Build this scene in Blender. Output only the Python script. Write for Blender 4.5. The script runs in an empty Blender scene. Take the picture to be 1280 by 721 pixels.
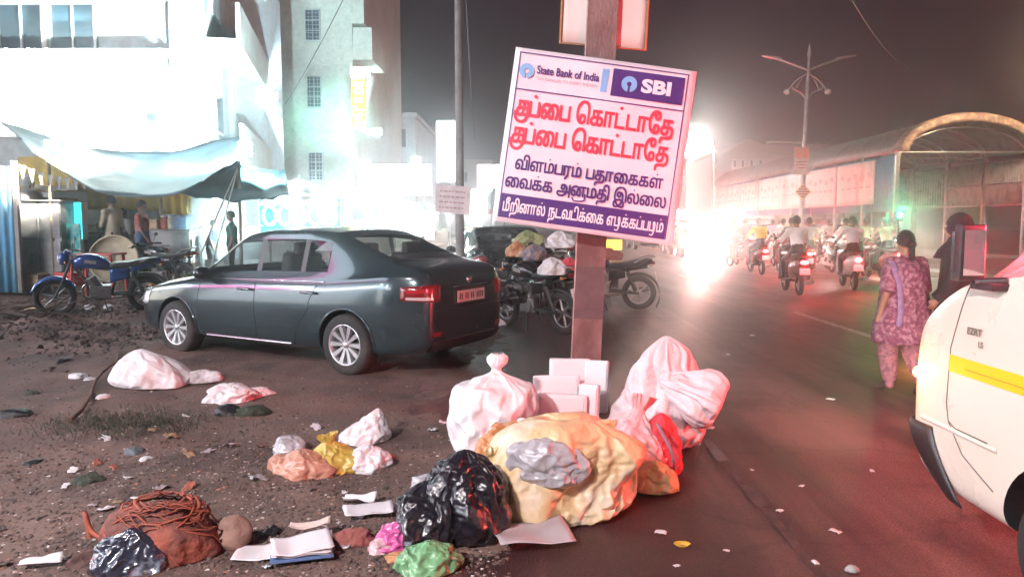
import bpy, bmesh, math, random
from mathutils import Vector, Matrix, noise, Euler
from mathutils.bvhtree import BVHTree
R = math.radians
PI = math.pi
sc = bpy.context.scene
C = sc.collection
rnd = random.Random(11)

# ------------------------------------------------ camera, sky, fill sun, exposure
cam_d = bpy.data.cameras.new('camera')
cam_d.lens = 26; cam_d.sensor_width = 36; cam_d.clip_start = 0.05; cam_d.clip_end = 1500
cam = bpy.data.objects.new('camera', cam_d); C.objects.link(cam)
CAMZ, PITCH, YAW = 1.5, R(5.04), R(0.5)
cam.location = (0, 0, CAMZ)
cam.rotation_euler = (R(90) - PITCH, 0, YAW)
sc.camera = cam
world = bpy.data.worlds.new('World'); sc.world = world; world.use_nodes = True
wn = world.node_tree; bg = wn.nodes['Background']
sky = wn.nodes.new('ShaderNodeTexSky'); sky.sky_type = 'NISHITA'; sky.sun_disc = False
SUN_EL, SUN_AZ = R(38), R(205)           # added fill sun for base light (behind the camera, to its left)
sky.sun_elevation = R(-4); sky.sun_rotation = SUN_AZ
tint = wn.nodes.new('ShaderNodeMix'); tint.data_type = 'RGBA'; tint.blend_type = 'ADD'
tint.inputs[0].default_value = 1.0
tint.inputs[7].default_value = (0.10, 0.04, 0.08, 1)     # town glow on the night sky
wn.links.new(sky.outputs[0], tint.inputs[6]); wn.links.new(tint.outputs[2], bg.inputs[0])
bg.inputs[1].default_value = 0.07
sun_d = bpy.data.lights.new('fill_sun', 'SUN'); sun_d.energy = 0.3; sun_d.angle = R(6)
sun_d.color = (1.0, 0.86, 0.84)
sun = bpy.data.objects.new('fill_sun', sun_d); C.objects.link(sun)
_sd = Vector((-math.sin(R(28)) * math.cos(SUN_EL), -math.cos(R(28)) * math.cos(SUN_EL), math.sin(SUN_EL)))
sun.rotation_euler = _sd.to_track_quat('Z', 'Y').to_euler()
sc.view_settings.view_transform = 'Standard'; sc.view_settings.look = 'None'
sc.view_settings.exposure = 1.35; sc.view_settings.gamma = 1
sc.render.film_transparent = False
sc.cycles.use_denoising = True
sc.cycles.max_bounces = 6; sc.cycles.volume_bounces = 0; sc.cycles.transparent_max_bounces = 12
sc.cycles.diffuse_bounces = 2; sc.cycles.glossy_bounces = 3; sc.cycles.transmission_bounces = 4
sc.cycles.sample_clamp_indirect = 4; sc.cycles.sample_clamp_direct = 0
sc.cycles.volume_step_rate = 4
HAZE = 0.0078

# ------------------------------------------------ helpers
_cr = Matrix.Rotation(YAW, 3, 'Z') @ Matrix.Rotation(R(90) - PITCH, 3, 'X')
def ray(u, v):
    return _cr @ Vector((u - 640, 360.5 - v, -924.4))
def gr(u, v, z=0.0):
    """the spot at height z that the photograph shows at (u, v)"""
    d = ray(u, v); t = (z - CAMZ) / d.z
    return Vector((d.x * t, d.y * t, z))
def at(u, v, Y):
    d = ray(u, v); t = Y / d.y
    return Vector((d.x * t, Y, CAMZ + d.z * t))

MATS = {}
def mat(name, col, rough=.6, metal=0, var=.15, vs=6, bump=0, bs=60, emit=0, ecol=None, coat=0, trans=0, alpha=1,
        col2=None, c2s=3, c2t=.55, stretch=None, sheen=0, sss=0, spec=.5, crumple=0, crs=9):
    if name in MATS: return MATS[name]
    m = bpy.data.materials.new(name); m.use_nodes = True; MATS[name] = m
    nt = m.node_tree; N = nt.nodes; L = nt.links; b = N['Principled BSDF']
    c4 = (*col, 1)
    b.inputs['Roughness'].default_value = rough; b.inputs['Metallic'].default_value = metal
    b.inputs['Coat Weight'].default_value = coat; b.inputs['Coat Roughness'].default_value = .08
    b.inputs['Transmission Weight'].default_value = trans; b.inputs['Alpha'].default_value = alpha
    b.inputs['Sheen Weight'].default_value = sheen; b.inputs['Specular IOR Level'].default_value = spec
    if sss: b.inputs['Subsurface Weight'].default_value = sss; b.inputs['Subsurface Radius'].default_value = (.05, .03, .02)
    tc = N.new('ShaderNodeTexCoord'); mp = N.new('ShaderNodeMapping'); L.new(tc.outputs['Object'], mp.inputs[0])
    if stretch: mp.inputs['Scale'].default_value = stretch
    src = None
    if var or col2:
        nz = N.new('ShaderNodeTexNoise'); nz.inputs['Scale'].default_value = vs; nz.inputs['Detail'].default_value = 5
        L.new(mp.outputs[0], nz.inputs[0])
        rp = N.new('ShaderNodeValToRGB'); L.new(nz.outputs[0], rp.inputs[0])
        rp.color_ramp.elements[0].position = .32; rp.color_ramp.elements[1].position = .7
        rp.color_ramp.elements[0].color = (*[x * (1 - var) for x in col], 1)
        rp.color_ramp.elements[1].color = (*[min(1, x * (1 + var)) for x in col], 1)
        src = rp.outputs[0]
        if col2:
            n2 = N.new('ShaderNodeTexNoise'); n2.inputs['Scale'].default_value = c2s; n2.inputs['Detail'].default_value = 6
            n2.inputs['Roughness'].default_value = .65; L.new(mp.outputs[0], n2.inputs[0])
            r2 = N.new('ShaderNodeValToRGB'); r2.color_ramp.elements[0].position = c2t - .06; r2.color_ramp.elements[1].position = c2t + .08
            L.new(n2.outputs[0], r2.inputs[0])
            mx = N.new('ShaderNodeMix'); mx.data_type = 'RGBA'; L.new(r2.outputs[0], mx.inputs[0]); L.new(src, mx.inputs[6])
            mx.inputs[7].default_value = (*col2, 1); src = mx.outputs[2]
        L.new(src, b.inputs['Base Color'])
        mr = N.new('ShaderNodeMapRange'); L.new(nz.outputs[0], mr.inputs[0])
        mr.inputs[3].default_value = max(0.02, rough - .12); mr.inputs[4].default_value = min(1, rough + .12)
        if rough > .2: L.new(mr.outputs[0], b.inputs['Roughness'])
    else: b.inputs['Base Color'].default_value = c4
    if bump:
        bn = N.new('ShaderNodeTexNoise'); bn.inputs['Scale'].default_value = bs; bn.inputs['Detail'].default_value = 4
        L.new(mp.outputs[0], bn.inputs[0]); bp = N.new('ShaderNodeBump'); bp.inputs['Strength'].default_value = bump
        bp.inputs['Distance'].default_value = .02; L.new(bn.outputs[0], bp.inputs['Height']); L.new(bp.outputs[0], b.inputs['Normal'])
    if crumple:
        wz = N.new('ShaderNodeTexNoise'); wz.inputs['Scale'].default_value = crs * .6; wz.inputs['Detail'].default_value = 2; L.new(mp.outputs[0], wz.inputs[0])
        wm_ = N.new('ShaderNodeVectorMath'); wm_.operation = 'MULTIPLY_ADD'; L.new(wz.outputs['Color'], wm_.inputs[0]); wm_.inputs[1].default_value = (.12, .12, .12); L.new(mp.outputs[0], wm_.inputs[2])
        vz = N.new('ShaderNodeTexVoronoi'); vz.inputs['Scale'].default_value = crs; L.new(wm_.outputs[0], vz.inputs[0])
        v2 = N.new('ShaderNodeTexVoronoi'); v2.inputs['Scale'].default_value = crs * 2.7; L.new(wm_.outputs[0], v2.inputs[0])
        ad = N.new('ShaderNodeMath'); ad.operation = 'MULTIPLY_ADD'; L.new(v2.outputs['Distance'], ad.inputs[0]); ad.inputs[1].default_value = .4; L.new(vz.outputs['Distance'], ad.inputs[2])
        b2 = N.new('ShaderNodeBump'); b2.inputs['Strength'].default_value = crumple; b2.inputs['Distance'].default_value = .03; L.new(ad.outputs[0], b2.inputs['Height'])
        if bump: L.new(bp.outputs[0], b2.inputs['Normal'])
        L.new(b2.outputs[0], b.inputs['Normal'])
    if emit:
        b.inputs['Emission Color'].default_value = (*(ecol or col), 1); b.inputs['Emission Strength'].default_value = emit
        if not ecol and src: L.new(src, b.inputs['Emission Color'])
    return m

def glow(name, col, s):
    return mat(name, col, rough=.4, var=0, emit=s, ecol=col)

class MB:
    def __init__(s): s.v = []; s.f = []; s.sm = []; s.mi = []
    def add(s, vs, fs, smooth=False, m=0, M=None):
        o = len(s.v)
        s.v += [tuple(M @ Vector(p)) if M is not None else tuple(p) for p in vs]
        for f in fs: s.f.append(tuple(i + o for i in f)); s.sm.append(smooth); s.mi.append(m)
        return s
    def box(s, c, d, rot=None, m=0, taper=1.0):
        x, y, z = d[0] / 2, d[1] / 2, d[2] / 2
        M = Matrix.Translation(c)
        if rot is not None: M = M @ Euler(rot).to_matrix().to_4x4()
        t = taper
        vs = [(-x, -y, -z), (x, -y, -z), (x, y, -z), (-x, y, -z), (-x * t, -y * t, z), (x * t, -y * t, z), (x * t, y * t, z), (-x * t, y * t, z)]
        return s.add(vs, [(0, 3, 2, 1), (4, 5, 6, 7), (0, 1, 5, 4), (1, 2, 6, 5), (2, 3, 7, 6), (3, 0, 4, 7)], False, m, M)
    def tube(s, pts, r, seg=8, m=0, smooth=True, flat=1.0, closed=False):
        pts = [Vector(p) for p in pts]; n = len(pts)
        rs = r if isinstance(r, (list, tuple)) else [r] * n
        vs = []; fs = []; prev = None
        for i, p in enumerate(pts):
            if closed: t = pts[(i + 1) % n] - pts[i - 1]
            else: t = pts[min(i + 1, n - 1)] - pts[max(i - 1, 0)]
            t = t.normalized() if t.length > 1e-9 else Vector((0, 0, 1))
            if prev is None:
                a = Vector((0, 0, 1)) if abs(t.z) < .9 else Vector((1, 0, 0))
                x = t.cross(a).normalized()
            else:
                x = prev - t * prev.dot(t)
                x = x.normalized() if x.length > 1e-6 else t.orthogonal().normalized()
            prev = x; y = t.cross(x)
            for k in range(seg):
                a = 2 * PI * k / seg
                vs.append(p + x * math.cos(a) * rs[i] + y * math.sin(a) * rs[i] * flat)
        for i in range(n if closed else n - 1):
            j = (i + 1) % n
            for k in range(seg):
                l = (k + 1) % seg
                fs.append((i * seg + k, i * seg + l, j * seg + l, j * seg + k))
        s.add(vs, fs, smooth, m)
        if not closed:
            s.add(vs[:seg], [tuple(range(seg))[::-1]], False, m); s.add(vs[-seg:], [tuple(range(seg))], False, m)
        return s
    def lathe(s, prof, seg=24, M=None, m=0, smooth=True, a0=0, a1=2 * PI):
        full = abs(a1 - a0 - 2 * PI) < 1e-6; n = seg if full else seg + 1
        vs = []; fs = []
        for r, z in prof:
            for k in range(n):
                a = a0 + (a1 - a0) * k / seg
                vs.append((r * math.cos(a), r * math.sin(a), z))
        for i in range(len(prof) - 1):
            for k in range(seg):
                l = (k + 1) % n
                fs.append((i * n + k, i * n + l, (i + 1) * n + l, (i + 1) * n + k))
        return s.add(vs, fs, smooth, m, M)
    def prism(s, poly, a, b, axis='y', m=0, M=None):
        n = len(poly)
        def P(p, t): return {'y': (p[0], t, p[1]), 'x': (t, p[0], p[1]), 'z': (p[0], p[1], t)}[axis]
        vs = [P(p, a) for p in poly] + [P(p, b) for p in poly]
        fs = [tuple(range(n)), tuple(range(2 * n - 1, n - 1, -1))] + [(i, i + n, (i + 1) % n + n, (i + 1) % n) for i in range(n)]
        return s.add(vs, fs, False, m, M)
    def loft(s, rings, m=0, smooth=True, cap=True):
        n = len(rings[0]); vs = [p for r in rings for p in r]; fs = []
        for i in range(len(rings) - 1):
            for k in range(n):
                l = (k + 1) % n
                fs.append((i * n + k, i * n + l, (i + 1) * n + l, (i + 1) * n + k))
        if cap: fs += [tuple(range(n))[::-1], tuple(range((len(rings) - 1) * n, len(rings) * n))]
        return s.add(vs, fs, smooth, m)
    def grid(s, fn, nu, nv, m=0, smooth=True):
        vs = [fn(i / nu, j / nv) for j in range(nv + 1) for i in range(nu + 1)]
        fs = [(j * (nu + 1) + i, j * (nu + 1) + i + 1, (j + 1) * (nu + 1) + i + 1, (j + 1) * (nu + 1) + i) for j in range(nv) for i in range(nu)]
        return s.add(vs, fs, smooth, m)
    def ball(s, c, r, seg=12, rings=8, m=0, rot=None):
        r = (r, r, r) if not isinstance(r, (tuple, list)) else r
        M = Matrix.Translation(c)
        if rot is not None: M = M @ Euler(rot).to_matrix().to_4x4()
        M = M @ Matrix.Diagonal((*r, 1))
        pr = [(math.sin(PI * i / rings), -math.cos(PI * i / rings)) for i in range(rings + 1)]
        pr[0] = (.001, -1); pr[-1] = (.001, 1)
        return s.lathe(pr, seg, M, m)
    def mesh(s, name):
        me = bpy.data.meshes.new(name); me.from_pydata(s.v, [], s.f)
        me.polygons.foreach_set('use_smooth', s.sm); me.polygons.foreach_set('material_index', s.mi)
        me.update(); return me
    def build(s, name, mats, parent=None, bevel=0, sub=0, solid=0, fix=False, loc=None):
        me = s.mesh(name)
        if fix:
            bm = bmesh.new(); bm.from_mesh(me); bmesh.ops.remove_doubles(bm, verts=bm.verts, dist=1e-5)
            bmesh.ops.recalc_face_normals(bm, faces=bm.faces); bm.to_mesh(me); bm.free()
        for mm in (mats if isinstance(mats, (list, tuple)) else [mats]): me.materials.append(mm)
        o = bpy.data.objects.new(name, me); C.objects.link(o); o.parent = parent
        if loc is not None: o.location = loc
        if solid: md = o.modifiers.new('solidify', 'SOLIDIFY'); md.thickness = solid; md.offset = 0
        if bevel:
            md = o.modifiers.new('bevel', 'BEVEL'); md.width = bevel; md.segments = 2; md.limit_method = 'ANGLE'; md.harden_normals = False
        if sub: md = o.modifiers.new('subsurf', 'SUBSURF'); md.levels = sub; md.render_levels = sub
        return o

def build_loose(mb, name, mats, parent, **k):
    """every separate piece of the mesh becomes an object of its own"""
    par = list(range(len(mb.v)))
    def find(a):
        while par[a] != a: par[a] = par[par[a]]; a = par[a]
        return a
    key = {}
    for i, p in enumerate(mb.v):
        q = tuple(round(c, 5) for c in p)
        if q in key: par[find(i)] = find(key[q])
        else: key[q] = i
    for f in mb.f:
        for a in f[1:]: par[find(a)] = find(f[0])
    grp = {}
    for i, f in enumerate(mb.f): grp.setdefault(find(f[0]), []).append(i)
    out = []
    for fi in grp.values():
        m = MB(); mp = {}
        for i in fi:
            t = []
            for a in mb.f[i]:
                if a not in mp: mp[a] = len(m.v); m.v.append(mb.v[a])
                t.append(mp[a])
            m.f.append(tuple(t)); m.sm.append(mb.sm[i]); m.mi.append(mb.mi[i])
        out.append(m.build(name, mats, parent, **k))
    return out
def tag(o, label=None, cat=None, group=None, kind=None):
    if label: o['label'] = label
    if cat: o['category'] = cat
    if group: o['group'] = group
    if kind: o['kind'] = kind
    return o
def thing(name, label, cat, loc=(0, 0, 0), rz=0, group=None, rot=None, scale=1):
    o = bpy.data.objects.new(name, None); C.objects.link(o); o.location = loc
    o.rotation_euler = rot if rot is not None else (0, 0, rz); o.empty_display_size = .2
    o.scale = (scale, scale, scale)
    return tag(o, label, cat, group)
def dup(o, loc=None, rz=None, label=None, group=None, rot=None, scale=None, swap=None):
    def cp(a, par):
        c = a.copy(); C.objects.link(c); c.parent = par
        if swap and a.type == 'MESH' and any(ms and ms.name in swap for ms in a.data.materials):
            c.data = a.data.copy()
            for i, ms in enumerate(c.data.materials):
                if ms and ms.name in swap: c.data.materials[i] = swap[ms.name]
        for ch in a.children: cp(ch, c)
        return c
    r = cp(o, None)
    if loc is not None: r.location = loc
    if rz is not None: r.rotation_euler = (0, 0, rz)
    if rot is not None: r.rotation_euler = rot
    if scale is not None: r.scale = (scale,) * 3
    if label: r['label'] = label
    if group: r['group'] = group
    return r
def evalmesh(o):
    dg = bpy.context.evaluated_depsgraph_get(); dg.update()
    return bpy.data.meshes.new_from_object(o.evaluated_get(dg))
def apply_mods(o):
    me = evalmesh(o); o.modifiers.clear(); old = o.data; o.data = me; return o
def lamp(name, loc, power, col=(1, 1, 1), r=.08, parent=None, spot=None, aim=None, blend=.6):
    d = bpy.data.lights.new(name, 'SPOT' if spot else 'POINT'); d.energy = power; d.color = col; d.shadow_soft_size = r
    if spot: d.spot_size = R(spot); d.spot_blend = blend
    o = bpy.data.objects.new(name, d); C.objects.link(o); o.location = loc; o.parent = parent
    if aim is not None: o.rotation_euler = (Vector(loc) - Vector(aim)).to_track_quat('Z', 'Y').to_euler()
    return o
def font_mesh(txt, size, bold=0, align='LEFT'):
    c = bpy.data.curves.new('lettering', 'FONT'); c.body = txt; c.size = size; c.offset = bold; c.align_x = align; c.resolution_u = 3
    o = bpy.data.objects.new('lettering', c); C.objects.link(o)
    me = evalmesh(o); C.objects.unlink(o); bpy.data.objects.remove(o); return me
def text(name, txt, size, m, parent, loc, rot=(PI / 2, 0, 0), bold=0, width=None, align='LEFT'):
    me = font_mesh(txt, size, bold, align); me.name = name
    if width:
        xs = [v.co.x for v in me.vertices]; w = max(xs) - min(xs)
        for v in me.vertices: v.co.x *= width / w
    me.materials.clear(); me.materials.append(m)
    o = bpy.data.objects.new(name, me); C.objects.link(o); o.parent = parent; o.location = loc; o.rotation_euler = rot
    return o
def spline(pts, n=6, closed=False):
    P = [Vector(p) for p in pts]; out = []
    m = len(P)
    for i in range(m if closed else m - 1):
        g = (lambda k: P[k % m]) if closed else (lambda k: P[max(0, min(m - 1, k))])
        p0, p1, p2, p3 = g(i - 1), g(i), g(i + 1), g(i + 2)
        for k in range(n):
            t = k / n
            out.append(.5 * ((2 * p1) + (p2 - p0) * t + (2 * p0 - 5 * p1 + 4 * p2 - p3) * t * t + (3 * p1 - p0 - 3 * p2 + p3) * t ** 3))
    if not closed: out.append(P[-1])
    return out
def fbm(p, o=4): return noise.fractal(p, 1.0, 2.0, o)

# Tamil lettering, laid out in visual order
TCH = dict(pa='\u0baa', ma='\u0bae', ta='\u0b9f', aa='\u0bbe', ra='\u0bb0', ka='\u0b95', e='\u0bc6', ee='\u0bc7', ai='\u0bc8', tha='\u0ba4', i='\u0bbf', ii='\u0bc0', va='\u0bb5', lla='\u0bb3', na='\u0ba9', la='\u0bb2', a='\u0b85', I='\u0b87', E='\u0b8e', rra='\u0bb1', nna='\u0ba8')
_sp = {}
def glyph_spans(key, rows=46):
    """horizontal slices of one character of the built-in font, x-height 1: (width, [(y0, y1, x0, x1)])"""
    if key in _sp: return _sp[key]
    c = bpy.data.curves.new('lettering', 'FONT'); c.body = TCH[key]; c.size = 1
    o = bpy.data.objects.new('lettering', c); C.objects.link(o); dg = bpy.context.evaluated_depsgraph_get(); cv = o.evaluated_get(dg).to_curve(dg)
    segs = []
    for sp in cv.splines:
        P = sp.bezier_points; n = len(P); pts = []
        for q in range(n):
            a, b = P[q], P[(q + 1) % n]; p0, p1, p2, p3 = a.co, a.handle_right, b.handle_left, b.co
            for k in range(4):
                t = k / 4; r = p0 * (1 - t) ** 3 + 3 * p1 * t * (1 - t) ** 2 + 3 * p2 * t * t * (1 - t) + p3 * t ** 3; pts.append((r.x / .554, r.y / .554))
        segs += list(zip(pts, pts[1:] + pts[:1]))
    C.objects.unlink(o); bpy.data.objects.remove(o)
    ys = [p[1] for s_ in segs for p in s_]; xs = [p[0] for s_ in segs for p in s_]; y0, y1 = min(ys), max(ys); off = 0 if key in ('i', 'ii') else min(xs)
    out = []; h = (y1 - y0) / rows
    for r in range(rows):
        y = y0 + (r + .5) * h; cr = []
        for (ax, ay), (bx, by) in segs:
            if (ay <= y < by) or (by <= y < ay): cr.append((ax + (bx - ax) * (y - ay) / (by - ay), 1 if by > ay else -1))
        cr.sort(); w = 0
        for x, d in cr:
            if w == 0: st = x
            w += d
            if w == 0: out.append((y - h / 2, y + h / 2, st - off, x - off))
    _sp[key] = (max(xs) - off, out); return _sp[key]
EXTRA = {'ku': ('ka', 1.16, 's .98,1 1.2,.72 1.22,.2 1.05,-.25 .62,-.42 .15,-.32 -.08,.0 -.06,.3'), 'nu': ('na', 0, 's W,.3 W,-.1 K,-.42 .8,-.52 .4,-.42 .25,-.15'), 'tu': ('ta', 1.25, 's .7,0 .95,.12 1.05,.6 .9,1 .72,.85 .85,.25 .85,-.25 .6,-.45 .15,-.38')}
def tamil(words_, x0, x1, base, xh, stroke, mb, y=0, italic=0, bold=.03, gap=.17):
    pen = 0; items = []; lastx = lastw = 0
    for g in words_:
        if g == ' ': pen += .55; continue
        if g == '.': items.append((g, lastx + lastw / 2)); continue
        kk = EXTRA[g][0] if g in EXTRA else g; w = glyph_spans(kk)[0]
        if g in EXTRA and EXTRA[g][1]: w = EXTRA[g][1]
        if g in ('i', 'ii'): pen -= gap
        items.append((g, pen)); lastx, lastw = pen, w; pen += w + gap
    k = (x1 - x0) / (pen - gap); z_ = 0
    def P(px, py): return (x0 + px * k + italic * py * xh, base + py * xh)
    for g, px in items:
        z_ += 1; y_ = y - .00005 * (z_ % 5)
        if g == '.':
            c = P(px, 1.36); rr = stroke * .62; mb.add([(c[0] + rr * math.cos(a * PI / 4), y_ - .0003, c[1] + rr * math.sin(a * PI / 4)) for a in range(8)], [tuple(range(8))]); continue
        kk = EXTRA[g][0] if g in EXTRA else g
        for dz, q in ((-bold, 0), (bold, 1)) if bold else ((0, 0),):
            for a, b, c, d in glyph_spans(kk)[1]:
                p, r = P(px + c - bold * 1.2, a + dz), P(px + d + bold * 1.2, b + dz); mb.add([(p[0], y_ - .0001 * q, p[1]), (r[0], y_ - .0001 * q, p[1]), (r[0], y_ - .0001 * q, r[1]), (p[0], y_ - .0001 * q, r[1])], [(0, 1, 2, 3)])
        if g in EXTRA:
            W = glyph_spans(kk)[0] - .06; st = EXTRA[g][2].replace('W', '%.2f' % W).replace('K', '%.2f' % (W - .15))
            pp = [P(px + a, b) for a, b in [tuple(q)[:2] for q in spline([(*map(float, q.split(',')), 0) for q in st[2:].split()], 6)]]; n = len(pp); V = []
            for i in range(n):
                t = (Vector(pp[min(i + 1, n - 1)]) - Vector(pp[max(0, i - 1)])).normalized(); nn = Vector((-t.y, t.x)) * stroke / 2; q = Vector(pp[i]); V += [(q.x + nn.x, y_ - .0003, q.y + nn.y), (q.x - nn.x, y_ - .0003, q.y - nn.y)]
            mb.add(V, [(2 * i, 2 * i + 1, 2 * i + 3, 2 * i + 2) for i in range(n - 1)])

# shared materials
M_ = dict(
 black=mat('black_plastic', (.02, .02, .022), .45, bump=.1), rubber=mat('tyre_rubber', (.02, .02, .02), .8, bump=.3, col2=(.06, .05, .045)),
 chrome=mat('chrome', (.7, .7, .72), .15, 1, var=.05), steel=mat('dull_steel', (.35, .35, .36), .4, .9, var=.2),
 alloy=mat('alloy_rim', (.62, .62, .64), .3, .7, var=.1, col2=(.3, .27, .25), c2t=.7), darkmetal=mat('dark_metal', (.05, .05, .055), .5, .6),
 carglass=mat('tinted_car_glass', (.02, .03, .035), .04, var=0, alpha=.38), glass=mat('dark_glass', (.012, .016, .018), .05, 0, var=0, coat=1), red=mat('red_lens', (.14, .004, .008), .15, coat=1, var=.1, emit=.02, ecol=(1, .03, .04)),
 white=mat('white_paint', (.75, .74, .72), .45, var=.06), skin=mat('skin', (.22, .11, .07), .55, sss=.1, var=.08), hair=mat('hair', (.012, .01, .009), .5, bump=.6, bs=120),
 rust=mat('rusty_iron', (.16, .07, .045), .75, .3, bump=.5, col2=(.07, .04, .035), c2s=8), concrete=mat('concrete', (.32, .3, .29), .85, bump=.4, col2=(.2, .18, .17), c2s=2),
)
# ------------------------------------------------ ground
dirt_m = mat('trampled_dirt', (.165, .102, .084), .92, var=.25, vs=1.1, bump=.6, bs=34, col2=(.080, .050, .043), c2s=.8, c2t=.54)
def dirt_h(x, y):
    p = Vector((x, y, 0))
    h = .028 * fbm(p * .8, 5) + .016 * fbm(p * 4.0 + Vector((9, 3, 1)), 4)
    r = max(0, noise.noise(p * .9 + Vector((3, 7, 0))) - .05); h += r * .09 * abs(fbm(p * 9, 3))
    far = max(0, min(1, (y - 7.5) / 3)) * max(0, min(1, (-2.6 - x) / 1.5)) * max(0, min(1, (15 - y) / 2))
    h += far * (.08 + .10 * fbm(p * 1.3 + Vector((1, 1, 5)), 5))          # heaped rubble left of the car
    edge = .1 - x + .25 * fbm(p * .7 + Vector((0, 0, 4)), 3)
    h += .008 + min(0, (edge - .6) * .05)
    m = min(x + 16, 1.6 - x, y - .6, 17 - y)
    if m < .6: h -= (.6 - m) * .12
    return h
def dirt_patch():
    x0, x1, y0, y1 = -16, 1.6, .6, 17
    xs = [x0 + (x1 - x0) * (i / 250) ** .75 for i in range(251)]; ys = [y0 + (y1 - y0) * (j / 290) ** 1.35 for j in range(291)]
    vs = [(x, y, dirt_h(x, y)) for y in ys for x in xs]; n = len(xs)
    mb = MB(); mb.add(vs, [(j * n + i, j * n + i + 1, (j + 1) * n + i + 1, (j + 1) * n + i) for j in range(len(ys) - 1) for i in range(n - 1)], True)
    return tag(mb.build('dirt_ground', dirt_m), kind='structure')
dirt_patch()
mb = MB(); mb.add([(-140, -30, -.03), (150, -30, -.03), (150, 200, -.03), (-140, 200, -.03)], [(0, 1, 2, 3)])
tag(mb.build('ground', dirt_m), kind='structure')

asph = mat('worn_lit_asphalt', (.048, .021, .021), .50, var=.22, vs=1.1, bump=.55, bs=240, col2=(.165, .078, .072), c2s=.7, c2t=.5, stretch=(1, .07, 1), spec=.6)  # pale second colour paints lamplight streaks along the worn tracks
nt = asph.node_tree                                    # fine aggregate speckle that does not follow the stretched wear and lamplight streaks
tc = nt.nodes.new('ShaderNodeTexCoord'); g = nt.nodes.new('ShaderNodeTexNoise'); g.inputs['Scale'].default_value = 95; g.inputs['Detail'].default_value = 3
nt.links.new(tc.outputs['Object'], g.inputs[0])
b = nt.nodes['Principled BSDF']; old = b.inputs['Base Color'].links[0].from_socket
rp = nt.nodes.new('ShaderNodeValToRGB'); rp.color_ramp.elements[0].position = .38; rp.color_ramp.elements[1].position = .68
rp.color_ramp.elements[0].color = (.55, .55, .55, 1); rp.color_ramp.elements[1].color = (1.7, 1.7, 1.7, 1)
nt.links.new(g.outputs[0], rp.inputs[0]); mx = nt.nodes.new('ShaderNodeMix'); mx.data_type = 'RGBA'; mx.blend_type = 'MULTIPLY'; mx.inputs[0].default_value = 1
nt.links.new(old, mx.inputs[6]); nt.links.new(rp.outputs[0], mx.inputs[7]); 
wz = nt.nodes.new('ShaderNodeTexNoise'); wz.inputs['Scale'].default_value = 2.2; wz.inputs['Detail'].default_value = 5; nt.links.new(tc.outputs['Object'], wz.inputs[0])
wa = nt.nodes.new('ShaderNodeVectorMath'); wa.operation = 'MULTIPLY_ADD'; nt.links.new(wz.outputs['Color'], wa.inputs[0]); wa.inputs[1].default_value = (.5, .5, .5); nt.links.new(tc.outputs['Object'], wa.inputs[2])
vo = nt.nodes.new('ShaderNodeTexVoronoi'); vo.feature = 'DISTANCE_TO_EDGE'; vo.inputs['Scale'].default_value = .75; nt.links.new(wa.outputs[0], vo.inputs[0])
cr = nt.nodes.new('ShaderNodeValToRGB'); cr.color_ramp.elements[0].position = .002; cr.color_ramp.elements[1].position = .014; cr.color_ramp.elements[0].color = (.68, .66, .66, 1); nt.links.new(vo.outputs[0], cr.inputs[0])
st_ = nt.nodes.new('ShaderNodeTexNoise'); st_.inputs['Scale'].default_value = .8; st_.inputs['Detail'].default_value = 7; st_.inputs['Roughness'].default_value = .7; nt.links.new(tc.outputs['Object'], st_.inputs[0])
sr2 = nt.nodes.new('ShaderNodeValToRGB'); sr2.color_ramp.elements[0].position = .40; sr2.color_ramp.elements[1].position = .52; sr2.color_ramp.elements[0].color = (.62, .6, .6, 1); sr2.color_ramp.elements[1].color = (1.1, 1.1, 1.1, 1); nt.links.new(st_.outputs[0], sr2.inputs[0])
m2_ = nt.nodes.new('ShaderNodeMix'); m2_.data_type = 'RGBA'; m2_.blend_type = 'MULTIPLY'; m2_.inputs[0].default_value = 1; nt.links.new(mx.outputs[2], m2_.inputs[6]); nt.links.new(cr.outputs[0], m2_.inputs[7])
m3_ = nt.nodes.new('ShaderNodeMix'); m3_.data_type = 'RGBA'; m3_.blend_type = 'MULTIPLY'; m3_.inputs[0].default_value = 1; nt.links.new(m2_.outputs[2], m3_.inputs[6]); nt.links.new(sr2.outputs[0], m3_.inputs[7]); nt.links.new(m3_.outputs[2], b.inputs['Base Color'])
mb = MB(); mb.grid(lambda u, v: (-.9 + 12.5 * u, -12 + 200 * v, .0 - .0), 20, 60, smooth=False)
tag(mb.build('road', asph), kind='structure')
paint = mat('worn_road_paint', (.5, .42, .4), .7, var=.2, vs=30, col2=(.09, .07, .07), c2s=16, c2t=.55)
mb = MB(); y = -2.0
while y < 150:
    L_ = rnd.uniform(.06, .5); a, b__ = rnd.uniform(1.255, 1.29), rnd.uniform(1.31, 1.36)
    if rnd.random() < .7: mb.add([(a, y, .003), (b__, y + rnd.uniform(0, .04), .003), (b__ - rnd.uniform(0, .02), y + L_, .003), (a + rnd.uniform(0, .02), y + L_ - rnd.uniform(0, .04), .003)], [(0, 1, 2, 3)])
    y += L_ * rnd.uniform(1.0, 1.25)
tag(mb.build('edge_line', mat('old_edge_line', (.10, .055, .052), .5, var=.3, vs=14, col2=(.055, .026, .026), c2s=9, c2t=.48)), kind='structure')
for k in range(10):
    y = 9.2 + k * 9
    mb = MB(); mb.add([(4.62, y, .004), (4.74, y, .004), (4.74, y + 3.3, .004), (4.62, y + 3.3, .004)], [(0, 1, 2, 3)])
    tag(mb.build('lane_marking', paint), kind='structure')
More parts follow.
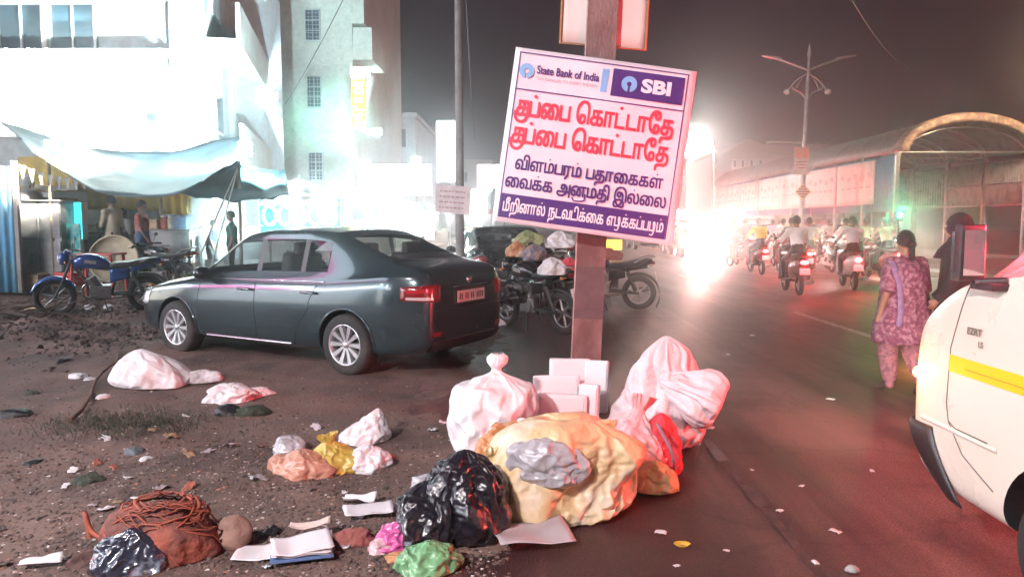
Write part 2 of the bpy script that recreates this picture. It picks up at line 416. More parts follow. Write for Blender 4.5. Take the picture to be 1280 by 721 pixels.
# median with kerb, opposite carriageway, kerbs and platforms
mb = MB(); mb.box((12.1, 90, .07), (.9, 160, .16)); tag(mb.build('median_kerb', M_['concrete'], bevel=.02), kind='structure')
mb = MB(); mb.add([(12.6, 0, .001), (15.2, 0, .001), (15.2, 190, .001), (12.6, 190, .001)], [(0, 1, 2, 3)]); tag(mb.build('service_road', asph), kind='structure')
pave = mat('dusty_pavement', (.33, .26, .21), .9, var=.2, vs=2, bump=.4, bs=30, col2=(.2, .15, .12), c2s=1.5)
mb = MB(); mb.prism([(-40, 14.6), (-4.6, 16.0), (-4.6, 100), (-40, 100)], -.02, .24, 'z'); tag(mb.build('raised_pavement', pave, bevel=.02), kind='structure')

# ------------------------------------------------ buildings on the left
wallA = mat('pale_plaster', (.5, .52, .53), .85, bump=.15, bs=20, col2=(.42, .43, .43), c2s=.8)
wallC = mat('cream_plaster', (.55, .53, .47), .85, bump=.15, bs=20, col2=(.47, .45, .4), c2s=.6)
wallB = mat('grey_plaster', (.42, .42, .42), .85, bump=.15, bs=20, col2=(.36, .35, .33), c2s=.8)
winm = mat('window_glass', (.05, .08, .1), .08, var=0, coat=.6)
fr_m = mat('aluminium_frame', (.55, .56, .58), .4, .4)
def window(par, x0, x1, z0, z1, y, cols=2, rows=1, fm=fr_m, bars=0, depth=.1):
    """opening in a wall that faces -y, in the parent's coordinates"""
    mb = MB(); t = .05
    for a, b_ in ((x0, x0 + t), (x1 - t, x1)): mb.box(((a + b_) / 2, y, (z0 + z1) / 2), (b_ - a, depth, z1 - z0))
    for a, b_ in ((z0, z0 + t), (z1 - t, z1)): mb.box(((x0 + x1) / 2, y, (a + b_) / 2), (x1 - x0 - 2 * t - .002, depth, b_ - a))
    for k in range(1, cols): mb.box((x0 + (x1 - x0) * k / cols, y, (z0 + z1) / 2), (.04, depth * .8, z1 - z0 - 2 * t - .002))
    for k in range(1, rows): mb.box(((x0 + x1) / 2, y, z0 + (z1 - z0) * k / rows), (x1 - x0 - 2 * t - .002, depth * .7, .03))
    w = mb.build('window', fm, par)
    for i in range(cols):
        for j in range(rows if (x1 - x0) > 3 else 1):
            a = x0 + (x1 - x0) * i / cols; b_ = x0 + (x1 - x0) * (i + 1) / cols
            c_ = z0 + (z1 - z0) * j / (rows if (x1 - x0) > 3 else 1); d_ = z0 + (z1 - z0) * (j + 1) / (rows if (x1 - x0) > 3 else 1)
            p = MB(); p.box(((a + b_) / 2, y + .03, (c_ + d_) / 2), (b_ - a - .03, .01, d_ - c_ - .06)); p.build('pane', winm, w)
    if bars:
        g = MB()
        for k in range(1, bars): g.tube([(x0 + (x1 - x0) * k / bars, y - .05, z0 + .04), (x0 + (x1 - x0) * k / bars, y - .05, z1 - .04)], .012, 5)
        for k in range(1, bars * 2): g.tube([(x0 + .04, y - .06, z0 + (z1 - z0) * k / bars / 2), (x1 - .04, y - .06, z0 + (z1 - z0) * k / bars / 2)], .012, 5)
        g.build('grille', fm, w)
    return w

# building A: frontal shop house with wide windows, y = 18
YA = 18.0
a_ = thing('shop_house', 'pale shop house at the far left with wide upper windows above lit signboards', 'building', (0, YA, 0))
xl, xr = at(-200, 200, YA).x, at(226, 200, YA).x
mb = MB(); mb.box(((xl + xr) / 2, 4, 4.5), (xr - xl, 7.9, 9.0)); mb.build('wall', wallA, a_)
def wx(u): return at(u, 100, YA).x
def wz(v, Y=YA): return at(300, v, Y).z
for u0, u1, n in ((-64, -4, 2), (1, 61, 2), (66, 124, 2)): window(a_, wx(u0), wx(u1), wz(64), wz(3), -.02, n)
mb = MB(); mb.box(((xl + xr) / 2, -.12, wz(-2)), (xr - xl, .35, .16)); mb.build('cornice', wallC, a_)
mb = MB(); mb.box((wx(63.5), -.1, 5.5), (.12, .16, 7)); mb.build('pilaster', wallC, a_)
mb = MB(); mb.box(((xl + xr) / 2, -.25, wz(70)), (xr - xl, .5, .12)); mb.build('ledge', wallC, a_)

# building B: balconied house whose street side recedes
b_ = thing('balcony_house', 'grey house with slanting balconies between the shop house and the tall cream block', 'building', (at(226, 200, 18.2).x + .03, 18.0, 0), R(0))
bx = b_.location.x; P1 = Vector((-7.46, 18.0)); P2 = Vector((-8.93, 24.5))
mb = MB(); mb.prism([(0, .1), (P1.x - bx, 0), (P2.x - bx, 6.5), (0, 6.5)], 0, 12, 'z'); mb.build('wall', wallB, b_)
mb = MB(); mb.box((.12, -.02, 5), (.28, .3, 10)); mb.build('column', wallA, b_)
dirv = (P2 - P1).normalized(); nrm = Vector((dirv.y, -dirv.x))
def strip(name, m_, z0, z1, o0, o1, t0=0, t1=6.5):
    q = [P1 + dirv * t0 + nrm * o0, P1 + dirv * t1 + nrm * o0, P1 + dirv * t1 + nrm * o1, P1 + dirv * t0 + nrm * o1]
    mb = MB(); mb.prism([(p.x - bx, p.y - 18) for p in q], z0, z1, 'z'); return mb.build(name, m_, b_)
for z in (2.9, 5.75, 8.6):
    strip('balcony', wallC, z, z + .15, .0, .8); strip('parapet', wallC, z + .15, z + 1.0, .7, .8)
for z in (3.3, 6.2, 9.2):
    for t in (1.0, 3.6):
        w_ = strip('window', fr_m, z + .5, z + 1.75, -.02, .03, t, t + 1.1); p_ = strip('pane', winm, z + .56, z + 1.69, .03, .035, t + .06, t + 1.04); p_.parent = w_
# building C: cream block y = 34
YC = 34.0
c_ = thing('cream_block', 'tall cream apartment block with small barred windows and a yellow vertical sign', 'building', (0, YC, 0))
def cx_(u): return at(u, 100, YC).x
def cz_(v): return at(400, v, YC).z
mb = MB(); mb.box(((cx_(300) + cx_(441)) / 2, 7, 8.5), (cx_(441) - cx_(300), 13.9, 17)); mb.build('wall', wallC, c_)
for v0, v1 in ((-70, -29), (12, 52), (95, 135), (190, 226)):
    window(c_, cx_(383), cx_(402), cz_(v1), cz_(v0), -.03, 2, 3, bars=4)
for v in (-10, 82, 165): mb = MB(); mb.box(((cx_(314) + cx_(436)) / 2, -.04, cz_(v)), (cx_(436) - cx_(314), .07, .07)); mb.build('string_course', wallC, c_)
mb = MB(); mb.box((cx_(318), -.1, 8), (.12, .12, 16)); mb.build('drain_pipe', wallC, c_)
for v0, v1, o in ((0, 30, .55), (34, 75, .9), (84, 160, .5)):                 # stepped mouldings of the street front
    mb = MB(); mb.box((cx_(441) + o / 2, 1.5, (cz_(v0) + cz_(v1)) / 2), (o, 3, cz_(v0) - cz_(v1)), taper=.93); mb.build('bay', wallC, c_)
mb = MB(); mb.box((cx_(330) + .5, -.2, cz_(44)), (.5, .4, .12)); mb.build('vent_hood', wallB, c_)
# further buildings down the street, left
def block(label, X0, X1, Y0, D, H, m_, wins=(3, 3), nm='street_building', facx=True):
    t = thing(nm, label, 'building', ((X0 + X1) / 2, Y0, 0)); w = X1 - X0
    mb = MB(); mb.box((0, D / 2, H / 2), (w, D, H)); mb.box((0, D / 2, H + .15), (w + .3, D + .3, .3)); mb.build('wall', m_, t)
    nx, nz = wins
    for j in range(nz):
        for i in range(nx):
            if w / nx > 1.4: window(t, -w / 2 + w * (i + .3) / nx, -w / 2 + w * (i + .7) / nx, 3.4 + j * 3.1, 4.7 + j * 3.1, -.03, 2)
    return t
block('low pale shop building just beyond the cream block', -12.5, -6.9, 50, 14, 8.5, wallA, (3, 2))
block('grey flat-roofed building far down the left of the street', -13, -6.2, 68, 16, 10, wallB, (3, 2))
block('distant narrow white building at the end of the left row', -10, -3.4, 92, 14, 9, wallC, (3, 2))
block('distant broad building closing the end of the street', -2, 14, 150, 14, 11, wallB, (5, 2))
# ------------------------------------------------ arched market shed on the right
SX, SY0, SY1, SW, EZ = 16.15, 32.0, 62.0, 5.6, 4.5
shed = thing('market_shed', 'long arched market shed with hoarding along its side, right of the road', 'shed', (SX, SY0, 0))
tin = mat('corrugated_tin', (.42, .4, .38), .45, .5, var=.15, vs=3, col2=(.25, .2, .18), c2s=2)
tinroof = mat('weathered_roof_tin', (.2, .21, .21), .55, .3, var=.2, col2=(.12, .1, .09), c2s=2)
blue = mat('blue_sheet', (.16, .27, .42), .6, var=.15)
def arch_pt(t, r=0, sw=SW): a = PI * (1 - t); return (sw / 2 + (sw / 2 + r) * math.cos(a), EZ + (1.45 + r) * math.sin(a))
def corr(p, dx): return p
NP = 10
for k in range(NP):                                        # roof sheets, one bay each
    def f(u, v, k=k):
        x, z = arch_pt(u, .02 + .015 * math.sin(v * 3.0 * 2 * PI * 4)); return (x, (k + v * .995) * (SY1 - SY0) / NP, z)
    mb = MB(); mb.grid(f, 14, 48); mb.build('roof_panel', tinroof, shed, solid=.01)
for k in range(NP + 1):
    y = k * (SY1 - SY0) / NP
    mb = MB(); mb.tube([(x, y, z - .08) for x, z in [arch_pt(i / 16) for i in range(17)]], .05, 6)
    mb.tube([(x, y, z - .35) for x, z in [arch_pt(i / 16, -.05) for i in range(17)]], .035, 6)
    for i in range(16):
        x, z = arch_pt(i / 16); x2, z2 = arch_pt((i + 1) / 16, -.05); mb.tube([(x, y, z - .08), (x2, y, z2 - .35)] if i % 2 else [(x, y, z - .38), (x2, y, z2 - .05)], .018, 5)
    mb.tube([(0, y, EZ), (SW, y, EZ)], .045, 6); mb.build('roof_truss', M_['steel'], shed)
    for x in (0, SW):
        mb = MB(); mb.box((x, y + .02, EZ / 2), (.16, .16, EZ)); mb.build('post', M_['steel'], shed)
mb = MB()                                                  # deep rolled front edge of patched tin
def fe(u, v): x, z = arch_pt(u, .14 + .03 * noise.noise(Vector((u * 30, v * 4, 0)))); return (x, -.5 + v * .55, z)
mb.grid(fe, 40, 8)
def fe2(u, v): x, z = arch_pt(u, -.22 + .36 * v); return (x, -.5, z)
mb.grid(fe2, 40, 3); mb.build('front_edge', mat('patched_tin_edge', (.5, .36, .25), .6, .3, var=.4, vs=8, col2=(.2, .12, .1), c2s=5, c2t=.48), shed, solid=.02)
Bz0, Bz1 = 2.35, 4.32
mb = MB()
for k in range(NP):
    mb2 = MB(); n = 26
    y0 = k * 3 + .1; mb2.grid(lambda u, v: (-.06 + .02 * math.sin(u * 2 * PI * 13), y0 + u * 2.8, 2.0 + v * 2.4), n * 4, 1, smooth=True); mb2.build('side_sheet', blue, shed, solid=.006)
ban = mat('faded_hoarding', (.78, .7, .66), .7, var=.1, vs=1.2, col2=(.6, .45, .42), c2s=1.1, c2t=.6, stretch=(1, 1, .35))
for k in range(7):
    y0 = 1.7 + k * 4.05
    mb2 = MB(); mb2.grid(lambda u, v: (-.13 + .012 * fbm(Vector((u * 6, v * 3, k))), y0 + u * 3.95, Bz0 + v * (Bz1 - Bz0)), 16, 6); o = mb2.build('hoarding_panel', ban, shed, solid=.01)
    mb2 = MB()
    for q in range(5):
        mb2.box((-.15, y0 + .5 + q * .7, Bz0 + 1.35 - .12 * (q % 2)), (.004, .38, .22)); mb2.box((-.15, y0 + .6 + q * .65, Bz0 + .8), (.004, .42, .1))
    build_loose(mb2, 'faded_print', mat('faded_print', (.62, .48, .46), .8, var=.2, vs=5), o)
for k in range(NP):                                        # right inner wall: ribbed white panels on frames
    mb2 = MB(); y0 = k * 3 + .12; mb2.grid(lambda u, v: (SW - .05 + .03 * math.sin(u * 2 * PI * 16), y0 + u * 2.76, 2.3 + v * 1.95), 128, 1); mb2.build('wall_panel', tin, shed, solid=.005)
    mb2 = MB()
    for z in (2.3, 3.25, 4.25): mb2.box((SW - .14, y0 + 1.4, z), (.06, 2.9, .06))
    mb2.build('rail', M_['steel'], shed)
for x0, x1 in ((1.9, 3.7), (3.95, SW - .15)):              # inner cross wall seen through the arch
    mb2 = MB(); mb2.grid(lambda u, v: (x0 + u * (x1 - x0), 6.0 + .03 * math.sin(u * 2 * PI * 12), 2.35 + v * 1.75), 96, 1); mb2.build('wall_panel', tin, shed, solid=.005)
    mb2 = MB()
    for z in (2.35, 3.2, 4.1): mb2.box(((x0 + x1) / 2, 5.92, z), (x1 - x0, .06, .06))
    mb2.box((x0 - .08, 5.94, 2.1), (.09, .09, 4.2)); mb2.build('rail', M_['steel'], shed)
mb = MB(); mb.box((SW / 2, 15, .05), (SW, 30, .12)); mb.build('plinth', M_['concrete'], shed)
mb = MB(); mb.box((SW / 2, 29.5, 2.2), (SW - .4, .1, 4.4)); mb.build('end_wall', tinroof, shed)
# gabled building behind the shed
gY = 70; gp = at(962, 200, gY); gt = thing('gabled_building', 'pale gabled building with four small windows behind the long shed', 'building', (0, gY, 0))
gx = lambda u: at(u, 200, gY).x; gz = lambda v: at(940, v, gY).z
gab = [(gx(912), 0), (gx(958), 0), (gx(958), gz(183)), (gx(936), gz(174)), (gx(912), gz(188))]
mb = MB(); mb.prism(gab, 0, 18); mb.prism([(gx(958) + .01, 0), (gx(1040), 0), (gx(1040), gz(180)), (gx(958) + .01, gz(180))], .6, 18); mb.build('wall', mat('pinkish_plaster', (.42, .36, .34), .85, bump=.1), gt)
for u in (916, 926, 937, 948): window(gt, gx(u), gx(u + 5), gz(210), gz(200), -.04, 1)
mb = MB(); mb.box((gx(1000), .5, gz(178)), (gx(1040) - gx(960), .3, .2)); mb.build('parapet', M_['concrete'], gt)
# ------------------------------------------------ lofted car bodies
def car_body(stations, arches, arch_r, fmat, n=11, sub=2, half_w=.85):
    """stations: list of (x, [(y,z)*n]); fmat(i, j) gives the material slot of the face between station i,i+1 and row j,j+1"""
    vs = []; fs = []; mi = []
    for x, prof in stations:
        for y, z in prof: vs.append((x, y, z))
        for y, z in prof[1:-1]: vs.append((x, -y, z))
    N = 2 * n - 2
    def idx(i, j, side): 
        if side == 0 or j == 0 or j == n - 1: return i * N + j
        return i * N + n + (j - 1)
    S = len(stations)
    for i in range(S - 1):
        for j in range(n - 1):
            fs.append((idx(i, j, 0), idx(i + 1, j, 0), idx(i + 1, j + 1, 0), idx(i, j + 1, 0))); mi.append(fmat(i, j))
            fs.append((idx(i, j, 1), idx(i, j + 1, 1), idx(i + 1, j + 1, 1), idx(i + 1, j, 1))); mi.append(fmat(i, j))
    for i in (0, S - 1):
        for j in range(n - 1):
            q = [idx(i, j, 0), idx(i, j + 1, 0), idx(i, j + 1, 1), idx(i, j, 1)]
            u = []; [u.append(a) for a in q if a not in u]
            fs.append(tuple(u if i == 0 else u[::-1])); mi.append(0)
    me = bpy.data.meshes.new('body'); me.from_pydata(vs, [], fs); me.polygons.foreach_set('material_index', mi)
    me.polygons.foreach_set('use_smooth', [True] * len(fs)); me.update()
    bm = bmesh.new(); bm.from_mesh(me); bmesh.ops.recalc_face_normals(bm, faces=bm.faces); bm.to_mesh(me); bm.free()
    for k in range(5): me.materials.append(bpy.data.materials.new('slot') if k else bpy.data.materials.new('slot'))
    o = bpy.data.objects.new('tmp', me); C.objects.link(o)
    s = o.modifiers.new('s', 'SUBSURF'); s.levels = sub; s.render_levels = sub
    full = evalmesh(o); bvh = BVHTree.FromPolygons([v.co.copy() for v in full.vertices], [tuple(p.vertices) for p in full.polygons])
    cutm = MB()
    for ax in arches:
        for sd in (1, -1):
            cutm.lathe([(.001, .0), (arch_r, .0), (arch_r, .5), (.001, .5)], 40, Matrix.Translation((ax, sd * (half_w - .3) + (-.0 if sd > 0 else 0), .31)) @ Matrix.Rotation(-sd * PI / 2, 4, 'X'), m=4, smooth=False)
    cme = cutm.mesh('cut'); 
    bm = bmesh.new(); bm.from_mesh(cme); bmesh.ops.remove_doubles(bm, verts=bm.verts, dist=1e-4); bmesh.ops.recalc_face_normals(bm, faces=bm.faces); bm.to_mesh(cme); bm.free()
    for k in range(5): cme.materials.append(me.materials[k])
    co = bpy.data.objects.new('cut', cme); C.objects.link(co)
    bo = o.modifiers.new('b', 'BOOLEAN'); bo.operation = 'DIFFERENCE'; bo.object = co; bo.solver = 'EXACT'
    res = evalmesh(o)
    C.objects.unlink(o); C.objects.unlink(co)
    return res, bvh, full
def split(me, slots, mats_by_slot, names, parent, push=None):
    """one mesh object per material slot group"""
    out = {}
    for grp, nm in names.items():
        bm = bmesh.new(); bm.from_mesh(me)
        bmesh.ops.delete(bm, geom=[f for f in bm.faces if f.material_index not in grp], context='FACES')
        m2 = bpy.data.meshes.new(nm); bm.to_mesh(m2); bm.free()
        remap = {s: k for k, s in enumerate(grp)}
        m2.materials.clear()
        for s in grp: m2.materials.append(mats_by_slot[s])
        for p in m2.polygons: p.material_index = remap.get(p.material_index, 0)
        mb = MB(); mb.v = [tuple(v.co) for v in m2.vertices]; mb.f = [tuple(p.vertices) for p in m2.polygons]; mb.sm = [nm != 'wheel_well'] * len(mb.f); mb.mi = [0] * len(mb.f)
        build_loose(mb, nm, [mats_by_slot[s] for s in grp], parent) if nm == 'side_window' else mb.build(nm, [mats_by_slot[s] for s in grp], parent)
    return out
def alloy_wheel(par, x, y, side, Rr=.305, rim=.20, spokes=10, w=.19, m_rim=None, cover=False):
    m_rim = m_rim or M_['alloy']
    M = Matrix.Rotation(-side * PI / 2, 4, 'X')
    t = MB(); t.lathe([(rim, -w / 2), (Rr - .03, -w / 2 - .005), (Rr - .008, -w / 2 + .02), (Rr, -w / 2 + .04), (Rr, w / 2 - .04), (Rr - .008, w / 2 - .02), (Rr - .03, w / 2 + .005), (rim + .005, w / 2)], 48, M)
    wh = t.build('wheel', M_['rubber'], par, loc=(x, y, Rr))
    r = MB(); r.lathe([(rim + .006, w / 2 - .003), (rim, w / 2 + .004), (rim - .012, w / 2 - .006), (rim - .02, w / 2 - .05), (rim - .025, -w / 2)], 48, M)
    r.lathe([(.001, w / 2 - .005), (.028, w / 2 - .007), (.035, w / 2 - .02), (.05, w / 2 - .035), (.05, 0)], 20, M)
    for k in range(spokes):
        a = 2 * PI * k / spokes
        for da in ((-.11, .11) if spokes < 8 else (0,)):
            c, s_ = math.cos(a + da), math.sin(a + da)
            r.add([M @ Vector(p) for p in [(.035 * c - .012 * s_, .035 * s_ + .012 * c, w / 2 - .022), (.035 * c + .012 * s_, .035 * s_ - .012 * c, w / 2 - .022),
                  ((rim - .01) * c + .024 * s_, (rim - .01) * s_ - .024 * c, w / 2 - .008), ((rim - .01) * c - .024 * s_, (rim - .01) * s_ + .024 * c, w / 2 - .008),
                  (.035 * c - .015 * s_, .035 * s_ + .015 * c, w / 2 - .06), (.035 * c + .015 * s_, .035 * s_ - .015 * c, w / 2 - .06),
                  ((rim - .01) * c + .028 * s_, (rim - .01) * s_ - .028 * c, w / 2 - .05), ((rim - .01) * c - .028 * s_, (rim - .01) * s_ + .028 * c, w / 2 - .05)]],
                  [(0, 1, 2, 3), (1, 5, 6, 2), (0, 3, 7, 4), (4, 7, 6, 5)])
    ro = r.build('rim', m_rim, wh)
    d = MB(); d.lathe([(.001, w / 2 - .075), (.13, w / 2 - .075), (.13, w / 2 - .09)], 24, M); d.lathe([(.001, 0), (rim - .02, 0)], 24, M); d.build('brake_disc', M_['darkmetal'], wh)
    return wh

paintm = mat('dark_blue_grey_paint', (.034, .056, .064), .22, .45, var=.10, vs=1.2, coat=.9)
underm = M_['black']
def prof(w, zb, zbelt, zt, wr, zre, zm=None):
    a = .95 * w
    return [(0, zb), (w * .80, zb), (w * .965, zb + .05), (w * .99, zb + .2), (w, .60 if zbelt > .75 else (zb + zbelt) / 2 + .08), (w * .985, max(.6, zbelt - .12) if zbelt > .75 else zbelt - .05), (a, zbelt - .012),
            (a - .035, zbelt + .012), (wr, zre), (wr - .055, zre + (zt - zre) * .5), (wr * .5, zt - .004), (0, zt)]
ST = [(2.19, .50, .33, .56, .60, .36, .59), (2.13, .66, .25, .64, .68, .50, .665), (1.97, .775, .20, .72, .76, .60, .745), (1.68, .83, .18, .79, .835, .66, .82),
      (1.28, .845, .18, .85, .89, .69, .87), (1.06, .85, .18, .88, .925, .70, .905), (.98, .85, .18, .893, .945, .70, .92),
      (.40, .85, .18, .925, 1.345, .63, 1.29), (.30, .85, .18, .93, 1.40, .63, 1.335), (.02, .85, .18, .935, 1.445, .63, 1.375), (-.05, .85, .18, .937, 1.452, .63, 1.38),
      (-.62, .85, .18, .95, 1.458, .63, 1.382), (-.68, .85, .18, .952, 1.455, .63, 1.38), (-.98, .85, .18, .962, 1.432, .62, 1.35), (-1.06, .848, .18, .966, 1.415, .61, 1.33),
      (-1.68, .845, .18, 1.01, 1.155, .62, 1.115), (-1.77, .84, .19, 1.015, 1.125, .655, 1.095), (-2.0, .775, .22, 1.01, 1.09, .66, 1.07), (-2.11, .72, .25, .985, 1.06, .63, 1.035), (-2.17, .65, .30, .92, .985, .57, .965), (-2.19, .53, .36, .80, .83, .45, .82)]
def _ins(x):
    """an extra section at x, blended between its neighbours, keeps the pillars narrow"""
    for k in range(len(ST) - 1):
        a, b = ST[k], ST[k + 1]
        if a[0] > x > b[0]: t = (a[0] - x) / (a[0] - b[0]); ST.insert(k + 1, tuple(x if q == 0 else a[q] + (b[q] - a[q]) * t for q in range(7))); return
for _x in (.09, -.12, -.55, -.75, -.91): _ins(_x)
ST = [(r[0], r[1], r[2], r[3] - (.035 if -1.3 < r[0] < 1.0 else .02 if r[0] > -1.7 else 0), r[4], r[5] + (.015 if -1.1 < r[0] < .45 else 0), r[6] + (.022 if -1.1 < r[0] < .45 else 0)) for r in ST]
GL_ = {'wind': (6, 7), 'rear': (14,)}
def fm(i, j):
    x = (ST[i][0] + ST[i + 1][0]) / 2
    if j == 7 and (.02 < x < .98 or -.62 < x < -.05 or -1.0 < x < -.68): return 1          # side windows
    if j in (9, 10) and .40 < x < .98: return 2                  # windscreen
    if j in (9, 10) and -1.68 < x < -1.06: return 3
    if j == 7 and -.70 < x < .02: return 4
    if j == 0: return 4
    return 0
def build_sedan():
    root = thing('parked_sedan', 'dark blue-grey sedan parked across the dirt, rear towards the pole', 'car', (0, 0, 0))
    st = [(r[0], prof(*r[1:])) for r in ST]
    res, bvh, full = car_body(st, (1.28, -1.27), .345, fm, n=12)
    ms = {0: paintm, 1: M_['carglass'], 2: M_['carglass'], 3: M_['carglass'], 4: M_['black']}
    split(res, None, ms, {(0,): 'body', (1,): 'side_window', (2,): 'windscreen', (3,): 'rear_window', (4,): 'underbody'}, root)
    def S(x, z, off=.003, side=1):
        h = bvh.ray_cast(Vector((x, 3 * side, z)), Vector((0, -side, 0)))
        if h[0] is None: return Vector((x, .6 * side, z))
        n = h[1] if h[1].y * side > 0 else -h[1]
        return h[0] + n * off
    def T(x, y, off=.003):
        h = bvh.ray_cast(Vector((x, y, 3)), Vector((0, 0, -1))); n = h[1] if h[1].z > 0 else -h[1]; return h[0] + n * off
    def B(y, z, off=.003, d=1):
        h = bvh.ray_cast(Vector((-4 * d, y, z)), Vector((d, 0, 0)))
        if h[0] is None: return Vector((-2.15 * d, y, z))
        n = h[1] if h[1].x * d < 0 else -h[1]; return h[0] + n * off
    seam = MB()
    trim = mat('grey_upholstery', (.05, .05, .055), .8)
    it = MB(); it.box((0, 0, .50), (2.6, 1.45, .04)); it.box((.88, 0, .84), (.35, 1.35, .14)); it.box((-1.35, 0, .90), (.6, 1.25, .05)); it.build('interior', trim, root, bevel=.02)
    for x, ys in ((.05, (.36, -.36)), (-.85, (.36, -.36))):
        for y in ys: it = MB(); it.box((x, y, .66), (.5, .5, .16)); it.box((x - .26, y, .92), (.14, .48, .52), rot=(0, -.2, 0)); it.box((x - .33, y, 1.22), (.09, .26, .15)); it.build('seat', trim, root, bevel=.03)
    def lin(a, b, n=12): return [(a[0] + (b[0] - a[0]) * k / n, a[1] + (b[1] - a[1]) * k / n) for k in range(n + 1)]
    doors = []
    for sd in (1, -1):
        for path in ([(.86, .87), (.90, .6), (.88, .30), (.80, .235)], [(-.015, .89), (-.015, .6), (-.04, .235)], [(-.90, .90), (-.80, .72), (-.78, .62), (-.62, .42), (-.56, .235)], [(.8, .235), (-.56, .235)]):
            pts = []
            for a, b in zip(path[:-1], path[1:]): pts += [S(x, z, .0005, sd) for x, z in lin(a, b, 8)]
            seam.tube(pts, .0035, 5)
        seam.tube([S(1.62 - .02 * k, .70 + .0 * k, .0005, sd) for k in range(4)], .003, 4)
    for path in ([(-1.70, -.60), (-1.70, .60)],): seam.tube([T(x, y, .0) for x, y in lin(*path, 12)], .004, 5)
    seam.tube([B(-.6 + 1.2 * k / 16, .665, 0) for k in range(17)], .004, 5)
    build_loose(seam, 'panel_gap', M_['black'], root)
    tr = MB()
    for sd in (1, -1):
        tr.tube([S(.82 - k * .095, .888 + .0012 * k, .004, sd) for k in range(20)], .009, 6, flat=.6)
    build_loose(tr, 'window_trim', M_['chrome'], root)
    tr = MB()
    for sd in (1, -1): tr.tube([S(.78 - k * .13, .26, .006, sd) for k in range(11)], .011, 6)
    build_loose(tr, 'sill_trim', M_['chrome'], root)
    for sd in (1, -1):
        for x in (.12, -.80):
            h = MB(); p0, p1, p2 = S(x + .09, .795, .03, sd), S(x, .80, .042, sd), S(x - .09, .795, .03, sd)
            h.tube([S(x + .095, .795, .0, sd), p0, p1, p2, S(x - .095, .795, 0, sd)], [.011, .014, .013, .014, .011], 8); hh = h.build('door_handle', paintm, root)
            h = MB(); h.tube([p0 + Vector((0, .014 * sd, .0)), p1 + Vector((0, .013 * sd, 0)), p2 + Vector((0, .014 * sd, 0))], .005, 6); h.build('chrome_strip', M_['chrome'], hh)
        m_ = MB(); q = S(.74, .90, .0, sd); m_.ball((q.x - .02, q.y + .13 * sd, q.z + .05), (.07, .11, .075), 16, 10); m_.tube([q, (q.x - .01, q.y + .09 * sd, q.z + .0)], .02, 6)
        mm = m_.build('door_mirror', paintm, root)
        # tail light, wrapping the corner
        tl = MB()
        ax = Vector((-1.62, .25 * sd, 0))
        def f(u, v, o):
            a = R(24 + 38 * u); d = Vector((-math.cos(a), math.sin(a) * sd, 0)); z = .745 + (.925 - .745 - .05 * u) * v + .02 * u
            h = bvh.ray_cast(ax + Vector((0, 0, z)), d)
            n = d; return (h[0] if h[0] else ax + d * .5 + Vector((0, 0, z))) + d * o
        rim_o = lambda u, v: .018 * min(1, 8 * min(u, 1 - u, v, 1 - v)) - .002
        tl.grid(lambda u, v: f(u, v, rim_o(u, v)), 20, 10)
        t_ = tl.build('tail_light', M_['red'], root)
        w_ = MB(); w_.grid(lambda u, v: f(.25 + .6 * u, .12 + .18 * v, .0185), 12, 2); w_.build('reversing_lens', mat('clear_lens', (.5, .45, .45), .15, coat=1), t_)
        w_ = MB(); w_.grid(lambda u, v: f(.25 + .6 * u, .55 + .25 * v, .019), 12, 2); w_.build('brake_lens', mat('bright_red_lens', (.28, .01, .015), .12, coat=1, emit=.05, ecol=(1, .05, .05)), t_)
        hl = MB()
        def f2(u, v, o):
            a = R(12 + 60 * u); d = Vector((math.cos(a), math.sin(a) * sd, 0)); z = .50 + .17 * v + .05 * u
            h = bvh.ray_cast(Vector((1.62, .2 * sd, z)), d); return (h[0] if h[0] else Vector((2, .5 * sd, z))) + d * o
        hl.grid(lambda u, v: f2(u, v, rim_o(u, v)), 16, 8); hl.build('headlight', mat('headlight_lens', (.6, .62, .65), .08, .2, var=0, coat=1), root)
        for x in (1.28, -1.27):
            alloy_wheel(root, x, (.755) * sd, sd)
            al = MB(); al.tube([S(x + .352 * math.cos(a), .31 + .352 * math.sin(a), .002, sd) for a in [R(-8 + k * 9.8) for k in range(21)]], .012, 6); al.build('arch_lip', paintm, root)
    # rear details
    bp = MB(); bp.grid(lambda u, v: B(-.30 + .6 * u, .70 + .16 * v, .002), 8, 4); bp.build('plate_recess', M_['black'], root)
    pl = MB(); pc = B(0, .78, .012); pl.box((pc.x - .004, 0, .775), (.006, .50, .115)); plate = pl.build('number_plate', mat('plate_white', (.7, .6, .6), .5, var=.1, vs=12), root, bevel=.002)
    pt = MB()
    for k, wd in enumerate((.035, .03, 0, .03, .032, 0, .034, .028, 0, .03, .034, .03, .034)):
        if wd: pt.box((pc.x - .008, .21 - k * .035, .775), (.002, wd * .55, .06))
    build_loose(pt, 'plate_marking', mat('plate_ink', (.1, .05, .05), .6), plate)
    ch = MB(); ch.tube([B(-.32 + .64 * k / 10, .875, .008) for k in range(11)], .009, 6); ch.tube([B(-.45 + .9 * k / 10, .375, .01) for k in range(11)], .008, 6); build_loose(ch, 'rear_trim', M_['chrome'], root)
    em = MB(); em.lathe([(.001, .012), (.035, .012), (.042, .004), (.042, 0)], 24, Matrix.Translation(B(0, .93, .0)) @ Matrix.Rotation(-PI / 2, 4, 'Y')); em.build('badge', M_['chrome'], root)
    bu = MB(); bu.grid(lambda u, v: B(-.62 + 1.24 * u, .27 + .11 * v, .006), 20, 4); bu.build('bumper_diffuser', M_['black'], root)
    for sd in (1, -1):
        rf = MB(); rf.grid(lambda u, v: B((.50 + .12 * u) * sd, .42 + .04 * v, .008), 4, 2); rf.build('reflector', M_['red'], root)
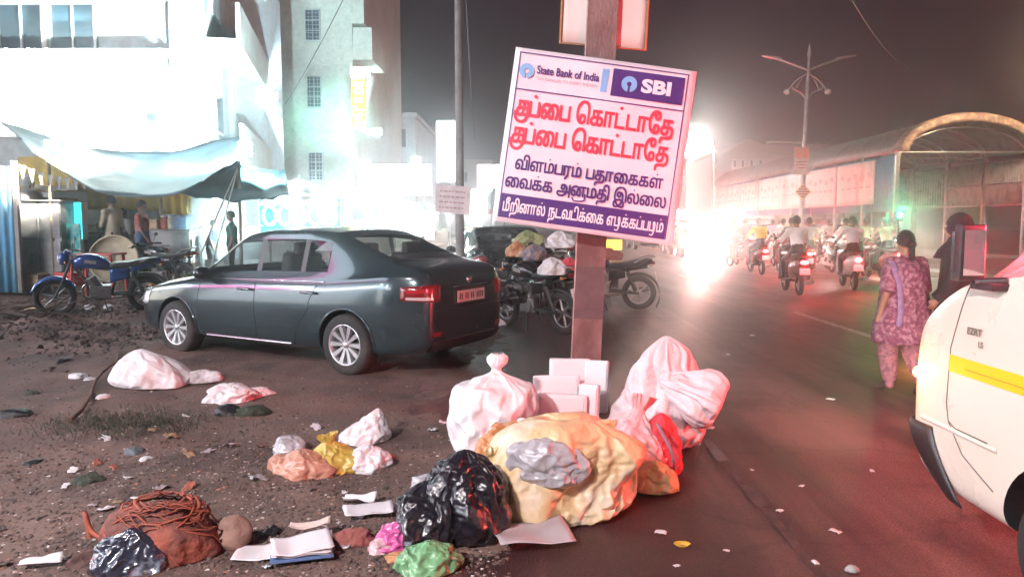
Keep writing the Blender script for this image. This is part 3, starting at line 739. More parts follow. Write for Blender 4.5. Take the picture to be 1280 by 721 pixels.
    an = MB(); q = T(-.85, 0); an.tube([q, q + Vector((-.16, 0, .18))], [.006, .002], 5); an.build('aerial', M_['black'], root)
    gr_ = MB(); gr_.grid(lambda u, v: B(-.42 + .84 * u, .50 + .11 * v, .005, -1), 12, 3); gr_.build('grille', M_['black'], root)
    return root
sedan = build_sedan()
wr_, wf_ = gr(446, 472), gr(212, 441)
d_ = (wf_ - wr_); d_.z = 0; ang = math.atan2(d_.y, d_.x)
ctr = (wr_ + wf_) / 2 + Vector((math.sin(ang), -math.cos(ang), 0)) * .84
sedan.location = (ctr.x, ctr.y, .005); sedan.rotation_euler = (0, 0, ang)
print('wheelbase seen', d_.length, 'angle', math.degrees(ang))
# ------------------------------------------------ van at the right edge
def build_van():
    # local x forward, y left; nose at x=0
    van = thing('white_van', 'white taxi van with a yellow stripe, cut off by the right edge', 'van', (0, 0, 0))
    def vp(w, zb, zbelt, zt, wr, zre):
        return [(0, zb), (w * .8, zb), (w * .97, zb + .04), (w * .995, zb + .16), (w, .62 if zbelt > .8 else (zb + zbelt) / 2 + .03), (w * .998, zbelt - .12), (w * .985, zbelt - .015),
                (w * .975, zbelt + .012), (wr, zre), (wr - .05, zre + (zt - zre) * .6), (wr * .5, zt), (0, zt + .01)]
    V = [(.03, .66, .42, .80, .86, .58, .85), (.015, .74, .36, .92, .97, .69, .96), (-.03, .765, .30, 1.00, 1.04, .71, 1.035), (-.12, .77, .25, 1.09, 1.12, .71, 1.115), (-.28, .768, .24, 1.20, 1.22, .70, 1.215),
         (-.42, .77, .24, 1.245, 1.27, .69, 1.26), (-.47, .77, .24, 1.25, 1.29, .69, 1.285), (-.72, .77, .24, 1.25, 1.55, .66, 1.50), (-.80, .77, .24, 1.25, 1.57, .66, 1.525), (-1.05, .77, .24, 1.25, 1.585, .66, 1.54),
         (-1.52, .77, .24, 1.25, 1.59, .66, 1.54), (-1.60, .77, .24, 1.25, 1.59, .66, 1.54), (-2.4, .77, .24, 1.25, 1.59, .66, 1.54), (-2.48, .77, .24, 1.25, 1.59, .66, 1.54), (-3.3, .77, .24, 1.25, 1.585, .66, 1.535),
         (-3.42, .765, .24, 1.25, 1.57, .65, 1.52), (-3.62, .75, .26, 1.2, 1.30, .64, 1.27), (-3.68, .70, .3, .9, .98, .6, .95)]
    def f(i, j):
        if j == 7 and i in (6, 7, 8, 9, 11, 13): return 1
        if j in (9, 10) and i == 6: return 2
        if j in (9, 10) and i == 15: return 2
        if j == 0: return 4
        return 0
    st = [(r[0], vp(*r[1:])) for r in V]
    res, bvh, full = car_body(st, (-1.0, -3.0), .315, f, n=12, half_w=.77)
    clear = mat('clear_van_glass', (.9, .88, .88), .02, var=0, alpha=.25)
    wp = mat('white_van_paint', (.70, .61, .52), .28, var=.05, vs=1.5, coat=.8)
    split(res, None, {0: wp, 1: clear, 2: clear, 4: M_['black']}, {(0,): 'body', (1,): 'side_window', (2,): 'windscreen', (4,): 'wheel_well'}, van)
    def S(x, z, off=.003, side=1):
        h = bvh.ray_cast(Vector((x, 3 * side, z)), Vector((0, -side, 0)))
        if h[0] is None: return Vector((x, .5 * side, z))
        n = h[1] if h[1].y * side > 0 else -h[1]; return h[0] + n * off
    def wrap(a, z, off):
        d = Vector((math.cos(a), math.sin(a), 0)); h = bvh.ray_cast(Vector((-.55, 0, z)), d); return h[0] + d * off if h[0] else Vector((-.55, 0, z)) + d * .8
    # black bumper wrapping the nose corner
    bu = MB()
    def bf(u, v):
        a = R(-65 + 130 * u); zt_ = .56; zb_ = .26 + .0 * u
        z = zb_ + (zt_ - zb_) * v; o = (.005 + .05 * v) * math.sin(PI * min(1, max(0, v * .96 + .02))) ** .4 * min(1, 10 * min(u, 1 - u) + .15)
        p = wrap(a, max(.36, min(.60, .36 + .22 * v)), o); p.z = z; p.x -= .22 * (1 - v) ** 1.3; return p
    bu.grid(bf, 56, 10); bu.build('bumper', mat('bumper_plastic', (.018, .016, .017), .38, bump=.15, bs=200), van, solid=.006)
    ys = MB(); ys.grid(lambda u, v: S(-.30 - 3.1 * u, .845 + .075 * v, .004), 60, 2)
    ys.grid(lambda u, v: S(-.30 - 3.1 * u, .845 + .075 * v, .004, -1), 60, 2)
    ys.build('yellow_stripe', mat('yellow_glowing_tape', (.85, .40, .01), .35, var=.06, emit=.12, ecol=(1, .45, .01)), van)  # tape emits a little to look lit; it is no lamp
    ys2 = MB(); ys2.grid(lambda u, v: S(-.42 - 2.9 * u, .872 + .005 * v, .0055), 60, 1); ys2.build('stripe_lettering', mat('stripe_ink', (.5, .2, .03), .5), van)
    sm = MB()
    for sd in (1, -1):
        for path in ([(-.40, 1.24), (-.355, 1.12), (-.30, .95), (-.29, .70), (-.31, .62), (-.42, .50), (-.66, .40)], [(-1.56, 1.24), (-1.56, .30)], [(-.31, .62), (-.36, .60), (-.62, .60)]):
            pts = []
            for a, b in zip(path[:-1], path[1:]):
                for k in range(8): pts.append(S(a[0] + (b[0] - a[0]) * k / 8, a[1] + (b[1] - a[1]) * k / 8, .0005, sd))
            sm.tube(pts, .0032, 5)
    build_loose(sm, 'panel_gap', mat('panel_shadow_gap', (.12, .1, .09), .7), van)
    cr = MB(); cr.tube([S(-.10 - .055 * k, .585 - .0 * k, -.006) for k in range(11)], .016, 8, flat=.8); cr.build('side_moulding', wp, van)
    # mirror on its arm
    mi = MB(); c = S(-.62, 1.27, 0); mi.box((c.x + .10, c.y + .10, 1.38), (.06, .11, .23), taper=.9); mi.tube([c, (c.x + .08, c.y + .08, 1.26)], .018, 8); mi.box((c.x + .05, c.y + .04, 1.245), (.14, .08, .03))
    mo = mi.build('wing_mirror', M_['black'], van, bevel=.018)
    g = MB(); g.box((c.x + .067, c.y + .10, 1.38), (.006, .085, .185)); g.build('mirror_glass', mat('mirror_glass', (.5, .45, .45), .06, 1, var=0), mo)
    tr = MB(); tr.box((c.x + .115, c.y + .156, 1.38), (.02, .006, .17)); tr.build('bright_edge', M_['chrome'], mo)
    me = text('badge_lettering', 'EZRT', .042, mat('badge_grey', (.22, .18, .16), .35, .6), van, S(-.44, 1.035, .008), (PI / 2, 0, PI), bold=.001); me.location = S(-.42, 1.03, .007)
    me = text('badge_lettering', 'LS', .034, MATS['badge_grey'], van, S(-.5, .985, .007), (PI / 2, 0, PI), bold=.001)
    for x in (-.52, -1.45, -2.44):
        p = MB(); p.tube([S(x, 1.245, .004), S(x, 1.38, .004), S(x, 1.50, .004)], .012, 6); p.build('door_pillar', M_['black'], van)
    fl = MB(); fl.box((-1.9, 0, .50), (3.0, 1.44, .03)); fl.box((-.42, 0, 1.12), (.35, 1.36, .18)); fl.build('interior', M_['black'], van)
    for y in (.36, -.36):
        s_ = MB(); s_.box((-1.25, y, .74), (.5, .48, .14)); s_.box((-1.5, y, 1.08), (.14, .46, .62), rot=(0, -.15, 0)); s_.box((-1.56, y, 1.44), (.09, .26, .14)); s_.build('seat', mat('grey_vinyl', (.06, .05, .055), .6), van, bevel=.04)
    s_ = MB(); s_.tube([(-.80 + .07 * math.sin(a) * .5, -.36 + .18 * math.cos(a), 1.18 + .18 * math.sin(a) * .9) for a in [k * PI / 12 for k in range(24)]], .012, 6, closed=True); s_.tube([(-.80, -.36, 1.18), (-.5, -.36, 1.05)], .02, 6); s_.build('steering_wheel', M_['black'], van)
    for x in (-1.0, -3.0):
        for sd in (1, -1): alloy_wheel(van, x, .66 * sd, sd, .275, .17, 8, .15, M_['steel'])
    hl = MB(); 
    for sd in (1, -1): hl.grid(lambda u, v: wrap(R(22 + 26 * u) * sd, .66 + .11 * v, .012), 10, 4)
    build_loose(hl, 'headlight', MATS['headlight_lens'], van)
    for sd in (1, -1):
        b_ = MB(); b_.ball(wrap(R(33) * sd, .715, .012), (.02, .05, .04), 10, 6); b_.build('bulb', glow('van_bulb', (1, .93, .85), 40), van)
        L = lamp('headlight_beam', (.10, .52 * sd, .715), 110, (1, .88, .80), .05, van, spot=75, blend=.9); L.rotation_euler = (0, R(-90 + 1.5), 0)
    i = MB(); i.ball(wrap(R(57), .79, .0), (.03, .03, .028), 10, 6); i.build('side_indicator', glow('amber_lamp', (1, .32, .06), 30), van)
    p = wrap(R(57), .79, .06); lamp('indicator_light', p, 2.5, (1, .3, .08), .03, van)
    # small red lamp glowing inside the cab
    r = MB(); r.ball((-.62, .40, 1.455), (.03, .045, .045), 10, 8); r.build('red_cab_lamp', glow('red_cab_glow', (1, .06, .10), 45), van)
    lamp('cab_light', (-.60, .46, 1.44), 90, (1, .04, .08), .05, van)
    return van, bvh
van, vb = build_van()
fx = gr(1143, 600).x
van.location = (2.69, 3.58, 0); van.rotation_euler = (0, 0, R(90) + YAW)

# ------------------------------------------------ motorcycles
def wheel_moto(par, x, Rr=.30, w=.045, m_rim=None, spokes=6):
    M = Matrix.Rotation(PI / 2, 4, 'X')
    t = MB(); t.tube([(x + (Rr - w) * math.cos(a), 0, Rr + (Rr - w) * math.sin(a)) for a in [2 * PI * k / 32 for k in range(32)]], w, 10, closed=True)
    wh = t.build('wheel', M_['rubber'], par)
    r = MB(); r.tube([(x + (Rr - 2 * w) * math.cos(a), 0, Rr + (Rr - 2 * w) * math.sin(a)) for a in [2 * PI * k / 28 for k in range(28)]], .016, 6, closed=True)
    for k in range(spokes):
        a = 2 * PI * k / spokes + .3; r.tube([(x, 0, Rr), (x + (Rr - 2 * w) * math.cos(a), 0, Rr + (Rr - 2 * w) * math.sin(a))], [.022, .012], 6)
    r.tube([(x, -.06, Rr), (x, .06, Rr)], .04, 12); r.build('rim', m_rim or M_['steel'], wh)
    return wh
def make_moto(pm, label, group=None, name='motorcycle'):
    t = thing(name, label, 'motorcycle', (0, 0, 0), group=group)
    wheel_moto(t, .64); wheel_moto(t, -.64, w=.052)
    f = MB()
    for s in (1, -1):
        f.tube([(.64, .075 * s, .30), (.50, .075 * s, .62), (.40, .075 * s, .88)], .019, 8)
        f.tube([(-.64, .08 * s, .30), (-.12, .08 * s, .33)], .02, 8)
        f.tube([(-.58, .11 * s, .34), (-.44, .11 * s, .66)], .028, 10)
        f.tube([(.38, .0, .80), (.05, .06 * s, .74), (-.40, .10 * s, .70), (-.78, .08 * s, .76)], .017, 7)
    f.tube([(.38, 0, .82), (.22, 0, .55), (.16, 0, .28), (-.10, 0, .24), (-.18, 0, .5), (-.2, 0, .7)], .02, 8)
    f.build('frame', M_['darkmetal'], t)
    tk = MB(); rings = []
    for x, w, zc, h in ((.40, .05, .82, .07), (.33, .10, .84, .10), (.20, .135, .86, .125), (.05, .14, .85, .12), (-.08, .11, .81, .09), (-.15, .07, .78, .05)):
        rings.append([(x, w * math.copysign(abs(math.cos(a)) ** .75, math.cos(a)), zc + h * math.copysign(abs(math.sin(a)) ** .85, math.sin(a))) for a in [2 * PI * k / 20 for k in range(20)]])
    tk.loft(rings); tk.build('fuel_tank', pm, t, sub=1)
    dc = MB(); dc.box((.14, .138, .86), (.16, .004, .05), rot=(0, -.15, 0)); dc.box((.14, -.138, .86), (.16, .004, .05), rot=(0, -.15, 0)); build_loose(dc, 'tank_decal', mat('silver_decal', (.5, .5, .52), .3, .6), t)
    st = MB(); rings = []
    for x, w, z0, z1 in ((-.12, .09, .76, .80), (-.2, .12, .76, .83), (-.4, .13, .76, .84), (-.6, .12, .79, .88), (-.76, .09, .82, .90), (-.82, .05, .85, .89)):
        rings.append([(x, -w, z0), (x, w, z0), (x, w * 1.02, (z0 + z1) / 2), (x, w * .8, z1), (x, 0, z1 + .01), (x, -w * .8, z1), (x, -w * 1.02, (z0 + z1) / 2)])
    st.loft(rings); st.build('seat', mat('seat_vinyl', (.02, .02, .024), .4, bump=.2, bs=150), t, bevel=.006)
    e = MB(); e.box((.02, 0, .37), (.30, .20, .20)); e.tube([(.06, 0, .42), (.15, 0, .60)], .075, 14)
    for k in range(6): e.tube([(.07 + .016 * k, 0, .44 + .028 * k), (.075 + .016 * k, 0, .452 + .028 * k)], .098, 14, smooth=False)
    e.tube([(-.02, -.13, .36), (-.02, .13, .36)], .085, 16); e.tube([(.09, -.12, .34), (.09, .12, .34)], .06, 14); e.build('engine', M_['steel'], t, bevel=.008)
    x_ = MB(); x_.tube(spline([(.14, -.05, .52), (.26, -.09, .42), (.20, -.12, .24), (-.1, -.14, .22), (-.35, -.15, .25)], 5), .02, 8); x_.tube([(-.30, -.15, .25), (-.42, -.16, .27), (-.85, -.17, .36)], [.025, .042, .045], 12); x_.build('exhaust', M_['chrome'], t)
    for nm, x, a0, a1, rr in (('front_fender', .64, 20, 150, .335), ('rear_fender', -.64, 60, 215, .36)):
        g = MB(); g.grid(lambda u, v: (x + rr * math.cos(R(a0 + (a1 - a0) * u)), (v - .5) * .13, .30 + rr * math.sin(R(a0 + (a1 - a0) * u)) - .05 * (2 * v - 1) ** 2), 14, 6); g.build(nm, pm if nm[0] == 'f' else M_['black'], t, solid=.005)
    sp = MB()
    for s in (1, -1): sp.grid(lambda u, v: (-.12 - .28 * u, (.11 + .02 * math.sin(PI * u)) * s, .52 + (.22 - .06 * u) * v + .06 * u), 6, 4)
    build_loose(sp, 'side_panel', pm, t, solid=.012)
    tp = MB()
    for s in (1, -1): tp.grid(lambda u, v: (-.42 - .44 * u, (.115 - .06 * u * u) * s, .68 + .14 * u + (.11 - .04 * u) * v), 8, 4)
    build_loose(tp, 'tail_cowl', pm, t, solid=.01)
    h = MB(); h.tube(spline([(.30, .36, .98), (.36, .28, 1.0), (.40, .12, .97), (.41, 0, .93), (.40, -.12, .97), (.36, -.28, 1.0), (.30, -.36, .98)], 4), .012, 8)
    for s in (1, -1): h.tube([(.33, .24 * s, .995), (.28, .37 * s, .98)], .018, 8); h.tube([(.40, .26 * s, .985), (.37, .38 * s, .97)], .006, 5)
    hb = h.build('handlebar', M_['black'], t)
    for s in (1, -1):
        q = MB(); q.tube([(.36, .22 * s, 1.0), (.35, .30 * s, 1.14)], .006, 6); q.ball((.345, .315 * s, 1.17), (.015, .055, .035), 12, 8); q.build('mirror', M_['black'], hb)
    hd = MB(); hd.ball((.50, 0, .90), (.085, .085, .10), 16, 10); hd.box((.43, 0, .99), (.12, .16, .06), rot=(0, -.5, 0)); hd.build('headlamp_cowl', pm, t, bevel=.01)
    l = MB(); l.ball((.555, 0, .895), (.035, .068, .075), 14, 8); l.build('headlamp', MATS['clear_lens'], t)
    tl = MB(); tl.box((-.88, 0, .83), (.05, .13, .05)); tl.build('tail_lamp', M_['red'], t, bevel=.01)
    for x, s in ((.47, 1), (.47, -1), (-.84, 1), (-.84, -1)):
        q = MB(); q.tube([(x, .08 * s, .80 if x < 0 else .86), (x, .14 * s, .80 if x < 0 else .86)], .007, 5); q.ball((x, .165 * s, .80 if x < 0 else .86), (.02, .035, .02), 8, 6); q.build('indicator', mat('amber_lens', (.6, .22, .03), .2, coat=1), t)
    g = MB(); g.tube(spline([(-.55, .11, .84), (-.75, .12, .93), (-.90, .07, .94), (-.90, -.07, .94), (-.75, -.12, .93), (-.55, -.11, .84)], 4), .011, 7); g.build('grab_rail', M_['steel'], t)
    k_ = MB(); k_.tube([(-.02, .12, .26), (-.10, .22, .02)], .011, 6); k_.tube([(.1, .0, .26), (.1, .2, .25)], .01, 6); k_.tube([(.1, .0, .26), (.1, -.2, .25)], .01, 6); k_.build('stand', M_['darkmetal'], t)
    p = MB(); p.box((-.93, 0, .60), (.008, .18, .12), rot=(0, .25, 0)); p.build('number_plate', mat('plate_white'.strip(), (.7, .6, .6), .5), t)
    return t
bluep = mat('blue_bike_paint', (.03, .09, .32), .22, .3, var=.1, coat=1); blackp = mat('black_bike_paint', (.015, .015, .018), .2, .2, var=.1, coat=1)
redp = mat('red_bike_paint', (.30, .025, .03), .25, .2, var=.1, coat=1); silverp = mat('silver_bike_paint', (.35, .35, .38), .3, .6, var=.1, coat=1)
moto = make_moto(bluep, 'blue motorcycle on its side stand in front of the stalls, left of the sedan', name='parked_motorcycle')
A_, B_ = gr(78, 398), gr(180, 396)
moto.location = (*((A_ + B_) / 2)[:2], .06)
moto.rotation_euler = (R(-6), 0, math.atan2(A_.y - B_.y, A_.x - B_.x) + R(18))
G_ = 'motorcycles parked in a cluster behind the pole'
def park(u, v, rz, m, label, z=0): 
    p = gr(u, v); return dup(moto, (p.x, p.y, z), None, label, G_, rot=(R(-5), 0, R(rz)), swap={'blue_bike_paint': m})
park(668, 412, 128, blackp, 'black motorcycle nearest the sedan bumper, loaded with a dark sack')
park(700, 395, 118, redp, 'dark red motorcycle standing just left of the steel pole')
park(650, 385, 140, silverp, 'grey motorcycle in the second row, half hidden behind the sedan boot')
park(628, 372, 120, blackp, 'black motorcycle at the back of the cluster beside the dark second car')
park(752, 386, 172, blackp, 'dark motorcycle whose tail and rear wheel stick out right of the pole')
park(688, 372, 105, blackp, 'black motorcycle in the back row carrying the pale bundles')

park(606, 362, 110, blackp, 'black motorcycle half seen between the sedan boot and the second car')
park(676, 398, 150, blackp, 'black motorcycle angled across the front of the cluster')
park(724, 372, 98, redp, 'dark red motorcycle in the back row close behind the pole')
park(738, 360, 120, silverp, 'grey motorcycle farthest back behind the pole')
G2_ = 'motorcycles parked left of the sedan'
def park2(u, v, rz, m, label):
    p = gr(u, v); return dup(moto, (p.x, p.y, .08), None, label, G2_, rot=(R(-6), 0, R(rz)), swap={'blue_bike_paint': m})
park2(205, 372, 160, blackp, 'black motorcycle right behind the blue one, near the sedan bonnet')
park2(160, 366, 188, blackp, 'black motorcycle behind the blue motorcycle fuel tank')
park2(238, 352, 150, silverp, 'grey motorcycle at the foot of the tent ropes')

# step-through scooter
def make_scooter(pm, label, group):
    t = thing('scooter', label, 'scooter', (0, 0, 0), group=group)
    wheel_moto(t, .58, .22, .05, spokes=5); wheel_moto(t, -.58, .22, .05, spokes=5)
    b = MB(); rings = []
    for x, w, z0, z1 in ((-.02, .06, .30, .62), (-.12, .15, .30, .72), (-.35, .19, .32, .78), (-.62, .17, .42, .80), (-.85, .09, .58, .78), (-.90, .05, .64, .74)):
        rings.append([(x, w * math.copysign(abs(math.cos(a)) ** .7, math.cos(a)), (z0 + z1) / 2 + (z1 - z0) / 2 * math.sin(a)) for a in [2 * PI * k / 18 for k in range(18)]])
    b.loft(rings); b.build('rear_body', pm, t)
    s = MB(); s.box((.12, 0, .28), (.34, .30, .06)); s.build('footboard', M_['black'], t, bevel=.02)
    a = MB(); a.grid(lambda u, v: (.34 + .10 * v + .08 * (1 - (2 * u - 1) ** 2), (u - .5) * (.42 - .08 * v), .28 + .58 * v), 10, 8); a.build('front_apron', pm, t, solid=.02)
    f = MB(); f.tube([(.58, 0, .22), (.50, 0, .5), (.42, 0, .92)], .03, 8); f.build('fork', M_['darkmetal'], t)
    g = MB(); g.grid(lambda u, v: (.58 + .25 * math.cos(R(10 + 150 * u)), (v - .5) * .14, .22 + .25 * math.sin(R(10 + 150 * u)) - .03 * (2 * v - 1) ** 2), 12, 4); g.build('front_fender', pm, t, solid=.006)
    h = MB(); h.ball((.42, 0, .96), (.10, .16, .08), 14, 8); h.tube([(.38, -.34, .98), (.42, 0, .97), (.38, .34, .98)], .014, 7)
    h.build('handlebar', pm, t)
    for sd in (1, -1):
        q = MB(); q.tube([(.40, .2 * sd, 1.0), (.38, .28 * sd, 1.14)], .006, 5); q.ball((.375, .29 * sd, 1.17), (.015, .05, .035), 10, 6); q.build('mirror', M_['black'], t)
    l = MB(); l.ball((.51, 0, .96), (.025, .07, .05), 12, 8); l.build('headlamp', glow('headlamp_glow', (1, .93, .82), 22), t)
    st = MB(); rings = []
    for x, w, z in ((.0, .10, .76), (-.15, .14, .77), (-.4, .15, .79), (-.7, .12, .82), (-.8, .07, .82)):
        rings.append([(x, -w, z), (x, w, z), (x, w * .9, z + .07), (x, 0, z + .085), (x, -w * .9, z + .07)])
    st.loft(rings); st.build('seat', MATS['seat_vinyl'], t)
    tl = MB(); tl.ball((-.89, 0, .70), (.025, .08, .045), 12, 8); tl.build('tail_lamp', glow('tail_glow', (1, .03, .03), 25), t); lamp('tail_light', (-1.0, 0, .70), 9, (1, .04, .04), .04, t)
    p = MB(); p.box((-.93, 0, .52), (.008, .2, .13), rot=(0, .2, 0)); p.build('number_plate', MATS['plate_white'], t)
    e = MB(); e.tube([(-.2, -.14, .24), (-.5, -.18, .26), (-.78, -.19, .30)], [.03, .05, .05], 10); e.build('exhaust', M_['steel'], t)
    return t
# ------------------------------------------------ auto-rickshaw
def make_auto(label, group=None):
    t = thing('auto_rickshaw', label, 'auto rickshaw', (0, 0, 0), group=group)
    yel = mat('auto_yellow', (.65, .40, .03), .35, var=.08, coat=.6); grn = mat('auto_hood', (.03, .03, .035), .7)
    b = MB(); rings = []
    for x, w, z0, z1 in ((1.25, .10, .45, .75), (1.15, .25, .35, .88), (.9, .42, .28, .95), (.75, .52, .26, .5), (.1, .63, .26, .42), (-.2, .65, .26, .8), (-1.1, .64, .30, .9), (-1.25, .6, .35, .88)):
        rings.append([(x, w * math.copysign(abs(math.cos(a)) ** .5, math.cos(a)), (z0 + z1) / 2 + (z1 - z0) / 2 * math.copysign(abs(math.sin(a)) ** .6, math.sin(a))) for a in [2 * PI * k / 20 for k in range(20)]])
    b.loft(rings); b.build('body', yel, t)
    h = MB(); h.grid(lambda u, v: (-1.22 + 2.0 * u - .1 * abs(2 * v - 1), (.62 - .04 * abs(2 * u - 1)) * math.copysign(abs(math.cos(PI * (1 - v))) ** .5, math.cos(PI * (1 - v))), 1.45 + .25 * math.sin(PI * v) ** .6 - .06 * (2 * u - 1) ** 2), 12, 16); h.build('hood', grn, t, solid=.02)
    k_ = MB(); k_.box((-1.2, 0, 1.18), (.03, 1.2, .55)); k_.build('rear_panel', grn, t); w = MB(); w.box((-1.22, 0, 1.28), (.02, .6, .2)); w.build('rear_window', M_['glass'], t)
    p = MB()
    for s in (1, -1):
        p.tube([(.80, .45 * s, .9), (.72, .5 * s, 1.48)], .02, 6); p.tube([(.0, .63 * s, .42), (.0, .61 * s, 1.48)], .02, 6)
    p.tube([(.80, -.45, .9), (.80, .45, .9)], .02, 6); p.build('pillar', M_['darkmetal'], t)
    g = MB(); g.grid(lambda u, v: (.80 - .08 * v, -.45 + .9 * u, .92 + .55 * v), 2, 2); g.build('windscreen', mat('clear_van_glass', (.9, .9, .9), .02, alpha=.25), t)
    for x, y in ((1.0, 0), (-.75, .52), (-.75, -.52)):
        q = MB(); q.tube([(x + .17 * math.cos(a), y, .21 + .17 * math.sin(a)) for a in [2 * PI * k / 20 for k in range(20)]], .045, 8, closed=True); q.tube([(x, y - .04, .21), (x, y + .04, .21)], .13, 12); q.build('wheel', M_['rubber'], t)
    s = MB(); s.box((-.7, 0, .95), (.5, 1.1, .12)); s.box((-1.0, 0, 1.2), (.1, 1.1, .4)); s.box((.1, 0, .7), (.35, .5, .12)); s.build('seat', MATS['grey_vinyl'], t, bevel=.03)
    for s_ in (1, -1):
        q = MB(); q.box((-1.27, .52 * s_, .72), (.04, .10, .14)); q.build('tail_lamp', MATS['tail_glow'], t, bevel=.01)
    q = MB(); q.ball((1.2, 0, .78), (.06, .09, .09), 12, 8); q.build('headlamp', MATS['headlamp_glow'], t)
    return t
# ------------------------------------------------ people: one continuous body grown from limb volumes
def person(label, pose, cols, loc, rz=0, group=None, h=1.62, hair='short', vox=.014, build=1.0, extra=None, female=False):
    """pose: joint name -> (x,y,z) for a 1.7 m figure facing +x, y left"""
    t = thing('person', label, 'person', loc, rz, group, scale=h / 1.7)
    J = dict(pel=(0, 0, .93), wai=(0, 0, 1.08), che=(0, 0, 1.28), nec=(0, 0, 1.45), hed=(.02, 0, 1.60), nod=0,
             sl=(0, .17, 1.39), sr=(0, -.17, 1.39), el=(-.02, .22, 1.12), er=(-.02, -.22, 1.12), hl=(.06, .22, .88), hr=(.06, -.22, .88),
             pl=(0, .09, .90), pr=(0, -.09, .90), kl=(.03, .10, .50), kr=(.03, -.10, .50), al=(-.02, .10, .08), ar=(-.02, -.10, .08), tl=(.15, .12, .03), tr=(.15, -.12, .03))
    J.update(pose); V = {k: Vector(v) for k, v in J.items() if k != 'nod'}
    b = build
    shirt, pants, skin_, shoe = 0, 1, 2, 3
    caps = [('pel', 'wai', .145 * b, .13 * b, pants), ('wai', 'che', .13 * b, .145 * b, shirt), ('che', 'nec', .14 * b, .06, shirt), ('sl', 'sr', .075, .075, shirt), ('nec', 'hed', .055, .055, skin_),
            ('sl', 'el', .056 * b, .044, shirt), ('sr', 'er', .056 * b, .044, shirt), ('el', 'hl', .040, .027, skin_ if not female else skin_), ('er', 'hr', .040, .027, skin_),
            ('pl', 'kl', .088 * b, .062, pants), ('pr', 'kr', .088 * b, .062, pants), ('kl', 'al', .062, .045, pants), ('kr', 'ar', .062, .045, pants),
            ('al', 'tl', .042, .035, shoe), ('ar', 'tr', .042, .035, shoe)]
    mb = MB(); segs = []
    def cap(a, c, r0, r1, m, seg=14):
        a, c = Vector(a), Vector(c); segs.append((a, c, r0, r1, m))
        n = 5; pts = [a.lerp(c, k / n) for k in range(n + 1)]; rr = [r0 + (r1 - r0) * k / n for k in range(n + 1)]
        mb.tube(pts, rr, seg, smooth=False); mb.ball(a, r0, seg, 8); mb.ball(c, r1, seg, 8)
    for a, c, r0, r1, m in caps: cap(V[a], V[c], r0, r1, m)
    # shoulder breadth: a flattened chest
    hd = V['hed']; f = Vector((math.cos(J['nod']), 0, math.sin(J['nod']))) if not isinstance(J['nod'], tuple) else Vector(J['nod']).normalized()
    up = Vector((0, 0, 1)); side = up.cross(f).normalized(); up = f.cross(side)
    Mh = Matrix((( *f, ), ( *side, ), ( *up, ))).transposed().to_4x4(); Mh.translation = hd
    def hp(x, y, z): return Mh @ Vector((x, y, z))
    hs = []
    def hb(c, r, m=skin_):
        c2 = hp(*c); segs.append((c2, c2 + Vector((0, 0, .001)), max(r), max(r), m))
        pr = [(max(.001, math.sin(PI * i / 10)), -math.cos(PI * i / 10)) for i in range(11)]
        mb.lathe(pr, 16, Mh @ Matrix.Translation(c) @ Matrix.Diagonal((*r, 1)))
    hb((0, 0, .02), (.095, .075, .105)); hb((.03, 0, -.045), (.062, .055, .065)); hb((.09, 0, -.005), (.022, .014, .024)); hb((.075, 0, -.055), (.018, .028, .010))
    for s in (1, -1): hb((-.01, .075 * s, -.01), (.02, .012, .03))
    # hands: palm, four unequal curled fingers and a thumb
    for k, (e_, w_) in {'l': ('el', 'hl'), 'r': ('er', 'hr')}.items():
        a, c = V[e_], V[w_]; d = (c - a).normalized(); sd = 1 if k == 'l' else -1
        lat = Vector((0, 0, 1)).cross(d); lat = lat.normalized() if lat.length > .1 else Vector((1, 0, 0))
        if abs(d.z) > .75: lat = Vector((1, 0, 0)) - d * d.x; lat.normalize()
        nrm = d.cross(lat)
        if nrm.y * sd > 0: nrm = -nrm
        cap(c, c + d * .075, .026, .030, skin_, 8); cap(c + d * .07 - lat * .022, c + d * .07 + lat * .022, .016, .016, skin_, 8)
        for q, ln in ((-.028, .052), (-.009, .066), (.010, .070), (.028, .062)):
            b0 = c + d * .085 + lat * q; m1 = b0 + d * ln * .55 + nrm * ln * .25; cap(b0, m1, .0095, .009, skin_, 6); cap(m1, m1 + d * ln * .25 + nrm * ln * .45, .009, .008, skin_, 6)
        th = c + d * .03 + lat * .03; cap(th, th + d * .035 + lat * .022 + nrm * .01, .012, .010, skin_, 6); cap(th + d * .035 + lat * .022 + nrm * .01, th + d * .06 + lat * .022 + nrm * .02, .010, .008, skin_, 6)
    if extra: extra(cap, hp, V)
    me = mb.mesh('body'); o = bpy.data.objects.new('body', me); C.objects.link(o)
    r = o.modifiers.new('r', 'REMESH'); r.mode = 'VOXEL'; r.voxel_size = vox; r.use_smooth_shade = True
    s = o.modifiers.new('s', 'SMOOTH'); s.iterations = 3 if vox < .02 else 1; s.factor = .5
    m2 = evalmesh(o); o.modifiers.clear(); o.data = m2; o.name = 'body'; o.parent = t
    m2.materials.clear()
    for m in cols[:4]: m2.materials.append(m)
    mi = []
    for p in m2.polygons:
        c = p.center; best = 1e9; bm_ = 0
        for a, e, r0, r1, m in segs:
            ab = e - a; L2 = ab.length_squared; u = max(0, min(1, (c - a).dot(ab) / L2)) if L2 > 1e-9 else 0
            dd = (c - (a + ab * u)).length - (r0 + (r1 - r0) * u)
            if dd < best: best = dd; bm_ = m
        mi.append(bm_)
    m2.polygons.foreach_set('material_index', mi); m2.polygons.foreach_set('use_smooth', [True] * len(mi))
    hm = cols[4] if len(cols) > 4 else M_['hair']
    if hair == 'short':
        g = MB(); g.add(*hair_cap(hp, .104, .088, .118, .0), smooth=True); g.build('hair', hm, t)
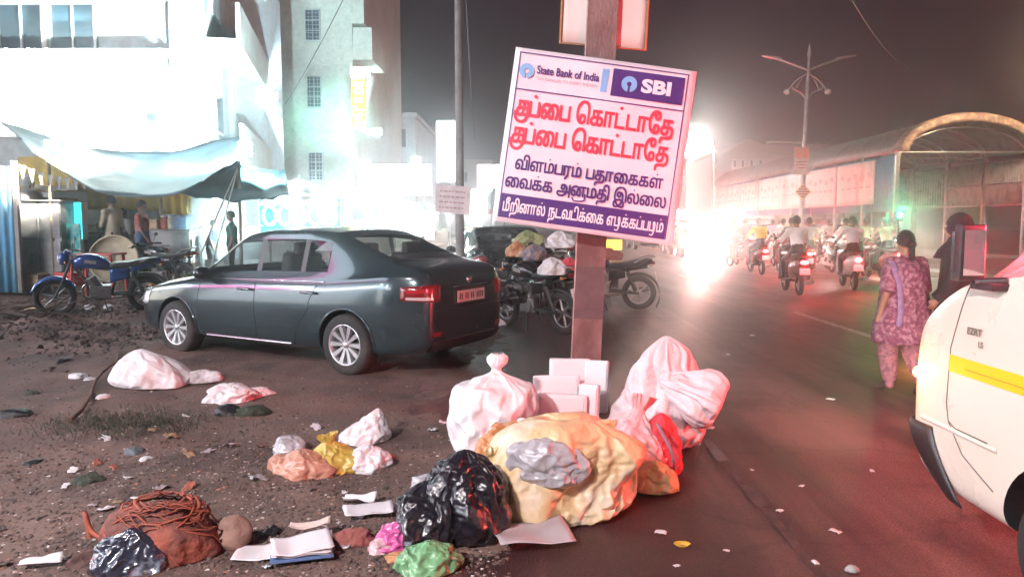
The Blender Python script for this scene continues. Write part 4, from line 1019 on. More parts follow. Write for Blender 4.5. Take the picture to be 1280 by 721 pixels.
    if hair == 'bun':
        g = MB(); g.add(*hair_cap(hp, .106, .09, .12, -.01), smooth=True); g.ball(hp(-.115, 0, -.01), .045, 12, 8); g.tube([hp(-.12, 0, -.02), hp(-.13, 0, -.12), hp(-.12, 0, -.26)], [.03, .025, .012], 8); g.build('hair', hm, t)
    if hair == 'helmet':
        g = MB(); pr = [(max(.001, math.sin(PI * i / 12)), -math.cos(PI * i / 12)) for i in range(3, 13)]
        g.lathe(pr, 20, Mh @ Matrix.Translation((-.005, 0, .03)) @ Matrix.Diagonal((.135, .12, .135, 1))); g.build('helmet', hm, t)
    if hair == 'scarf':
        g = MB(); pr = [(max(.001, math.sin(PI * i / 12)), -math.cos(PI * i / 12)) for i in range(2, 13)]
        g.lathe(pr, 20, Mh @ Matrix.Translation((-.018, 0, .015)) @ Matrix.Diagonal((.115, .1, .13, 1)))
        n_ = V['nec']; g.lathe([(.075, .10), (.10, .03), (.17, -.05), (.21, -.13)], 20, Matrix.Translation(n_)); g.build('head_scarf', hm, t)
    if hair != 'helmet':
        for s in (1, -1):
            g = MB(); g.ball(hp(.086, .03 * s, .02), (.010, .014, .009), 8, 6); g.build('eye', mat('eye_white', (.5, .48, .45), .3), t)
    return t, V
def hair_cap(hp, rx, ry, rz, off):
    vs = []; nu, nv = 20, 10
    for j in range(nv + 1):
        for i in range(nu):
            a = 2 * PI * i / nu; low = -.02 - .55 * (1 - math.cos(a)) / 2 + .45 * max(0, math.cos(a))
            th = PI / 2 - (PI / 2 - low) * (1 - j / nv) if False else (PI / 2) * (j / nv) + low * (1 - j / nv)
            k = 1 + .03 * noise.noise(Vector((math.cos(a) * 6, math.sin(a) * 6, th * 5)))
            vs.append(hp(rx * k * math.cos(th) * math.cos(a) - .008, ry * k * math.cos(th) * math.sin(a), .02 + rz * k * math.sin(th)))
    return vs, [(j * nu + i, j * nu + (i + 1) % nu, (j + 1) * nu + (i + 1) % nu, (j + 1) * nu + i) for j in range(nv) for i in range(nu)]
def cloth_m(n, c, **k): return mat(n, c, .85, bump=.25, bs=14, var=.12, sheen=.3, **k)
def skirt(par, name, rings, m, seg=32, folds=9, amp=.012, solid=.004):
    """loose cloth: rings of (x, y, z, rx, ry)"""
    mb = MB(); R_ = []
    dens = []
    for a, b in zip(rings[:-1], rings[1:]):
        for k in range(5): dens.append([a[q] + (b[q] - a[q]) * k / 5 for q in range(5)])
    dens.append(list(rings[-1])); n = len(dens)
    vs = []; fs = []
    for i, (x, y, z, rx, ry) in enumerate(dens):
        for k in range(seg):
            a = 2 * PI * k / seg; w = 1 + amp / .15 * (i / n) * math.sin(folds * a + 2 * noise.noise(Vector((i * .15, a, 3)))) + .04 * noise.noise(Vector((math.cos(a) * 2, math.sin(a) * 2, z * 6)))
            vs.append((x + rx * w * math.cos(a), y + ry * w * math.sin(a), z))
    for i in range(n - 1):
        for k in range(seg): fs.append((i * seg + k, i * seg + (k + 1) % seg, (i + 1) * seg + (k + 1) % seg, (i + 1) * seg + k))
    mb.add(vs, fs, True); return mb.build(name, m, par, solid=solid)

sk = M_['skin']; flip = mat('worn_sandal', (.05, .03, .03), .7)
# woman in patterned purple tunic, walking away
fl1 = mat('purple_floral_cotton', (.11, .028, .055), .85, var=.3, vs=20, col2=(.25, .13, .16), c2s=24, c2t=.52, bump=.2, bs=14)
fl2 = mat('pink_floral_trousers', (.26, .11, .13), .85, var=.3, vs=18, col2=(.11, .05, .07), c2s=22, c2t=.52, bump=.2, bs=14)
walk = dict(kl=(.10, .09, .50), al=(.02, .10, .10), tl=(.19, .11, .04), kr=(-.02, -.09, .50), ar=(-.22, -.10, .14), tr=(-.10, -.12, .04), el=(-.10, .25, 1.12), hl=(-.02, .27, .86), er=(.05, -.25, 1.12), hr=(.12, -.27, .88))
p = gr(1124, 492)
W_, V_ = person('woman in a purple patterned tunic and pink trousers walking away beside the van', walk, [fl1, fl2, sk, flip], (p.x, p.y, 0), R(96), hair='bun', h=1.41, vox=.011, build=1.3, female=True)
skirt(W_, 'tunic', [(0, 0, 1.40, .10, .20), (0, 0, 1.30, .17, .24), (0, 0, 1.10, .185, .235), (0, 0, .92, .21, .26), (.0, 0, .70, .24, .29), (-.01, 0, .56, .25, .30)], fl1)
for s, e in (('sl', 'el'), ('sr', 'er')):
    a, c = V_[s], V_[e]; g = MB(); g.tube([a + (c - a) * k for k in (-.1, .3, .7, 1.0, 1.1)], [.07, .078, .078, .082, .08], 14); g.build('sleeve', fl1, W_)
for s, e, e2 in (('pl', 'kl', 'al'), ('pr', 'kr', 'ar')):
    g = MB(); g.tube(spline([V_[s], V_[e], V_[e2] + Vector((0, 0, .04))], 5), [.11, .112, .11, .108, .105, .10, .098, .092, .085, .075, .06], 14); g.build('trouser_leg', fl2, W_)
g = MB(); g.tube(spline([(.10, .15, 1.36), (-.05, .19, 1.42), (-.15, .16, 1.2), (-.19, .15, .95), (-.2, .17, .75)], 5), [.035] * 21, 8, flat=.35); g.build('shawl', mat('violet_dupatta', (.17, .11, .20), .8, var=.3, vs=14), W_)
# person in black robe standing between the woman and the van
blk = mat('black_robe_cloth', (.012, .010, .012), .85, bump=.3, bs=12)
p = gr(1196, 528)
p = at(1199, 300, 6.3)
Bk, V2 = person('person in a black robe and headscarf standing behind the nose of the white van', dict(el=(.02, .21, 1.14), hl=(.14, .16, .95), er=(.02, -.21, 1.12), hr=(.1, -.18, .92)), [blk, blk, sk, flip, blk], (p.x, p.y, 0), R(150), hair='scarf', h=1.55, vox=.013, build=1.0, female=True)
skirt(Bk, 'robe', [(0, 0, 1.42, .09, .18), (0, 0, 1.28, .14, .20), (0, 0, 1.05, .15, .19), (0, 0, .8, .17, .20), (0, 0, .4, .19, .22), (0, 0, .05, .22, .25)], blk)
for s, e, e2 in (('sl', 'el', 'hl'), ('sr', 'er', 'hr')):
    g = MB(); g.tube(spline([V2[s], V2[e], V2[e2]], 5), [.08] * 4 + [.075] * 4 + [.07, .07, .075], 14); g.build('sleeve', blk, Bk)
# stall people
def stander(u, vt, Y, ztop_h, rz, label, shirt, pants, z0=.24, hair='short', pose={}, h=None, **k):
    q = at(u, vt, Y); hh = h or (q.z - z0)
    return person(label, pose, [shirt, pants, sk, flip] + ([k.pop('hm')] if 'hm' in k else []), (q.x, Y, z0), rz, 'people at the street stalls', h=hh, hair=hair, vox=.022, **k)
redshirt = cloth_m('red_checked_shirt', (.42, .12, .10), col2=(.16, .06, .07), c2s=14); jeans = cloth_m('blue_jeans', (.05, .08, .16)); whites = cloth_m('white_shirt', (.72, .69, .64)); dk = cloth_m('dark_trousers', (.03, .03, .035))
creamc = cloth_m('cream_cloth', (.6, .52, .36)); greenc = cloth_m('dark_green_shirt', (.03, .10, .07))
stander(176, 252, 15.4, 0, R(5), 'man in a red checked shirt and jeans standing under the tarpaulin', redshirt, jeans, pose=dict(er=(.06, -.22, 1.14), hr=(.16, -.2, .95)))
stander(139, 246, 16.2, 0, R(160), 'person in pale cream clothes standing left of the man in red', creamc, creamc, pose=dict(hl=(.22, .12, 1.1), el=(.05, .22, 1.12)))
stander(153, 262, 17.0, 0, R(70), 'person in a white shirt behind the pale fan, deeper in the stall', whites, dk)
stander(34, 221, 16.45, 0, R(-20), 'person in white with a cloth cap behind the grey stall cabinet', whites, creamc, hair='scarf', hm=whites)
stander(289, 265, 15.6, 0, R(200), 'person in dark green standing beside the tent ropes', greenc, dk)
stander(266, 276, 17.4, 0, R(10), 'dark figure half hidden behind the tent ropes', dk, dk)
# riders
ride = dict(pel=(-.32, 0, .90), wai=(-.30, 0, 1.03), che=(-.24, 0, 1.22), nec=(-.20, 0, 1.38), hed=(-.17, 0, 1.53), sl=(-.22, .17, 1.33), sr=(-.22, -.17, 1.33), el=(.02, .26, 1.12), er=(.02, -.26, 1.12), hl=(.24, .30, 1.0), hr=(.24, -.30, 1.0),
            pl=(-.30, .10, .86), pr=(-.30, -.10, .86), kl=(.10, .17, .72), kr=(.10, -.17, .72), al=(.10, .16, .36), ar=(.10, -.16, .36), tl=(.24, .17, .32), tr=(.24, -.17, .32))
GS = 'scooters riding away along the road'; GR = 'riders on scooters'
scoot = make_scooter(mat('dark_scooter_paint', (.03, .03, .035), .25, coat=1), 'dark scooter nearest in the right-hand lane, under a rider in white', GS)
q = gr(990, 366); scoot.location = (q.x, q.y, 0); scoot.rotation_euler = (0, 0, R(84))
wht = cloth_m('bright_white_shirt', (.80, .78, .74))
rider, _ = person('rider in a white shirt on the nearest dark scooter', ride, [wht, dk, sk, flip], (q.x, q.y, 0), R(84), GR, h=1.7, hair='short', vox=.02)
def rdup(u, v, rz, lab1, lab2, sw=None, sw2=None):
    q = gr(u, v); dup(scoot, (q.x, q.y, 0), R(rz), lab1, GS, swap=sw); dup(rider, (q.x, q.y, 0), R(rz), lab2, GR, swap=sw2)
sp = {'dark_scooter_paint': mat('pale_scooter_paint', (.55, .55, .58), .25, coat=1)}; sr_ = {'dark_scooter_paint': mat('maroon_scooter_paint', (.22, .02, .03), .25, coat=1)}
rdup(1060, 360, 78, 'pale scooter right of the nearest dark scooter', 'rider in white on the pale scooter right of the nearest one', sp)
rdup(1098, 350, 96, 'maroon scooter half hidden behind the walking woman', 'rider in a cream shirt on the maroon scooter behind the woman', sr_, {'bright_white_shirt': creamc})
rdup(945, 342, 88, 'maroon scooter left of the double-armed lamp post', 'rider in a yellow shirt left of the double-armed lamp post', sr_, {'bright_white_shirt': cloth_m('yellow_shirt', (.7, .5, .08))})
rdup(975, 334, 92, 'pale scooter riding in front of the lamp post foot', 'rider in white in front of the lamp post foot', sp)
rdup(915, 330, 90, 'dark scooter farther off, ahead of the yellow-shirted rider', 'rider in a red shirt farther off, ahead of the yellow shirt', None, {'bright_white_shirt': redshirt})
rdup(1030, 330, 90, 'dark scooter passing the mouth of the arched shed', 'rider in white passing the mouth of the arched shed', None)
rdup(893, 318, 90, 'pale scooter farthest down the road', 'rider in white farthest down the road', sp)
fwd = [(880, 312, 90), (902, 322, 86), (925, 334, 94), (958, 326, 88), (990, 342, 92), (1012, 348, 84), (1046, 338, 95), (1078, 340, 88), (1105, 334, 92), (868, 309, 90), (935, 312, 91), (968, 314, 89), (1000, 322, 93), (1060, 324, 88), (1120, 322, 90)]
shirts = [wht, creamc, redshirt, cloth_m('pale_blue_shirt', (.35, .45, .6)), cloth_m('grey_shirt', (.2, .2, .22)), wht]
names_ = ['white', 'cream', 'red', 'pale blue', 'grey', 'bright white']; wheres = ['in the glare at the far left of the traffic', 'just right of the farthest scooters', 'left of the lamp post and closest to the lane line', 'left of the lamp post, in the second row', 'directly under the poster board', 'right of the lamp post in front of the hoarding', 'before the blue end of the hoarding', 'before the near corner post of the shed', 'at the mouth of the shed beside the green lamp', 'farthest away in the glare', 'far off behind the yellow shirt', 'far off left of the lamp post', 'far off right of the lamp post', 'far off along the shed wall', 'far off inside the mouth of the shed']
for i, (u, v, rz) in enumerate(fwd):
    rz += [-9, 6, 14, -4, 0, -13, 8][i % 7]; u += [-3, 4, 0, 5, -6][i % 5]
    nm = names_[i % 6]; rdup(u, v, rz, 'scooter of the %s-shirted rider %s' % (nm, wheres[i]), '%s-shirted rider %s' % (nm, wheres[i]), [sp, sr_, None][i % 3], {'bright_white_shirt': shirts[i % 6]})
au = make_auto('yellow auto-rickshaw driving away among the scooters', 'auto-rickshaws on the road'); q = gr(935, 322); au.location = (q.x, q.y, 0); au.rotation_euler = (0, 0, R(90))
q = gr(843, 316); dup(au, (q.x, q.y, 0), R(-90), 'auto-rickshaw facing the camera far down the road with its lamp lit')
q = gr(1010, 318); dup(au, (q.x, q.y, 0), R(90), 'auto-rickshaw behind the lamp post beside the shed')
# more cars, copies of the sedan body
CG = 'cars further down the street'
sb = lambda n, c: {'dark_blue_grey_paint': mat(n, c, .25, .3, coat=1, var=.05)}
q = at(622, 300, 15.2); dup(sedan, (q.x, q.y, 0), R(100), 'dark second car parked beyond the sedan boot, behind the bikes', 'cars parked at the roadside', swap=sb('black_car_paint', (.02, .022, .026)))
for (u, v, rz, lab, c) in ((858, 318, -88, 'red car coming down the road with bright headlights', (.35, .02, .02)), (886, 306, -90, 'silver car far off in the oncoming glare', (.4, .4, .42)), (806, 311, 90, 'white car driving away beyond the motorcycle', (.6, .6, .6)), (1040, 312, 90, 'dark car parked along the open side of the shed', (.03, .03, .05))):
    q = gr(u, v); dup(sedan, (q.x, q.y, 0), R(rz), lab, CG, swap=sb('car_paint_' + lab.split()[0], c))
# ------------------------------------------------ steel pole and its boards
pole = thing('steel_pole', 'leaning rusty steel joist pole rising behind the heaped refuse sacks', 'pole', gr(729, 510), rot=(0, R(2.2), 0))
rustp = mat('pole_steel', (.15, .085, .08), .6, .35, bump=.35, bs=40, col2=(.26, .17, .16), c2s=2.2, c2t=.48, stretch=(1, 1, .5))
mb = MB()
mb.prism([(-.118, -.05), (.118, -.05), (.118, -.036), (.007, -.036), (.007, .036), (.118, .036), (.118, .05), (-.118, .05), (-.118, .036), (-.007, .036), (-.007, -.036), (-.118, -.036)], -.1, 7, 'z')
mb.build('joist', rustp, pole, bevel=.003)
mb = MB(); mb.box((-.119, -.046, 3), (.008, .018, 6)); mb.build('lit_flange_edge', mat('lit_edge_tone', (.55, .45, .42), .45, .5, var=.3, vs=20), pole)  # pale strip paints the light caught on the left edge
for z, h_ in ((.95, .42), (2.62, .1), (3.6, .1), (1.78, .04)):
    mb = MB(); mb.box((0, -.052, z), (.232, .006, h_)); mb.build('collar', mat('paint_patch', (.11, .07, .075), .6, var=.3, vs=9) if h_ > .2 else M_['steel'], pole)
mb = MB(); mb.box((0, 0, -.02), (.42, .42, .06)); mb.build('base_plate', M_['rust'], pole, bevel=.01)
# board: local units photo pixels * k, x right, z up from the top-left corner
YB = 5.72; TL = at(645, 59, YB); k = YB / 924.4
BW, BH = 1.375, 1.318; u_ = BW / 221
board = thing('notice_board', 'tilted white printed notice board with red and purple lettering strapped to the steel pole', 'sign', TL, rot=(R(-4), R(7.9), R(-1)))
bwhite = mat('glossy_flex_print', (.82, .75, .81), .35, var=.04, vs=3, col2=(.82, .68, .76), c2s=.9, c2t=.5, coat=.3)
mb = MB(); sh = -.0
mb.grid(lambda a, b: (a * BW, .006 * math.sin(a * 9) * math.sin(b * 7) * (0 < a < 1), -b * BH), 24, 20); mb.build('flex_sheet', bwhite, board, solid=.003)
mb = MB()
for a, b in (((.02, .03, -.03), (BW - .02, .03, -.03)), ((.02, .03, -BH + .03), (BW - .02, .03, -BH + .03)), ((.03, .03, -.02), (.03, .03, -BH + .02)), ((BW - .03, .03, -.02), (BW - .03, .03, -BH + .02)), ((.02, .03, -BH / 2), (BW - .02, .03, -BH / 2))): mb.tube([a, b], .014, 6)
mb.build('backing_frame', M_['steel'], board)
navy = mat('purple_navy_ink', (.075, .03, .19), .4, var=.05); redi = mat('red_ink', (.85, .055, .10), .4, var=.05); lblue = mat('light_blue_ink', (.22, .45, .75), .4, var=.04); whi = mat('white_ink', (.85, .78, .84), .4, var=0); greyi = mat('grey_ink', (.45, .35, .42), .5, var=0)
yF = -.010
def rect(mb, x0, y0, x1, y1, y=yF): mb.add([(x0 * u_, y, -y0 * u_), (x0 * u_, y, -y1 * u_), (x1 * u_, y, -y1 * u_), (x1 * u_, y, -y0 * u_)], [(0, 1, 2, 3)])
mb = MB()
rect(mb, 6, 5, 212, 6.2); rect(mb, 6, 6.2, 7.2, 206); rect(mb, 210.8, 6.2, 212, 206); rect(mb, 7.2, 49, 210.8, 50.4); mb.build('border_line', navy, board)
mb = MB(); rect(mb, 121, 10, 208, 43); mb.build('logo_panel', navy, board)
mb = MB(); rect(mb, 108, 12, 116, 40); mb.build('blue_bar', lblue, board)
mb = MB(); rect(mb, 7.4, 177, 210.6, 206); mb.build('bottom_band', navy, board)
def emblem(cx, cy, r, m1, m2, y):
    mb = MB(); n = 48; vs = []
    a0, a1 = R(-90 + 9), R(270 - 9)
    for i in range(n + 1):
        a = a0 + (a1 - a0) * i / n
        vs += [((cx + r * math.cos(a)) * u_, y, -(cy - r * math.sin(a)) * u_), ((cx + (r * .30) * math.cos(a)) * u_, y, -(cy - (r * .30) * math.sin(a)) * u_)]
    vs[0] = ((cx + r * .14) * u_, y, -(cy + r * .98) * u_); vs[1] = ((cx + r * .14) * u_, y, -(cy + r * .27) * u_); vs[-2] = ((cx - r * .14) * u_, y, -(cy + r * .98) * u_); vs[-1] = ((cx - r * .14) * u_, y, -(cy + r * .27) * u_)
    mb.add(vs, [(2 * i, 2 * i + 1, 2 * i + 3, 2 * i + 2) for i in range(n)]); return mb.build('round_emblem', m1, board)
emblem(17, 27, 9, lblue, whi, yF - .001); emblem(142, 26.5, 9.5, lblue, navy, yF - .003)
text('lettering', 'State Bank of India', .085, navy, board, (29 * u_, yF - .002, -28.5 * u_), bold=.0018, width=76 * u_)
text('small_lettering', 'THE BANKER TO EVERY INDIAN', .034, greyi, board, (29 * u_, yF - .002, -36 * u_), width=75 * u_)
text('lettering', 'SBI', .135, whi, board, (157 * u_, yF - .004, -33.5 * u_), bold=.006, width=36 * u_)
def tline(s, x0, x1, base, xh, st, m, dy=0, bold=.03):
    mb = MB(); tamil(s.split('_'), x0 * u_, x1 * u_, -base * u_, xh * u_, st * u_, mb, yF - .002 - dy, bold=bold); return mb.build('tamil_lettering', m, board)
red_line = 'ku_pa_._ai_pa_ _e_ka_aa_ta_._ta_aa_ee_tha'
tline(red_line, 11, 202, 81, 18, 3.4, redi, bold=.036); tline(red_line, 10, 201, 114, 18, 3.4, redi, bold=.036)
tline('va_i_lla_ma_._pa_ra_ma_._ _pa_tha_aa_ai_ka_ka_lla_.', 19, 199, 146, 12, 1.7, navy)
tline('ai_va_ka_._ka_ _a_nu_ma_tha_i_ _I_la_._ai_la', 10, 206, 168.5, 12, 1.6, navy)
tline('ma_ii_rra_i_na_aa_la_._ _nna_ta_va_ta_i_ka_._ai_ka_ _E_tu_ka_._ka_pa_._pa_tu_ma_.', 11, 207, 198, 11, 1.5, whi, .001)
mb = MB()
for z in (-.12, -BH + .16): mb.tube([(.40, .02, z), (.42, .16, z), (.80, .16, z - .02), (.82, .02, z)], .006, 5)
mb.build('tie_wire', M_['steel'], board)
# the blank board above, seen from behind the joist
p = at(700, 54, 5.95)
bl = thing('blank_board', 'pale blank board on the pole above the printed notice', 'sign', p, rot=(0, R(2.5), 0))
mb = MB(); mb.grid(lambda a, b: (a * .67, .004 * math.sin(a * 8), -.03 * a + b * 1.1), 12, 8); mb.build('flex_sheet', mat('pale_flex', (.80, .70, .66), .5, var=.04, vs=3), bl, solid=.003)
mb = MB(); mb.tube([(0, -.01, 1.1), (0, -.01, 0), (.67, -.01, -.03), (.67, -.01, 1.1)], .012, 6); mb.build('frame', mat('orange_rust_frame', (.45, .22, .10), .6, .3), bl)

# ------------------------------------------------ lamp posts
silver = mat('galvanised', (.5, .48, .47), .4, .7, var=.15)
q = at(1000, 322, 31.5)
lp = thing('lamp_post', 'tall double-armed decorative lamp post on the median before the shed', 'street lamp', (q.x, 31.5, .12))
def LZ(v): return at(1005, v, 31.5).z - .12
mb = MB(); mb.tube([(0, 0, 0), (0, 0, 3), (.06, 0, LZ(112)), (.10, 0, LZ(70))], [.11, .09, .075, .05], 10); mb.lathe([(.05, 0), (.10, .12), (.05, .35), (.01, .55)], 10, Matrix.Translation((.10, 0, LZ(72)))); mb.lathe([(.2, 0), (.2, .1), (.12, .3)], 12); mb.build('post', silver, lp)
s_ = 31.5 / 924.4
for sd in (1, -1):
    mb = MB(); mb.tube(spline([(.09, 0, LZ(88)), (.09 + 20 * s_ * sd, 0, LZ(80)), (.09 + 36 * s_ * sd, 0, LZ(74.5)), (.09 + 50 * s_ * sd, 0, LZ(70.5))], 5), [.05] * 12 + [.04, .035, .03, .03], 8); mb.build('arm', silver, lp)
    mb = MB(); mb.ball((.09 + 45 * s_ * sd, 0, LZ(71.5)), (.45, .12, .06), 12, 6, rot=(0, -.12 * sd, 0)); mb.build('lamp_head', silver, lp)
    mb = MB(); mb.tube(spline([(.07, 0, LZ(92)), (.07 + 14 * s_ * sd, 0, LZ(101)), (.07 + 24 * s_ * sd, 0, LZ(114))], 5), .035, 7)
    mb.tube(spline([(.06, 0, LZ(128)), (.06 + 6 * s_ * sd, 0, LZ(117)), (.07 + 16 * s_ * sd, 0, LZ(112)), (.07 + 20 * s_ * sd, 0, LZ(106))], 5), .03, 7)
    mb.tube([(.07 + 6 * s_ * sd, 0, LZ(96)), (.07 + 15 * s_ * sd, 0, LZ(113))], .02, 6); mb.tube([(.07 + 19 * s_ * sd, 0, LZ(106)), (.07 + 18 * s_ * sd, 0, LZ(114))], .02, 6); mb.build('ornamental_bracket', silver, lp)
    mb = MB(); mb.ball((.07 + 25 * s_ * sd, 0, LZ(115)), (.14, .12, .12), 10, 6); mb.build('small_lamp', mat('milky_globe', (.7, .68, .65), .3), lp)
pb = thing('poster_board', 'pink and white poster board clamped halfway up the double-armed lamp post', 'sign', (q.x - 14 * s_ + .35, 31.35, LZ(218) + .12))
mb = MB(); mb.box((.0, 0, .55), (.62, .04, 1.15)); mb.build('panel', mat('poster_white', (.7, .55, .5), .6), pb, bevel=.01)
mb = MB(); mb.box((0, -.024, .86), (.56, .004, .42)); mb.build('print', mat('poster_coral', (.75, .22, .14), .6, col2=(.7, .45, .3), c2s=5), pb)
mb = MB(); [mb.box((0, -.024, .5 - .12 * k), (.42 - .06 * k, .004, .045)) for k in range(3)]; mb.build('lettering_band', mat('poster_red', (.6, .15, .12), .6), pb)
db = thing('diamond_sign', 'small striped diamond sign low on the double-armed lamp post', 'sign', (q.x - 4 * s_ + .1, 31.33, LZ(240) + .12))
mb = MB(); mb.prism([(0, -.36), (.33, 0), (0, .36), (-.33, 0)], -.015, .015); mb.build('plate', mat('amber_plate', (.65, .40, .22), .5), db)
for k in range(5):
    z = -.2 + k * .1; w = (.30 - abs(z)) * .9
    mb = MB(); mb.box((0, -.018, z), (2 * w, .004, .04)); mb.build('stripe', M_['black'], db)
mb = MB(); mb.tube([(0, .03, -.9), (0, .03, .3)], .03, 6); mb.build('post', silver, db)
# the far lit street light
def streetlight(u, v, Y, label, power, col=(1, .95, .88), grp='lit street lights down the road', r=.16, arm=-1.2, spot=None, aim=None):
    q = at(u, v, Y); t = thing('street_light', label, 'street lamp', (q.x, Y, 0), group=grp)
    mb = MB(); mb.tube(spline([(arm * -1, 0, 0), (arm * -1, 0, q.z * .8), (arm * -.8, 0, q.z + .1), (0, 0, q.z + .12)], 5), .07, 7); mb.build('post', silver, t)
    mb = MB(); mb.ball((0, 0, q.z + .06), (.35, .14, .08), 10, 6); mb.build('lamp_head', M_['steel'], t)
    mb = MB(); mb.ball((0, 0, q.z - .03), (r, r * .8, .07), 10, 6); mb.build('lamp_lens', glow('street_lens_%d' % int(power), col, 260), t)
    lamp('street_lamp_light', (0, 0, q.z - .14), power, col, .1, t, spot=spot, aim=aim); return t
streetlight(868, 173, 45, 'lit street light shining white between the notice board and the gabled building', 700)
streetlight(700, 215, 70, 'lit street light hidden behind the notice board far down the road', 700)
streetlight(832, 232, 85, 'smaller lit street light low beyond the notice board edge', 500)
hf = at(852, 190, 30); ht = thing('festoon', 'bright tassel ornament hanging from a wire right of the notice board', 'ornament', hf)
mb = MB()
for k in range(4): mb.box((.05 + k * .10, 0, -.02 - .10 * k), (.05, .02, .30), rot=(0, R(-45), 0))
mb.build('tassel', glow('tassel_glow', (1, .85, .7), 3), ht)
# utility poles and wires
up = at(575, 300, 14); t = thing('utility_pole', 'slender concrete utility pole rising out of frame beyond the sedan boot', 'pole', (up.x, 14, 0))
mb = MB(); mb.tube([(0, 0, 0), (0, 0, 9)], [.085, .065], 12); mb.build('shaft', M_['concrete'], t)
mb = MB(); mb.box((0, 0, 8.2), (1.2, .06, .06)); mb.build('crossarm', M_['steel'], t)
bb = at(545, 232, 13.86); t2 = thing('small_notice', 'small pale notice board with faint lines of print on the slender utility pole', 'sign', bb, rot=(0, R(4), 0))
mb = MB(); mb.box((.33, 0, -.24), (.66, .02, .52)); mb.build('panel', mat('pale_notice', (.72, .62, .62), .5), t2)
mb = MB()
for j in range(4):
    x = .08
    while x < .54: w = rnd.uniform(.03, .08); mb.box((x + w / 2, -.012, -.09 - j * .1), (w, .003, .03)); x += w + .02
mb.build('print', mat('faint_red_print', (.5, .3, .33), .6), t2)
wm = M_['black']
def wire(label, a, b, sag, r=.012):
    mb = MB(); a, b = Vector(a), Vector(b); pts = [a.lerp(b, k / 16) - Vector((0, 0, sag * 4 * (k / 16) * (1 - k / 16))) for k in range(17)]
    mb.tube(pts, r, 5); return tag(mb.build('overhead_wire', wm), label, 'wire')
wire('thin cable crossing diagonally in front of the cream block', at(432, -6, 22), at(357, 130, 26), .1, .014)
wire('cable running from the utility pole towards the street end', (up.x, 14, 8.3), (-3.5, 60, 8.2), .8)
wire('upper of the two thin cables between the utility pole and the shop house', (up.x, 14, 8.1), (-11, 18, 7.6), .5)
wire('lower of the two thin cables between the utility pole and the shop house', (up.x, 14, 7.7), (-11, 18, 6.9), .7, .009)
wire('sagging cable from the rusty steel pole up to the utility pole', (.75, 6, 6.6), (up.x, 14, 8.0), .3)
wire('long faint cable over the road towards the arched shed', (.75, 6, 6.8), (16, 31, 7.8), .9, .010)
# ------------------------------------------------ lit signs and floodlights on the left
floods = []
def flood(u, v, Y, label, power, col=(.62, .93, 1), aim=(0, 0, 2.6), w=.34, s=40, spot=100):
    q = at(u, v, Y); t = thing('floodlight', label, 'floodlight', q, group='floodlights on the shop fronts')
    d = (Vector(aim) - q).normalized(); t.rotation_euler = d.to_track_quat('-Y', 'Z').to_euler()
    mb = MB(); mb.box((0, .08, 0), (w, .12, w * .7)); mb.box((0, .2, 0), (w * .6, .14, w * .4)); mb.tube([(-w / 2, .08, 0), (-w / 2, .3, -.2), (w / 2, .3, -.2), (w / 2, .08, 0)], .015, 5); mb.build('housing', M_['darkmetal'], t, bevel=.01)
    mb = MB(); mb.box((0, .012, 0), (w * .9, .02, w * .6)); mb.build('lens', glow('flood_lens_%d' % s, col, s), t)
    L = lamp('flood_light', (0, -.06, 0), power, col, .12, t, spot=spot, blend=.9); L.rotation_euler = (PI / 2, 0, 0)
    return t
flood(128, 96, 17.2, 'floodlight glaring over the left shop sign', 34530)
flood(172, 132, 17.0, 'floodlight under the left shop sign, nearest the pilaster', 19183)
flood(268, 92, 17.3, 'floodlight on the column between the shop house and the balconies', 19183)
flood(306, 182, 14.5, 'floodlight above the dark tarpaulin, beside its peak', 34530, w=.24, s=24)
flood(205, 150, 17.2, 'floodlight just above the middle of the sagging tarpaulin', 9975)
flood(64, 181, 14.3, 'floodlight at the top of the blue corrugated sheet', 9975, (1, .96, .85), w=.24, s=24)
flood(340, 120, 24, 'floodlight on the side wall of the balcony house', 19183)
flood(470, 165, 33, 'floodlight beneath the yellow vertical sign', 61387, w=.5)
flood(520, 200, 42, 'floodlight on the row of lit shops beyond the cream block', 69060, w=.55)
flood(462, 226, 30, 'floodlight low over the umbrella stall roof', 34530, (.3, 1, .85), w=.4)
flood(610, 236, 40, 'floodlight left of the notice board over the parked cars', 34530, (.98, .95, .97), w=.4)
def lightbox(label, u0, v0, u1, v1, Y, col, s, deco=None, depth=.2, nm='lit_sign', grp=None):
    s = s * 1.4 if s > 1.4 else s
    a, b = at(u0, v0, Y), at(u1, v1, Y); c = Vector(((a.x + b.x) / 2, Y, (a.z + b.z) / 2)); w, h = b.x - a.x, a.z - b.z
    t = thing(nm, label, 'sign', c, group=grp)
    mb = MB(); mb.box((0, depth / 2, 0), (w, depth, h)); mb.build('case', fr_m, t, bevel=.01)
    mb = MB(); mb.box((0, -.012, 0), (w * .96, .02, h * .94)); mb.build('lit_face', glow('face_' + label[:18].replace(' ', '_'), col, s), t)
    if deco: deco(t, w, h)
    return t
def menu(t, w, h):
    for k in range(5):
        x = -w / 2 + w * (k + .5) / 5.2
        mb = MB(); pts = [(x + w * .075 * math.copysign(abs(math.cos(a)) ** .5, math.cos(a)), -.04, h * .4 * math.copysign(abs(math.sin(a)) ** .5, math.sin(a))) for a in [2 * PI * i / 20 for i in range(20)]]
        mb.tube(pts, .02, 5, closed=True); mb.build('picture_frame', glow('frame_white', (1, 1, 1), 3), t)
        mb = MB(); mb.lathe([(.001, .03), (w * .045, .02), (w * .05, 0)], 16, Matrix.Translation((x, -.03, -.03)) @ Matrix.Rotation(PI / 2, 4, 'X')); mb.build('dish_picture', mat('dish_%d' % k, [(.6, .4, .15), (.55, .5, .1), (.3, .5, .2), (.6, .3, .15), (.5, .45, .3)][k], .6, emit=.6), t)
